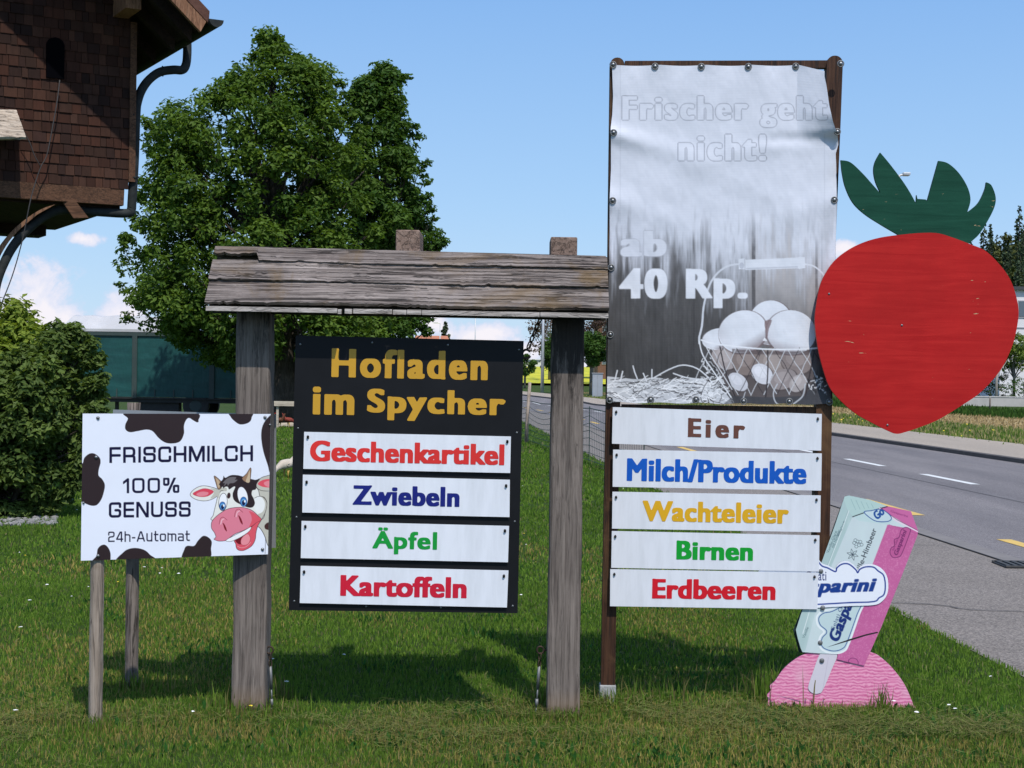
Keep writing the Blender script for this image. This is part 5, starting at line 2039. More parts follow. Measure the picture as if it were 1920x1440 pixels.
# raspberry and vanilla flower line drawings
for k in range(9):
    a_ = k * 2.4
    r_ = 3.0 * math.sqrt(k)
    q = c8([(650, 372)])[0]
    x_, y_ = q[0] + r_ * math.cos(a_), q[1] + r_ * .85 * math.sin(a_)
    cv.ell(x_, y_, 2.9, 2.7, (206, 222, 224), 0, 1, (58, 70, 84), .8)
fx, fy = c8([(622, 438)])[0]
for k in range(6):
    a_ = k * PI / 3 + .3
    cv.fill([(fx, fy), (fx + 6 * math.cos(a_ - .35), fy + 6 * math.sin(a_ - .35)), (fx + 11 * math.cos(a_), fy + 11 * math.sin(a_)), (fx + 6 * math.cos(a_ + .35), fy + 6 * math.sin(a_ + .35))], (206, 222, 224), 0, 1, (58, 70, 84), .9)
badge([(600, 1070), (603, 1052), (625, 1045), (648, 1055), (655, 1080), (640, 1095)], (203, 104, 158), PUR, 1.2)
lolly = ([(575, 97), (600, 91), (725, 117), (828, 154), (965, 184), (985, 240), (1007, 298), (1004, 322), (900, 590), (783, 882), (778, 890), (690, 1090), (610, 1072), (530, 1052), (536, 1022)]
         + [(430, 1018), (328, 1010), (318, 990), (300, 930), (289, 880), (318, 790), (380, 630), (445, 470), (520, 260)])
lpx = c8(lolly)
K, fpx = outline_field(lpx, 1.6)
cut_plate('lolly', K, fpx, 7.8785, [m_sheet, m_tealedge], ice, .0045, cv)
K, fpx = outline_field([(x - 4.5 if y > 1090 else x - 1.5, y + 1) for x, y in c8([(600, 120), (900, 260), (700, 900), (600, 1040), (322, 1008), (289, 880), (445, 470), (560, 150)])], .8)
cut_plate('lolly_backing', K, fpx, 7.93, [m_tealedge, m_tealedge], ice, .010)
cvs = Canvas(1500, 1215, 1580, 1315, 2.0, (216, 210, 220))
cvs.line(c8([(480, 1040), (445, 1240)]), (190, 180, 196), 1.0, .7)
stick = smooth_poly([(442, 1005), (530, 1020), (500, 1110), (448, 1232), (425, 1252), (398, 1254), (372, 1240), (362, 1212), (385, 1140)], 4)
K, fpx = outline_field(c8(stick), 1.6)
cut_plate('stick', K, fpx, 7.8805, [m_sheet, m_alu], ice, .0025, cvs)
# cracked lower corner of the lolly: a dark open split
mb = MB()
q = [P(x_, y_, 7.8778) for x_, y_ in c8([(470, 982), (600, 935), (700, 905), (768, 890), (772, 897), (700, 914), (600, 945)])]
mb.add(q, [tuple(range(len(q)))[::-1]])
mb.build('split', mat('split_dark', (.02, .012, .016), .8), ice)

# cloud-shaped badge across the lolly; its left half runs on behind the product plates
cv = Canvas(1440, 1030, 1680, 1150, 2.4, (238, 241, 250))
cl = ([(60, 700), (40, 640), (55, 560), (100, 510), (170, 500), (190, 440), (250, 405), (320, 410), (370, 440), (405, 445), (440, 487), (475, 500), (521, 522)]
      + [(530, 500), (560, 478), (600, 478), (640, 510), (652, 528), (665, 508), (700, 494), (745, 496), (790, 518), (822, 560), (832, 620), (824, 672), (795, 712), (745, 734), (600, 740), (415, 750), (200, 756), (100, 745)])
clp = c8(smooth_poly(cl, 4))
cen = np.mean(np.array(clp), 0)
ins = c8(smooth_poly([(x + (10 if x < 100 else 0) - (18 if x > 780 else 0) + 0, y + (16 if y < 530 else 0) - (20 if y > 700 else 0)) for x, y in cl], 4))
cv.line(list(ins) + [ins[0]], (20, 58, 146), 2.7)
put_text(cv, 'Gasparini', (1466, 1085.5, 1644, 1119.5), (26, 62, 140), .05, .028, shear=.28, space=1.08, slope=-.03)
put_text(cv, 'Gelati', (1511, 1071, 1549.3, 1088.5), (30, 52, 116), .008, .008, space=1.05)
K, fpx = outline_field(clp, 1.6)
cut_plate('cloud_badge', K, fpx, 7.8740, [m_sheet, m_dkp], ice, .003, cv)
mb = MB()
for x_, y_ in c8([(436, 535), (447, 750), (432, 955), (442, 1060)]):
    mb.disc(P(x_, y_, 7.8735 if y_ < 1145 else 7.878), (0, -1, 0), .0125, .006, 14, dome=True)
mb.build_each('bolt', m_alu2, ice, True)


# ================================================================== TIMBER GRANARY AT THE LEFT
HK = 20.0 / 14.0          # the granary stands 20 m off; its plan below is drawn in units of HK metres
hB = P(243, 300, 20.0)
hB = Vector((hB.x, hB.y, 0))
wdir = Vector((.871, .491, 0)).normalized()          # along the gable wall, to the right and away
ndir = Vector((.491, -.871, 0)).normalized()         # out of the gable wall


def H(s, d, z):
    """granary frame: s metres left of the corner along the wall, d out of the wall, z up"""
    return hB - wdir * (s * HK) + ndir * (d * HK) + Vector((0, 0, EYE + (z - EYE) * HK))


m_shing = mat('wood_shingle', (.12, .05, .03), .85, spec=.2)
t, b = tree_of(m_shing)
a = t.node('ShaderNodeVertexColor', layer_name='tone')
n = t.noise(t.coord('Object', (22, 22, 2.5)), 1.5, 6, .7, .3)
n2 = t.noise(t.coord('Object'), 1.2, 4, .6)
c = t.mix(1.0, a.outputs[0], t.ramp(n, [(.25, .72), (.7, 1.15)]), 'MULTIPLY')
c = t.mix(1.0, c, t.ramp(n2, [(.3, .6), (.7, 1.1)]), 'MULTIPLY')
t.link(c, b.inputs['Base Color'])
bump(t, b, n, .12, .006)
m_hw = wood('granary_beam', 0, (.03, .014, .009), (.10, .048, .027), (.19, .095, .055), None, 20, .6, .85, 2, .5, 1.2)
m_hw2 = wood('granary_sunlit_tone', 2, (.10, .045, .025), (.26, .125, .07), (.38, .21, .125), None, 18, .5, .85, 2, .5, 2)  # brighter copy of the granary wood, sunlight painted into its tones
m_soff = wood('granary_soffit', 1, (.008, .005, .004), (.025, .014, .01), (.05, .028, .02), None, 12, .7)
m_pipe = varied('zinc_pipe', (.016, .019, .020), (.034, .037, .036), 9, .75, (1, 1, 1), .0, 5, .0, .2)
m_tile = varied('roof_tile', (.10, .04, .03), (.17, .075, .05), 6, .85, (1, 1, 1), .5)
gran = thing('farm_granary', tuple(H(0, 0, 0)), 'brown shingle clad timber granary with overhanging upper floor and curved downpipe', 'farm building')
ZB, ZW = 3.16, 6.4
EV = 4.62                 # eave height
PIT = math.tan(math.radians(42))
RS, ES = 1.75, -.42      # ridge and eave, metres left of the corner
SW = 3.5                 # gable wall ends here, out of the frame
mb = MB()
gp = [(SW, ZB + .16), (.02, ZB + .16), (.02, EV + (.02 - ES) * PIT - .02), (RS, EV + (RS - ES) * PIT - .02), (SW, EV + (RS - ES) * PIT - (SW - RS) * PIT - .02)]
fr, bk = [H(a_, -.02, z_) for a_, z_ in gp], [H(a_, -2.6, z_) for a_, z_ in gp]
mb.add(fr + bk, [(0, 1, 2, 3, 4), (9, 8, 7, 6, 5)] + [(i_ + 5, (i_ + 1) % 5 + 5, (i_ + 1) % 5, i_) for i_ in range(5)])
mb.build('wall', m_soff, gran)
# shingles
VV, FF, CC = [], [], []
row = .0915
z = ZB + .15
k = 0
wx0, wx1, wz0, wz1 = .60, .755, 4.24, 4.60         # the little arched opening
while z < 6.6:
    s = .0 + random.uniform(0, .03)
    smin = .012
    s = smin
    while s < SW - .05:
        w = random.uniform(.05, .12)
        s2 = s + w
        top = EV + (min(s, 2 * RS - s) - ES) * PIT - .03
        if z < top :
            dz = random.uniform(-.003, .002)
            d0, d1 = .001, .014 + random.uniform(-.003, .005)
            zt = z + row * 1.12
            p = [H(s2 - .004, .0, z + dz), H(s, .0, z + dz), H(s, d1, z + dz), H(s2 - .004, d1, z + dz),
                 H(s2 - .004, -.002, zt), H(s, -.002, zt), H(s, d0 + .004, zt), H(s2 - .004, d0 + .004, zt)]
            n0 = len(VV)
            VV += p
            FF += [tuple(i + n0 for i in f) for f in ((0, 1, 2, 3), (7, 6, 5, 4), (3, 2, 6, 7), (1, 5, 6, 2), (0, 3, 7, 4))]
            g = random.uniform(.5, .9)
            hcol = random.choice([(.080, .030, .018), (.068, .027, .017), (.092, .039, .024), (.05, .023, .017), (.072, .033, .022)])
            CC += [tuple(v_ * g for v_ in hcol)] * 8
        s = s2
    z += row
quads = np.array(FF)
np_mesh('shingle_cladding', np.array([tuple(v_) for v_ in VV]), [quads], m_shing, gran, 'tone', np.array(CC))
mb = MB()       # opening: dark reveal with arched head
pts = [(wx0, wz0), (wx1, wz0), (wx1, wz1 - .07)] + [((wx0 + wx1) / 2 + (wx1 - wx0) / 2 * math.cos(a_), wz1 - .07 + .07 * math.sin(a_)) for a_ in np.linspace(.2, PI - .2, 7)] + [(wx0, wz1 - .07)]
n = len(pts)
fr = [H(s, .030, z_) for s, z_ in pts]
bk = [H(s, -.0, z_) for s, z_ in pts]
mb.add(fr + bk, [tuple(range(n))] + [(i, i + n, (i + 1) % n + n, (i + 1) % n) for i in range(n)])
win = mb.build('window', mat('window_dark', (.003, .003, .004), 1.0, 0, 0.0), gran)
# sill beam, corner board, floor
mb = MB()
mb.hexa([H(SW, -.06, ZB), H(.05, -.06, ZB), H(.05, .012, ZB), H(SW, .012, ZB), H(SW, -.06, ZB + .15), H(.045, -.06, ZB + .15), H(.045, .012, ZB + .15), H(SW, .012, ZB + .15)])
mb.build('sill_beam', m_hw, gran, bevel=.008)
mb = MB()
mb.hexa([H(.012, -.04, ZB + .22), H(-.045, -.04, ZB + .22), H(-.045, .03, ZB + .22), H(.012, .03, ZB + .22), H(.012, -.04, EV + .2), H(-.045, -.04, EV + .2), H(-.045, .03, EV + .2), H(.012, .03, EV + .2)])
mb.build('corner_board', m_hw, gran)
mb = MB()
mb.hexa([H(SW, -2.6, ZB - .02), H(.06, -2.6, ZB - .02), H(.06, -.08, ZB - .02), H(SW, -.08, ZB - .02), H(SW, -2.6, ZB + .12), H(.06, -2.6, ZB + .12), H(.06, -.08, ZB + .12), H(SW, -.08, ZB + .12)])
mb.hexa([H(1.25, -2.55, ZB - .12), H(.24, -2.55, ZB - .12), H(.24, -2.2, ZB - .12), H(1.25, -2.2, ZB - .12), H(1.25, -2.55, ZB), H(.24, -2.55, ZB), H(.24, -2.2, ZB), H(1.25, -2.2, ZB)])
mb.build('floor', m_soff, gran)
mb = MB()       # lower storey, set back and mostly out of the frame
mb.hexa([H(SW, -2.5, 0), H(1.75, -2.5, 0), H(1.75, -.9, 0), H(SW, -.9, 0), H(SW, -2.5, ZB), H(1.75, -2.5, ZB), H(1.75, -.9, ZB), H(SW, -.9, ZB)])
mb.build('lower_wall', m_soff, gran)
# roof: two slopes rising to a ridge left of the frame, overhanging wall and gable
rf = MB()
OH = .92
zr = EV + (RS - ES) * PIT


def roofpt(s, d, lift):
    return H(s, d, EV + (s - ES) * PIT + lift)


rf.hexa([roofpt(RS, -3.1, .07), roofpt(ES, -3.1, .07), roofpt(ES, OH, .07), roofpt(RS, OH, .07), roofpt(RS, -3.1, .17), roofpt(ES, -3.1, .17), roofpt(ES, OH + .02, .17), roofpt(RS, OH + .02, .17)])
R2 = 2 * RS - ES
m2 = lambda s, d, l: H(s, d, zr - (s - RS) * PIT + l)
rf.hexa([m2(R2, -3.1, .07), m2(RS + .01, -3.1, .07), m2(RS + .01, OH, .07), m2(R2, OH, .07), m2(R2, -3.1, .17), m2(RS + .01, -3.1, .17), m2(RS + .01, OH + .02, .17), m2(R2, OH + .02, .17)])
roof_o = rf.build('roof', m_tile, gran)
mb = MB()
mb.hexa([roofpt(RS, -3.0, .02), roofpt(ES + .03, -3.0, .02), roofpt(ES + .03, OH - .05, .02), roofpt(RS, OH - .05, .02), roofpt(RS, -3.0, .066), roofpt(ES + .03, -3.0, .066), roofpt(ES + .03, OH - .05, .066), roofpt(RS, OH - .05, .066)])
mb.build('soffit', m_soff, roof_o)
mb = MB()
mb.hexa([roofpt(RS, OH - .045, -.075), roofpt(ES + .07, OH - .045, -.075), roofpt(ES + .07, OH - .005, -.075), roofpt(RS, OH - .005, -.075), roofpt(RS, OH - .045, .064), roofpt(ES + .02, OH - .045, .064), roofpt(ES + .02, OH - .005, .064), roofpt(RS, OH - .005, .064)])
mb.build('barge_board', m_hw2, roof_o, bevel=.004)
for s_ in (.10, 1.2):
    mb = MB()
    zt = EV + (s_ - ES) * PIT
    mb.hexa([H(s_ + .07, -.3, zt - .24), H(s_ - .07, -.3, zt - .24), H(s_ - .07, .42, zt - .24), H(s_ + .07, .42, zt - .24), H(s_ + .07, -.3, zt - .05), H(s_ - .07, -.3, zt - .10), H(s_ - .07, .42, zt - .10), H(s_ + .07, .42, zt - .05)])
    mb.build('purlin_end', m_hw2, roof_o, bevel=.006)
mb = MB()
for d_ in (.60, .1, -.5, -1.1, -1.7, -2.3):
    mb.hexa([roofpt(RS, d_ - .04, -.10), roofpt(ES + .06, d_ - .04, -.10), roofpt(ES + .06, d_ + .04, -.10), roofpt(RS, d_ + .04, -.10), roofpt(RS, d_ - .04, .018), roofpt(ES + .06, d_ - .04, .018), roofpt(ES + .06, d_ + .04, .018), roofpt(RS, d_ + .04, .018)])
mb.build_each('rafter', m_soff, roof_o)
# half-round gutter along the eave
mb = MB()
prof = [(.065 * math.cos(a_), .065 * math.sin(a_)) for a_ in np.linspace(PI, 2 * PI, 9)] + [(.058 * math.cos(a_), .058 * math.sin(a_)) for a_ in np.linspace(2 * PI, PI, 9)]
vs = []
for d_ in (OH + .04, -3.1):
    for a_, b_ in prof:
        vs.append(H(ES - .055 + a_, d_, EV + .10 + b_))
n = len(prof)
mb.add(vs, [(i, (i + 1) % n, n + (i + 1) % n, n + i) for i in range(n)])
cap = [H(ES - .055 + .065 * math.cos(a_), OH + .045, EV + .10 + .065 * math.sin(a_)) for a_ in np.linspace(PI, 2 * PI, 9)]
mb.add(cap, [tuple(range(9))])
mb.build('gutter', m_pipe, roof_o, True)
# downpipe: drop, swan neck, down the corner, in along the sill and down the brace
def hp(px, py, D):
    return P(px, py, D * HK)


gz = [hp(351, 74, 14.4), hp(351, 100, 14.37), hp(349, 120, 14.33), hp(342, 131, 14.3), hp(325, 131, 14.25), hp(300, 135, 14.2), hp(280, 149, 14.15), hp(266, 168, 14.1), hp(258, 190, 14.07), hp(255, 214, 14.05), hp(252, 300, 14.05),
      hp(247.5, 378, 14.05), hp(246, 393, 14.05), hp(238, 400, 14.03), hp(180, 397, 13.95), hp(126, 393.5, 13.85), hp(104, 396, 13.8), hp(78, 409, 13.75), hp(52, 430, 13.7), hp(28, 457, 13.65), hp(10, 488, 13.6), hp(-6, 530, 13.55), hp(-16, 590, 13.5)]
mb = MB()
mb.tube(smooth_poly(gz, 5, False), .058, 12)
dp = mb.build('downpipe', m_pipe, gran, True)
mb = MB()
for q, q2 in ((hp(255, 333, 13.99), hp(244, 332, 14.0)), (hp(252, 215, 13.99), hp(243, 214, 14.0))):
    mb.tube([q, q2], .014, 6)
for c_ in (hp(251, 332, 14.05), hp(305, 133.5, 14.21), hp(114, 393, 13.83)):
    mb.tube([c_ + Vector((.066 * math.cos(w), .066 * math.sin(w), 0)) if abs(c_.x - hp(251, 332, 14.05).x) < .02 else c_ + Vector((0, .066 * math.cos(w), .066 * math.sin(w))) for w in np.linspace(0, 2 * PI, 13)[:-1]], .006, 6, closed=True)
mb.build_each('pipe_clip', m_pipe, dp)
# curved brace under the overhang, and a loose batten hanging at the sill
mb = MB()
top = [(104, 383), (80, 391), (55, 406), (30, 427), (8, 452), (-14, 486), (-30, 525)]
bot = [(70, 402), (58, 412), (34, 433), (12, 460), (-6, 494), (-18, 530)]
q = [hp(x_, y_, 13.62) for x_, y_ in smooth_poly(top, 4, False) + smooth_poly(bot[::-1], 4, False)]
n = len(q)
mb.add(q + [v_ + Vector((-.07, .14, 0)) for v_ in q], [tuple(range(n)), tuple(range(n, 2 * n))[::-1]] + [(i, i + n, (i + 1) % n + n, (i + 1) % n) for i in range(n)])
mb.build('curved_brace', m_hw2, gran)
mb = MB()
q = [hp(x_, y_, 13.72) for x_, y_ in ((114, 373), (140, 374), (166, 408), (138, 409))]
mb.add(q + [v_ + Vector((-.02, .04, 0)) for v_ in q], [(0, 1, 2, 3), (7, 6, 5, 4)] + [(i, i + 4, (i + 1) % 4 + 4, (i + 1) % 4) for i in range(4)])
mb.build('loose_batten', m_hw, gran)
# small shingled weather roof over an opening at the frame's left edge
m_cs = wood('sunlit_shingle_tone', 0, (.20, .14, .10), (.48, .39, .31), (.66, .57, .48), None, 14, .8, .9, 2, .8, 1.2)  # pale because the sunlight on this little roof is put into the colour
mb = MB()
for k in range(5):
    y0_, y1_ = 206 + k * 10.2, 216.5 + k * 10.2
    xr = 31 + k * 3.6
    A_, B2 = hp(-70, y0_ - 4, 13.25 - k * .07), hp(xr, y0_, 13.38 - k * .07)
    C2, D2 = hp(xr + 3.4, y1_, 13.30 - k * .07), hp(-70, y1_ - 2, 13.17 - k * .07)
    nn = 14
    tp = [A_.lerp(B2, i / nn) for i in range(nn + 1)]
    bt = [D2.lerp(C2, i / nn) + Vector((0, 0, random.uniform(-.006, .006))) for i in range(nn + 1)]
    vs = tp + bt + [v_ + Vector((0, .02, -.025)) for v_ in bt]
    m_ = nn + 1
    mb.add(vs, [(m_ + i, m_ + i + 1, i + 1, i) for i in range(nn)] + [(2 * m_ + i, 2 * m_ + i + 1, m_ + i + 1, m_ + i) for i in range(nn)])
mb.hexa([hp(-70, 262, 13.2), hp(26, 263, 13.32), hp(26, 259, 13.45), hp(-70, 258, 13.35), hp(-70, 254, 13.2), hp(40, 257, 13.3), hp(36, 240, 13.45), hp(-70, 238, 13.35)])
mb.build('weather_roof', m_cs, gran)
mb = MB()
cab = [hp(112, 150, 13.60), hp(107, 190, 13.57), hp(99, 235, 13.55), hp(88, 290, 13.52), hp(76, 314, 13.49), hp(64, 350, 13.46), hp(55, 385, 13.43), hp(42, 450, 13.45), hp(22, 520, 13.4), hp(-6, 590, 13.35)]
mb.tube(smooth_poly(cab, 5, False), .0075, 6)
cab2 = [hp(40, 238, 13.4), hp(56, 268, 13.44), hp(64, 290, 13.46), hp(76, 312, 13.49)]
mb.tube(smooth_poly(cab2, 4, False), .006, 6)
cb = mb.build('cable', varied('grey_cable', (.03, .026, .026), (.055, .05, .05), 5, .6), None, True)
origin_to(cb, hp(112, 150, 13.72))
setp(cb, 'thin cable hanging down the shingle wall from the little window', 'cable')


# ================================================================== TREES AND BUSHES
def leaves(name, C, R, per, size, m, parent, squash=.8, seed=1, droop=.25, tone_by=None):
    """leaf clumps: C (n,3) clump centres, R (n,) radii, per leaves in each; every leaf a small folded blade"""
    g = np.random.default_rng(seed)
    n = len(C)
    cnt = np.maximum((per * (R / R.mean()) ** 2).astype(int), 4)
    idx = np.repeat(np.arange(n), cnt)
    N = len(idx)
    d = g.normal(0, 1, (N, 3))
    d /= np.linalg.norm(d, axis=1)[:, None]
    rad = R[idx] * g.uniform(.25, 1.0, N) ** .6
    pos = C[idx] + d * rad[:, None] * np.array([1, 1, squash])
    # leaf frame: face outward and up, tip hanging a little
    nr = d * .6 + np.array([0, 0, .75]) + g.normal(0, .45, (N, 3))
    nr /= np.linalg.norm(nr, axis=1)[:, None]
    tp = np.cross(nr, g.normal(0, 1, (N, 3)))
    tp /= np.linalg.norm(tp, axis=1)[:, None] + 1e-9
    tp[:, 2] -= droop
    tp /= np.linalg.norm(tp, axis=1)[:, None]
    sd = np.cross(nr, tp)
    sd /= np.linalg.norm(sd, axis=1)[:, None] + 1e-9
    L = size * g.uniform(.6, 1.35, N)
    Wd = L * g.uniform(.42, .62, N)
    V = np.empty((N, 4, 3), np.float32)
    V[:, 0] = pos - tp * (L * .5)[:, None]
    V[:, 1] = pos + sd * (Wd * .5)[:, None] + nr * (L * .10)[:, None]
    V[:, 2] = pos + tp * (L * .5)[:, None]
    V[:, 3] = pos - sd * (Wd * .5)[:, None] + nr * (L * .10)[:, None]
    ct = g.uniform(0, 1, n)
    tone = np.clip(.55 * ct[idx] + .45 * g.uniform(0, 1, N), 0, 1)
    i = np.arange(N) * 4
    return np_mesh(name, V.reshape(-1, 3), [np.stack([i, i + 1, i + 2], 1), np.stack([i, i + 2, i + 3], 1)], m, parent, 'tone',
                   np.repeat(np.stack([tone] * 3, 1), 4, 0))


m_bark = wood('tree_bark', 2, (.02, .016, .012), (.06, .048, .038), (.11, .09, .075), None, 9, .7, .95, 2, .9, 1.5)


def limb(mb, a, b_, r0, r1, wob=.15, n=6):
    a, b_ = Vector(a), Vector(b_)
    L = (b_ - a).length
    pts = []
    for k in range(n + 1):
        t_ = k / n
        p = a.lerp(b_, t_) + Vector((random.uniform(-1, 1), random.uniform(-1, 1), random.uniform(-.3, .8))) * wob * L * .12 * math.sin(PI * t_)
        pts.append(p)
    mb.tube(pts, [r0 + (r1 - r0) * k / n for k in range(n + 1)], 7)


def env_tree(name, label, env, D, base_px, trunk_r, n, per, rad, leaf, mats, seed, depth=.8, group=None, sprigs=60, cat='tree', reach=1.0, low=.12):
    """tree grown inside an outline: env = [(y, left, right)] in photograph pixels at distance D"""
    g = np.random.default_rng(seed)
    base = P(base_px[0], base_px[1], D)
    base.z = 0
    root = thing(name, tuple(base), label, cat, group)
    E_ = np.array(env, float)
    yy = np.linspace(E_[0, 0], E_[-1, 0], 300)
    l, r = np.interp(yy, E_[:, 0], E_[:, 1]), np.interp(yy, E_[:, 0], E_[:, 2])
    w = (r - l) ** 1.35
    C, R = [], []
    for i in range(n):
        k = g.choice(300, p=w / w.sum())
        cx, hw = (l[k] + r[k]) / 2, (r[k] - l[k]) / 2
        th, q = g.uniform(0, 2 * PI), g.uniform(low, 1) ** .42
        rr = rad * g.uniform(.6, 1.3)
        pxr = rr * F / D * .8
        u_ = q * math.cos(th) * max(hw - pxr, 2)
        c_ = P(cx + u_, yy[k], D)
        c_.y += q * math.sin(th) * hw * D / F * depth
        C.append(tuple(c_))
        R.append(rr)
    for i in range(sprigs):            # small shoots breaking the outline
        k = int(g.integers(0, 300))
        side = g.choice([-1, 1])
        x_ = (l[k] if side < 0 else r[k]) + g.uniform(-12, 7) * side * (.6 + rad)
        up_ = g.uniform(-.2, 1.0)
        dd_ = D + g.uniform(-.4, .4) * rad
        for j in range(3 if reach == 1 else 5):
            c_ = P(x_ + side * (j - 2) * 5 * reach, yy[k] - (j - 2) * up_ * 4 * reach, dd_)
            C.append(tuple(c_))
            R.append(rad * g.uniform(.25, .45))
    C, R = np.array(C), np.array(R)
    leaves('crown', C, R, per, leaf, mats, root, seed=seed)
    mb = MB()
    topz = P(960, E_[0, 0], D).z
    tx = P((l[10] + r[10]) / 2, yy[10], D).x
    n_ = 9
    tpts = [Vector((base.x + (tx - base.x) * (k / n_) ** 1.5 + random.uniform(-.05, .05) * (k > 0), D + random.uniform(-.05, .05) * (k > 0), -.1 + (topz * .88 + .1) * k / n_)) for k in range(n_ + 1)]
    mb.tube(tpts, [trunk_r * (1.25 if k == 0 else 1) * (1 - .9 * k / n_) + .01 for k in range(n_ + 1)], 10)
    for c_ in C[g.choice(len(C), min(70, len(C)), replace=False)]:
        s = min(max((c_[2] * .62) / (topz * .88), .14), .8)
        k = s * n_
        a_ = tpts[int(k)].lerp(tpts[min(int(k) + 1, n_)], k - int(k))
        limb(mb, a_, c_, trunk_r * .34 * (1 - s * .6), .008)
    mb.build('trunk', m_bark, root, True)
    return root


m_pear = leaf_mat('pear_leaf', (.042, .095, .016), (.165, .255, .042), .44, .5)
m_pear2 = leaf_mat('pear_leaf_dark', (.030, .082, .015), (.120, .205, .038), .42, .5)
env1 = [(62, 488, 510), (76, 478, 530), (92, 472, 545), (110, 462, 560), (135, 440, 640), (165, 385, 648), (190, 375, 648), (205, 300, 655), (225, 262, 668), (260, 268, 685), (300, 262, 695), (350, 250, 695),
        (400, 244, 700), (440, 232, 708), (470, 226, 710), (520, 222, 708), (560, 226, 712), (600, 240, 735), (630, 305, 745), (655, 350, 740), (690, 430, 720)]
env_tree('pear_tree', 'tall bushy green tree with a pointed crown beside the covered trailer', env1, 51, (533, 797), .46, 900, 66, .50, .185, m_pear, 3, .6, sprigs=110, low=.3)
env2 = [(130, 706, 726), (142, 690, 764), (152, 682, 766), (160, 655, 762), (190, 645, 762), (230, 650, 775), (280, 630, 788), (330, 630, 806), (370, 630, 806), (400, 630, 812), (425, 630, 834), (450, 640, 836), (480, 650, 812), (520, 640, 800), (570, 620, 800), (610, 610, 808), (640, 640, 790)]
env_tree('pear_tree', 'slimmer darker tree rising just right of the tall bushy tree', env2, 54, (720, 790), .28, 330, 72, .46, .185, m_pear2, 5, .8, None, 70)

m_bush = leaf_mat('bush_leaf', (.050, .088, .022), (.17, .24, .06), .38, .45)
m_bush2 = leaf_mat('bush_leaf_pale', (.12, .18, .028), (.30, .38, .065), .42, .5)
envb = [(618, 112, 128), (635, 98, 142), (655, 70, 168), (675, 20, 178), (695, -60, 182), (715, -90, 172), (745, -110, 180), (780, -120, 172), (820, -120, 160), (860, -120, 150), (900, -110, 142), (935, -100, 112), (962, -80, 78)]
env_tree('leafy_bush', 'large dense green bush with lobed leaves at the left edge behind the milk sign', envb, 17.5, (20, 968), .03, 210, 46, .19, .088, m_bush, 8, .7, None, 130, 'bush', 1.6)
envc = [(578, 18, 36), (600, 10, 44), (618, -60, 86), (640, -90, 112), (670, -120, 122), (700, -140, 135), (760, -150, 140), (800, -150, 130)]
env_tree('pale_bush', 'sunlit yellow-green bush behind the large dense bush at the left edge', envc, 19.5, (10, 942), .05, 170, 80, .30, .10, m_bush2, 9, .7, None, 30, 'bush')

# ================================================================== COVERED TRAILER
tx0, tx1, TY = P(112, 700, 57).x, P(566, 700, 57).x, 57.0
m_teal = mat('teal_tarpaulin', (.012, .09, .088), .5, spec=.4)
t, b = tree_of(m_teal)
n = t.noise(t.coord('Object', (.6, 1, 2.2)), 1.4, 6, .65, .6)
c = t.ramp(n, [(.3, (.007, .052, .053)), (.6, (.012, .082, .079)), (.8, (.024, .115, .112))])
t.link(c, b.inputs['Base Color'])
bump(t, b, t.noise(t.coord('Object', (.9, 1, .4)), 1.2, 4, .6), .6, .12)
m_tarp = varied('grey_tarpaulin', (.58, .58, .60), (.46, .46, .48), .8, .55, (1, 1, 1), .3)
m_band = varied('dark_grey_band', (.030, .052, .050), (.045, .066, .062), 2, .6)
m_under = varied('chassis_black', (.012, .012, .013), (.03, .03, .03), 3, .6)
trl = thing('covered_trailer', ((tx0 + tx1) / 2, TY + 1.2, 0), 'long trailer with teal side curtains and a pale grey tarpaulin top behind the trees', 'trailer')
Z0, Z1, ZT = .72, 3.27, 3.80
mb = MB()
mb.box(((tx0 + tx1) / 2, TY + 1.25, (Z0 + Z1) / 2), (tx1 - tx0 - .3, 2.4, Z1 - Z0 - .12))
mb.build('side_curtain', m_teal, trl)
mb = MB()
sec = [(TY - .02, Z1 - .10), (TY - .02, Z1), (TY + .35, ZT - .28), (TY + .75, ZT - .02), (TY + 1.25, ZT + .02), (TY + 1.75, ZT - .02), (TY + 2.15, ZT - .28), (TY + 2.52, Z1), (TY + 2.52, Z1 - .10)]
n = len(sec)
nxs = 20
vs = []
for i in range(nxs + 1):
    x = tx0 - .02 + (tx1 - tx0 + .04) * i / nxs
    sag = -.035 if i % 2 else 0
    for j, (y, z) in enumerate(sec):
        vs.append((x + (.0 if 1 < j < 7 else 0) + (.30 if i == 0 and 1 < j < 7 else 0), y, z + (sag if 1 < j < 7 else 0)))
fs = [(i * n + j, (i + 1) * n + j, (i + 1) * n + j + 1, i * n + j + 1) for i in range(nxs) for j in range(n - 1)]
fs += [tuple(range(n)), tuple(nxs * n + j for j in range(n))[::-1]]
mb.add(vs, fs)
mb.build('tarpaulin_top', m_tarp, trl)
mb = MB()
for x in (tx0 + .02, tx0 + 2.75, tx0 + 5.6, tx1 - .02):
    mb.box((x, TY + .01, (Z0 + Z1) / 2), (.18, .05, Z1 - Z0 - .05))
mb.box(((tx0 + tx1) / 2, TY + .012, Z1 - .17), (tx1 - tx0 - .32, .04, .14))
mb.build_each('curtain_band', m_band, trl)
mb = MB()
for x in np.arange(tx0 + .7, tx1, .7):
    mb.box((x, TY + .03, Z0 + .18), (.04, .025, .34))
mb.build_each('strap', m_band, trl)
mb = MB()
mb.box(((tx0 + tx1) / 2, TY + 1.25, Z0 - .06), (tx1 - tx0, 2.3, .16))
mb.box(((tx0 + tx1) / 2, TY + .03, Z0 + .015), (tx1 - tx0, .06, .05))
mb.box((tx0 + 3.6, TY + .5, .42), (1.5, .5, .5))
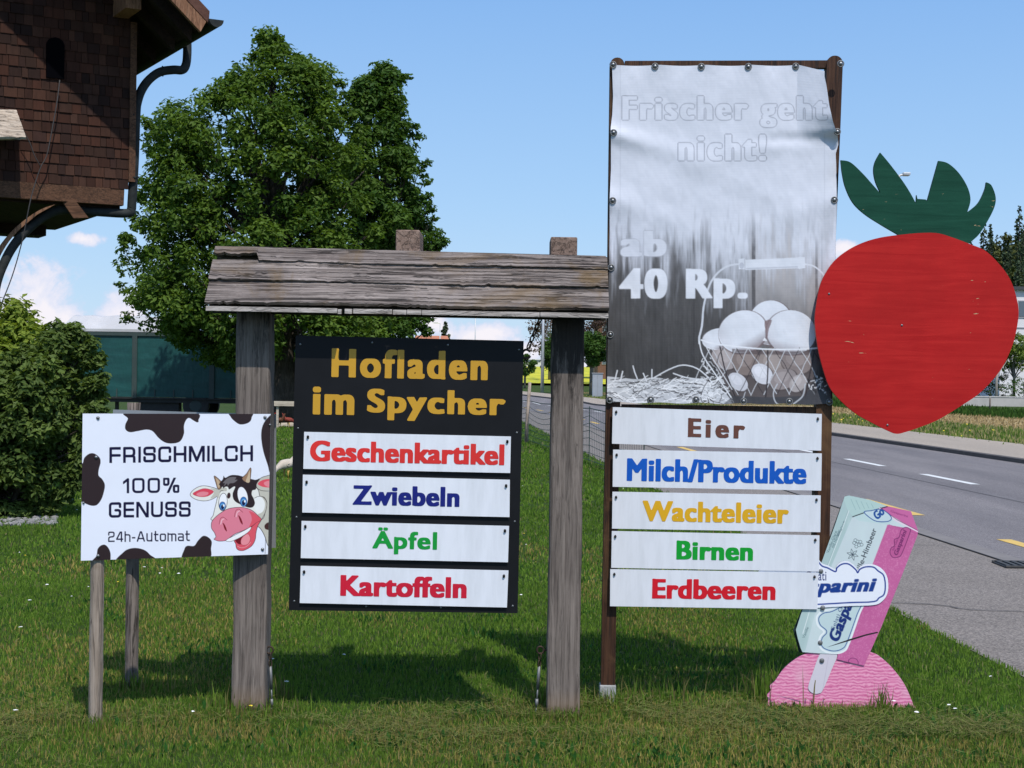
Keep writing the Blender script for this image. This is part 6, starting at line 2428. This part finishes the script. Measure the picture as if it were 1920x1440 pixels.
for x in (tx0 + 2.0, tx0 + 6.6):
    mb.box((x, TY + .5, .35), (.12, .12, .7))
mb.build('chassis', m_under, trl)
for x in (tx0 + 5.0, tx0 + 7.9):
    for y in (TY + .25, TY + 2.2):
        mb = MB()
        mb.tube([(x, y - .14, .48), (x, y - .13, .48), (x, y + .13, .48), (x, y + .14, .48)], [.40, .48, .48, .40], 24)
        wh = mb.build('wheel', m_under, trl)
        mb = MB()
        mb.tube([(x, y - .155, .48), (x, y - .13, .48)], [.2, .25], 16)
        mb.build('rim', m_band, wh)

# ================================================================== HENS AND PERCH BEHIND THE POST
m_hay = wood('raw_timber', 0, (.30, .22, .15), (.55, .46, .36), (.7, .62, .5), None, 8, .3)
b0 = P(531, 790, 48)
perch = thing('timber_trestle', (b0.x, 48, 0), 'pale timber rail on legs seen through the gap left of the black board', 'trestle')
mb = MB()
a, q = P(512, 756.5, 48), P(572, 757.5, 48)
mb.box(((a.x + q.x) / 2, 48, a.z), (q.x - a.x, .12, .15))
mb.build('rail', m_hay, perch)
for px in (520, 566):
    mb = MB()
    p = P(px, 775, 48)
    mb.box((p.x, 48.04, a.z / 2), (.07, .07, a.z))
    mb.build('leg', m_hay, perch)
mb = MB()
a, q = P(524, 791, 49.6), P(560, 793, 49.6)
mb.hexa([(a.x, 49.4, .0), (q.x, 49.4, .0), (q.x, 49.8, .0), (a.x, 49.8, .0), (a.x, 49.4, .12), (q.x, 49.4, .15), (q.x, 49.8, .15), (a.x, 49.8, .12)])
o = mb.build('timber_plank', m_hay, None, bevel=.02)
origin_to(o, (a.x, 49.6, 0))
setp(o, 'pale plank lying on the grass beneath the timber rail', 'plank')


def skin_body(name, pts, edges, m, parent):
    """smooth body grown round a skeleton of spheres: pts (co, radius)"""
    me = bpy.data.meshes.new(name)
    me.from_pydata([p[0] for p in pts], edges, [])
    o = bpy.data.objects.new(name, me)
    COL.objects.link(o)
    sk = o.modifiers.new('skin', 'SKIN')
    sb = o.modifiers.new('sub', 'SUBSURF')
    sb.levels = sb.render_levels = 2
    for i, p in enumerate(pts):
        me.skin_vertices[0].data[i].radius = (p[1], p[1])
    me.skin_vertices[0].data[0].use_root = True
    dg = bpy.context.evaluated_depsgraph_get()
    m2_ = bpy.data.meshes.new_from_object(o.evaluated_get(dg))
    bpy.data.objects.remove(o)
    return link_mesh(name, m2_, m, parent, True)


def hen(loc, rz, cols, label, peck=False):
    """hen about 40 cm tall: deep breast, raised tail, small head with comb"""
    R = Matrix.Rotation(rz, 4, 'Z')
    L0 = Vector(loc)
    tr_ = lambda x, y, z: tuple(L0 + (R @ Vector((x, y, z))))
    root = thing('hen', loc, label, 'hen', 'hens on the grass')
    m_ = varied('plumage', cols[0], cols[1], 26, .8, (1, 1, 1), .6)
    if peck:
        hd = [((.22, 0, .16), .035), ((.27, 0, .09), .026)]
    else:
        hd = [((.15, 0, .34), .04), ((.18, 0, .41), .034)]
    pts = [((0, 0, .22), .088), ((.10, 0, .23), .074), (hd[0][0], hd[0][1]), (hd[1][0], hd[1][1]), ((-.11, 0, .26), .066), ((-.18, 0, .36), .036), ((-.22, 0, .46), .014)]
    body = skin_body('body', [(tr_(*p), r) for p, r in pts], [(0, 1), (1, 2), (2, 3), (0, 4), (4, 5), (5, 6)], m_, root)
    mb = MB()
    h = hd[1][0]
    red = mat('comb_red', (.5, .02, .02), .6)
    for dx, dz, s in ((.0, .045, .016), (.018, .04, .013), (-.018, .04, .013), (.03, -.03, .012)):
        c_ = Vector(tr_(h[0] + dx, 0, h[2] + dz))
        mb.tube([c_ + Vector((0, 0, -s)), c_, c_ + Vector((0, 0, s))], [s * .5, s * .8, s * .15], 7)
    mb.build('comb', red, root, True)
    yel = mat('beak_yellow', (.45, .30, .06), .6)
    mb = MB()
    mb.tube([tr_(h[0] + .025, 0, h[2] - .002), tr_(h[0] + .06, 0, h[2] - .012)], [.013, .002], 8)
    mb.build('beak', yel, root, True)
    for s in (-1, 1):
        mb = MB()
        mb.tube([tr_(.0, .045 * s, .15), tr_(.01, .048 * s, .07), tr_(-.005, .05 * s, .008)], [.022, .010, .008], 7)
        for a_ in (-.5, 0, .5, PI):
            mb.tube([tr_(-.005, .05 * s, .01), tr_(-.005 + .045 * math.cos(a_), .05 * s + .045 * math.sin(a_), .005)], [.007, .003], 5)
        mb.build('leg', yel, root, True)
        mb = MB()
        q = [tr_(*p) for p in ((.09, .068 * s, .24), (.02, .086 * s, .27), (-.15, .052 * s, .30), (-.10, .074 * s, .22), (.03, .088 * s, .19))]
        o_ = [tr_(*p) for p in ((.08, .078 * s, .24), (.02, .098 * s, .265), (-.14, .062 * s, .292), (-.09, .084 * s, .222), (.03, .098 * s, .197))]
        mb.add(q + o_, [(0, 1, 2, 3, 4), (9, 8, 7, 6, 5)] + [(i, i + 5, (i + 1) % 5 + 5, (i + 1) % 5) for i in range(5)])
        mb.build('wing', m_, root, True)
    return root


BRH = ((.20, .07, .03), (.10, .035, .018))
g_ = P(524, 795, 48.6)
hen((g_.x, 48.6, 0), 2.6, BRH, 'brown hen with a pale head standing under the timber rail')
g_ = P(541, 788, 49.1)
hen((g_.x, 49.1, 0), .6, ((.32, .05, .03), (.16, .03, .02)), 'reddish hen pecking under the timber rail by the plank', True)
g_ = G(537, 898)
hen((g_.x, g_.y, 0), 4.0, ((.62, .55, .46), (.48, .42, .35)), 'cream white hen on the grass left of the black board', True)


# ================================================================== ELECTRIC NETTING AND ROAD BEYOND
m_net = mat('green_net_cord', (.02, .05, .045), .7)
m_netp = mat('green_net_post', (.03, .06, .05), .6)
nf = thing('netting_fence', (1.6, 32, 0), 'dark green electric netting fence sagging between thin posts along the pavement', 'net fence')
NX = [(2.15, 25.0), (1.53, 30.3), (1.0, 35.0), (.44, 40.0), (-.15, 45.0), (-.7, 50), (-1.3, 55)]
for i, (x, y) in enumerate(NX):
    mb = MB()
    mb.tube([(x, y, -.05), (x, y, 1.13)], .010, 6)
    mb.build('post', m_netp, nf)
mb = MB()
for (xa, ya), (xb, yb) in zip(NX[:-1], NX[1:]):
    for k in range(8):
        z = .08 + k * .145
        sg = .13 if k < 7 else .035
        pts = [(xa + (xb - xa) * s, ya + (yb - ya) * s, z - sg * math.sin(PI * s) * min(1, z * 1.2)) for s in np.linspace(0, 1, 9)]
        mb.tube(pts, .009 if k == 7 else .006, 4)
    for s in np.linspace(.04, .96, 26):
        sg = .035 * math.sin(PI * s)
        mb.tube([(xa + (xb - xa) * s, ya + (yb - ya) * s, .03), (xa + (xb - xa) * s, ya + (yb - ya) * s, 1.09 - sg)], .0032, 3)
mb.build('net', m_net, nf)
st_ = P(986, 838, 39.6)
mb = MB()
mb.tube([(st_.x, 39.6, -.05), (st_.x + .02, 39.6, .6), (P(993.5, 717, 39.6).x, 39.6, P(993.5, 717, 39.6).z)], [.045, .043, .04], 10)
o = mb.build('wooden_stake', m_stake, None, True)
origin_to(o, (st_.x, 39.6, 0))
setp(o, 'leaning pale wooden stake at the netting fence right of the black board', 'stake')

m_pole = varied('light_grey_pole', (.55, .56, .58), (.48, .49, .5), 2, .45, metal=.3)


def lamp(name, x, y, h, r, label, head=1.2, hdir=1):
    z0 = float(ter(x, y))
    root = thing(name, (x, y, z0), label, 'street lamp', 'street lamps along the road')
    mb = MB()
    mb.tube([(x, y, z0 - .1), (x, y, z0 + h * .5), (x, y, z0 + h)], [r, r * .8, r * .55], 10)
    mb.build('pole', m_pole, root, True)
    mb = MB()
    mb.tube([(x, y, z0 + h - .02), (x + hdir * head * .35, y, z0 + h + .03)], r * .45, 8)
    mb.box((x + hdir * head * .62, y, z0 + h + .05), (head * .6, .26, .09))
    mb.box((x + hdir * head * .62, y, z0 + h - .005), (head * .5, .2, .03))
    mb.build('lamp_head', m_pole, root, bevel=.01)
    return root


p = P(1678, 807, 55.5)
hh = P(1678, 326, 55.5).z - .05
lamp('street_lamp', p.x, 55.5, hh, .085, 'street lamp whose pale head shows behind the strawberry leaf', .42, 1)
p = P(1016.5, 738, 132)
lamp('street_lamp', p.x, 132, 9.4, .15, 'pale grey street lamp pole between the black board and the right grey post', 1.2, -1)
p = P(824, 700, 190)
lamp('street_lamp', p.x, 190, P(824, 606, 190).z - float(ter(p.x, 190)), .10, 'thin pale lamp pole in front of the dark pointed tree beneath the plank roof', .9, -1)
p = P(890, 700, 170)
lamp('street_lamp', p.x, 170, P(890, 585, 170).z - float(ter(p.x, 170)), .075, 'thin grey mast against the clouds beneath the plank roof', .8, -1)

# ---- maples and other far trees
m_maple = leaf_mat('maple_leaf', (.03, .075, .012), (.09, .17, .03), .3, .5)
m_copper = leaf_mat('copper_leaf', (.05, .032, .028), (.14, .09, .075), .3, .5)
m_conif = leaf_mat('conifer_needles', (.035, .060, .034), (.085, .115, .062), .15, .8)
m_pale = leaf_mat('pale_wood_leaf', (.06, .075, .018), (.13, .14, .045), .2, .6)
m_mid = leaf_mat('mid_wood_leaf', (.03, .055, .014), (.075, .105, .03), .2, .6)


def ball_tree(name, label, px, pyb, D, w, z0c, z1c, m, seed, trunk=.14, n=60, per=60, leaf=.28, group=None, cat='tree'):
    """round-headed tree: width w, crown from z0c to z1c above its foot"""
    g = np.random.default_rng(seed)
    x = P(px, pyb, D).x
    z = float(ter(x, D))
    root = thing(name, (x, D, z), label, cat, group)
    C, R = [], []
    for i in range(n):
        th, ph_, q = g.uniform(0, 2 * PI), math.acos(g.uniform(-1, 1)), g.uniform(.3, 1) ** .5
        C.append((x + q * math.sin(ph_) * math.cos(th) * w * .42, D + q * math.sin(ph_) * math.sin(th) * w * .42, z + (z0c + z1c) / 2 + q * math.cos(ph_) * (z1c - z0c) * .42))
        R.append(w * .13 * g.uniform(.7, 1.3))
    leaves('crown', np.array(C), np.array(R), per, leaf, m, root, seed=seed)
    mb = MB()
    mb.tube([(x, D, z - .2), (x, D, z + z0c), (x, D, z + z1c * .8)], [trunk * 1.2, trunk, trunk * .3], 8)
    for c_ in C[:12]:
        limb(mb, (x, D, z + z0c * .95), c_, trunk * .5, .02)
    mb.build('trunk', varied('pale_trunk', (.20, .17, .14), (.12, .10, .085), 3, .9), root, True)
    return root


ball_tree('maple_tree', 'round green roadside tree just right of the right grey post', 1108, 735, 128, 3.6, 2.4, 5.6, m_maple, 21, .13, 70, 70, .26)
ball_tree('maple_tree', 'round green roadside tree showing left of the right grey post', 1046, 735, 135, 3.9, 1.7, 5.6, m_maple, 22, .13, 80, 70, .26)
ball_tree('maple_tree', 'small green tree against the right edge of the black board', 984, 728, 150, 2.6, 1.2, 3.4, m_maple, 26, .1, 40, 60, .26)
ball_tree('copper_tree', 'loose copper brown tree under the right end of the plank roof', 1030, 735, 175, 6.2, 2.4, 8.2, m_copper, 23, .16, 60, 26, .34)
ball_tree('copper_tree', 'brown leaved tree in front of the brick building by the banner post', 1112, 735, 160, 4.4, 3.0, 7.6, m_copper, 24, .14, 60, 40, .3)
ball_tree('maple_tree', 'young light green tree in front of the white house at the right edge', 1901, 752, 118, 2.9, 2.1, 6.0, leaf_mat('light_leaf', (.10, .16, .03), (.25, .33, .07), .35, .5), 25, .10, 60, 40, .26)
mb = MB()
x_ = P(1868, 752, 116).x
mb.tube([(x_, 116, 0), (x_, 116, 2.2), (x_ + .3, 116, 3.6)], [.13, .10, .06], 8)
for k in range(5):
    limb(mb, (x_, 116, 2.2 + .2 * k), (x_ + random.uniform(-.6, 1.6), 116 + random.uniform(-.5, .5), 3.4 + .3 * k), .05, .015)
o = mb.build('bare_trunk', varied('pale_trunk_bark', (.42, .37, .32), (.3, .26, .22), 3, .9), None, True)
origin_to(o, (x_, 116, 0))
setp(o, 'pale slender tree trunk in front of the dark hedge by the strawberry', 'tree trunk')


def cone_tree(name, label, x, y, h, w, m, seed, per=16, leaf=.8, group=None, levels=16):
    g = np.random.default_rng(seed)
    z = float(ter(x, y))
    root = thing(name, (x, y, z), label, 'conifer', group)
    C, R = [], []
    for k in range(levels * 2):
        t_ = (k + .5) / (levels * 2)
        rr = w / 2 * (1 - t_) ** .85
        for j in range(max(1, int(7 * (1 - t_) + 1))):
            th = g.uniform(0, 2 * PI)
            q = rr * g.uniform(.35, .95)
            C.append((x + q * math.cos(th), y + q * math.sin(th), z + h * (.06 + .94 * t_)))
            R.append(max(w * .13 * (1 - t_), w * .055) * g.uniform(.8, 1.3))
    leaves('crown', np.array(C), np.array(R), per, leaf, m, root, seed=seed, squash=.7, droop=.5)
    mb = MB()
    mb.tube([(x, y, z - .3), (x, y, z + h * .97)], [w * .05, .03], 7)
    mb.build('trunk', m_bark, root, True)
    return root


p = P(829, 650, 250)
cone_tree('conifer_tree', 'dark pointed conifer above the orange roof beneath the plank roof', p.x, 262, P(829, 604, 262).z - float(ter(p.x, 262)), 4.4, m_conif, 31, 40, .6)

# the wooded hill at the right: repeated conifers and broadleaf trees
c1_ = cone_tree('conifer_tree', 'dark conifer in the wood on the hill right of the strawberry', 160, 470, 24, 8, m_conif, 41, 11, 1.2, 'conifers on the wooded hill', 18)
c2_ = cone_tree('conifer_tree', 'dark conifer in the wood on the hill right of the strawberry', 150, 455, 21, 7, m_conif, 42, 11, 1.2, 'conifers on the wooded hill', 18)


def wood_tree(x, y, w, h, m, seed, label):
    g = np.random.default_rng(seed)
    z = float(ter(x, y))
    root = thing('broadleaf_tree', (x, y, z), label, 'tree', 'broadleaf trees on the wooded hill')
    C, R = [], []
    for i in range(46):
        t_ = g.uniform(.15, 1)
        rr = w * .5 * math.sin(PI * min(t_ * .85 + .1, 1)) ** .7
        th = g.uniform(0, 2 * PI)
        C.append((x + rr * math.cos(th) * g.uniform(.4, 1), y + rr * math.sin(th) * g.uniform(.4, 1), z + h * t_))
        R.append(w * .16 * g.uniform(.7, 1.2))
    leaves('crown', np.array(C), np.array(R), 34, 1.1, m, root, seed=seed)
    mb = MB()
    mb.tube([(x, y, z - .3), (x, y, z + h * .8)], [.35, .1], 7)
    mb.build('trunk', m_bark, root, True)
    return root


b1_ = wood_tree(165, 462, 9, 17, m_pale, 43, 'pale olive broadleaf tree among the conifers on the wooded hill')
b2_ = wood_tree(148, 448, 8, 15, m_mid, 44, 'mid green broadleaf tree low on the wooded hill')
for i in range(110):
    px = random.uniform(1740, 1990)
    D = random.uniform(400, 545)
    x = (px - 960) / F * D
    src = random.choice([c1_, c1_, c2_, c2_, b1_, b2_])
    z = float(ter(x, D))
    s = random.uniform(.75, 1.15)
    dup(src, (x, D, z), None, random.uniform(0, 6), s)

# ================================================================== HOUSES, WALL, HEDGE, VEHICLE
m_wallw = varied('white_render', (.78, .74, .75), (.72, .69, .70), .6, .9)
m_fasc = mat('dark_fascia', (.05, .05, .055), .6)
m_glass = mat('window_glass', (.10, .13, .16), .1, .0, .6)
m_frame = mat('window_frame', (.30, .30, .32), .5)


def far_window(parent, x, y, z, w, h, dirx=1):
    mb = MB()
    mb.box((x, y - .03, z), (w + .16, .06, h + .16))
    f = mb.build('window', m_frame, parent)
    mb = MB()
    mb.box((x, y - .075, z), (w, .04, h))
    mb.build('pane', m_glass, f)


HY = 140.0
hx0, hx1 = P(1876, 600, HY).x, P(1876, 600, HY).x + 16
zg = float(ter(hx0, HY))
ztop = P(1905, 543, HY).z
hs_ = thing('white_house', ((hx0 + hx1) / 2, HY + 5, zg), 'flat roofed white house behind the garden wall at the right edge', 'house')
mb = MB()
mb.box(((hx0 + hx1) / 2, HY + 5, (zg + ztop) / 2), (hx1 - hx0, 10, ztop - zg))
mb.build('wall', m_wallw, hs_)
mb = MB()
mb.box(((hx0 + hx1) / 2, HY + 5, ztop + .12), (hx1 - hx0 + .8, 10.8, .3))
mb.build('roof', m_fasc, hs_)
mb = MB()
for y_ in (577 + 40, 600):
    pass
mb.box(((hx0 + hx1) / 2, HY - .03, P(1905, 614.5, HY).z), (hx1 - hx0, .06, .10))
mb.box(((hx0 + hx1) / 2, HY - .03, P(1905, 595, HY).z), (hx1 - hx0, .08, .10))
mb.build_each('ledge', m_frame, hs_)
for k in range(4):
    x = P(1910, 600, HY).x + .95 + k * 3.4
    far_window(hs_, x, HY, P(1910, 579, HY).z, 1.9, 1.35)
    far_window(hs_, x, HY, P(1910, 660, HY).z, 1.7, 1.5)

GX0, GX1 = P(1790, 760, 113).x, P(1990, 760, 113).x
gw = thing('garden_wall', ((GX0 + GX1) / 2, 113, float(ter(GX0, 113))), 'low pale concrete garden wall in front of the hedge at the right', 'wall')
mb = MB()
z_ = float(ter(GX0, 113))
mb.box(((GX0 + GX1) / 2, 113, z_ + .32), (GX1 - GX0, .25, .66))
mb.build('wall', varied('garden_concrete', (.5, .47, .45), (.4, .38, .36), 1.5, .9), gw)
mb = MB()
mb.box(((GX0 + GX1) / 2, 113, z_ + .70), (GX1 - GX0, .32, .07))
mb.build('coping', varied('coping_stone', (.58, .55, .53), (.5, .47, .45), 1.5, .9), gw)
p = P(1856, 772, 100)
mb = MB()
mb.tube([(p.x, 100, 0), (p.x, 100, .9)], .06, 8)
o = mb.build('wooden_post', m_stake2, None, True)
origin_to(o, (p.x, 100, 0))
setp(o, 'short wooden post in the grass in front of the low garden wall', 'post')


def hedge(name, label, xa, xb, y, z0, h, d, m, seed, leaf=.16):
    g = np.random.default_rng(seed)
    root = thing(name, ((xa + xb) / 2, y, z0), label, 'hedge')
    n_ = int((xb - xa) * h * 9)
    C = np.stack([g.uniform(xa, xb, n_), y + g.uniform(-d / 2, d / 2, n_), z0 + .1 + g.uniform(0, 1, n_) ** .8 * (h - .2)], 1)
    leaves('foliage', C, np.full(n_, .32) * g.uniform(.7, 1.3, n_), 34, leaf, m, root, seed=seed)
    mb = MB()
    for k in range(int((xb - xa) / .9)):
        x = xa + .45 + k * .9
        limb(mb, (x, y, z0), (x + g.uniform(-.3, .3), y, z0 + h * .8), .04, .015)
    mb.build('stems', m_bark, root)
    return root


hedge('garden_hedge', 'dark green hedge behind the low garden wall by the strawberry', P(1800, 750, 119).x, P(1884, 750, 119).x, 119, float(ter(35, 119)), 2.5, 1.2, m_mid, 51)
hedge('shrub_hedge', 'lighter green shrubs behind the garden wall at the right edge', P(1886, 750, 117).x, P(1985, 750, 117).x, 117, float(ter(38, 117)), 2.2, 1.4, m_maple, 52)

# brick building whose corner shows beside the banner post, and a house with an orange roof
BY = 185.0
bx0 = P(1122, 620, BY).x
bb = thing('brick_building', (bx0 + 8, BY + 5, float(ter(bx0, BY))), 'brown brick building between the right grey post and the banner', 'building')
z_ = float(ter(bx0, BY))
mb = MB()
mb.box((bx0 + 8, BY + 5, z_ + 5.2), (16, 10, 10.4))
mb.build('wall', varied('brown_brick', (.17, .085, .06), (.13, .065, .05), 1, .9), bb)
mb = MB()
mb.box((bx0 + 8, BY + 5, z_ + 10.5), (16.8, 10.8, .3))
mb.build('roof', m_fasc, bb)
for k in range(3):
    for zz_ in (P(1130, 610, BY).z, P(1130, 670, BY).z):
        far_window(bb, bx0 + 1.0 + k * 4, BY, zz_, .9, 1.6)

OY = 250.0
ox0, ox1 = P(770, 640, OY).x, P(844, 640, OY).x
oz = float(ter(ox0, OY))
oh = thing('orange_roofed_house', ((ox0 + ox1) / 2, OY + 3, oz), 'house with an orange tiled roof just above the black board', 'house')
ze, zr_ = P(800, 642, OY).z, P(800, 628, OY).z
mb = MB()
mb.box(((ox0 + ox1) / 2, OY + 4, (oz + ze) / 2), (ox1 - ox0 - .8, 7, ze - oz))
mb.build('wall', m_wallw, oh)
mb = MB()
mb.add([(ox0, OY, ze - .2), (ox1, OY, ze - .2), (ox1, OY + 8, ze - .2), (ox0, OY + 8, ze - .2), (ox0 + .6, OY + 4, zr_), (ox1 - .6, OY + 4, zr_)],
       [(0, 1, 5, 4), (2, 3, 4, 5), (1, 2, 5), (3, 0, 4), (3, 2, 1, 0)])
mb.build('roof', varied('orange_tile', (.50, .20, .11), (.42, .16, .09), 1.5, .9), oh)
far_window(oh, ox0 + 2, OY + .5, oz + 3, 1, 1.3)

# grey cabinet by the road and a parked van in the distance
p = P(1120, 728, 122)
z_ = float(ter(p.x, 122))
cab_ = thing('utility_cabinet', (p.x, 122, z_), 'tall grey metal cabinet beside the road left of the banner post', 'cabinet')
mb = MB()
mb.box((p.x, 122, z_ + .95), (.8, .6, 1.9))
mb.build('body', varied('cabinet_grey', (.36, .38, .42), (.30, .32, .36), 1, .5), cab_, bevel=.02)
mb = MB()
mb.box((p.x, 122, z_ + 1.93), (.9, .7, .07))
mb.box((p.x, 121.69, z_ + .95), (.02, .02, 1.7))
mb.build('lid', m_frame, cab_)
VD = 300.0
p = P(1004, 692, VD)
z_ = float(ter(p.x, VD)) + .25
van = thing('parked_van', (p.x, VD, z_), 'small pale van parked far behind the hanging chain', 'van')
mb = MB()
pr = [(-1.9, .35), (1.9, .35), (1.9, 1.0), (1.55, 1.15), (1.0, 1.75), (-1.75, 1.8), (-1.9, 1.2)]
vs = [(p.x + a_, VD - .85, z_ + c_) for a_, c_ in pr] + [(p.x + a_, VD + .85, z_ + c_) for a_, c_ in pr]
n = len(pr)
mb.add(vs, [tuple(range(n)), tuple(range(n, 2 * n))[::-1]] + [(i, i + n, (i + 1) % n + n, (i + 1) % n) for i in range(n)])
mb.build('body', varied('pale_car_paint', (.62, .62, .63), (.56, .56, .58), 1, .3), van)
mb = MB()
for a_, b_ in ((-1.6, -.4), (-.3, .95)):
    mb.box((p.x + (a_ + b_) / 2, VD - .86, z_ + 1.42), (b_ - a_, .03, .45))
mb.build_each('window', m_glass, van)
for a_ in (-1.2, 1.2):
    for s in (-.8, .8):
        mb = MB()
        mb.tube([(p.x + a_, VD + s - .1, z_ + .32), (p.x + a_, VD + s + .1, z_ + .32)], .33, 16)
        mb.build('wheel', m_under, van)

# storm drain at the road's edge
p = G(1924, 1062)
dr = thing('storm_drain', (p.x, p.y, .02), 'dark slotted drain grate at the near edge of the road', 'drain grate')
mb = MB()
mb.box((p.x, p.y, .012), (.50, .42, .012))
mb.build('pit', m_under, dr)
mb = MB()
for k in range(7):
    mb.box((p.x - .21 + k * .07, p.y, .022), (.035, .40, .014))
mb.box((p.x, p.y - .2, .022), (.5, .03, .014))
mb.box((p.x, p.y + .2, .022), (.5, .03, .014))
mb.build('grate', varied('cast_iron', (.10, .095, .09), (.06, .06, .06), 20, .7, metal=.4), dr)
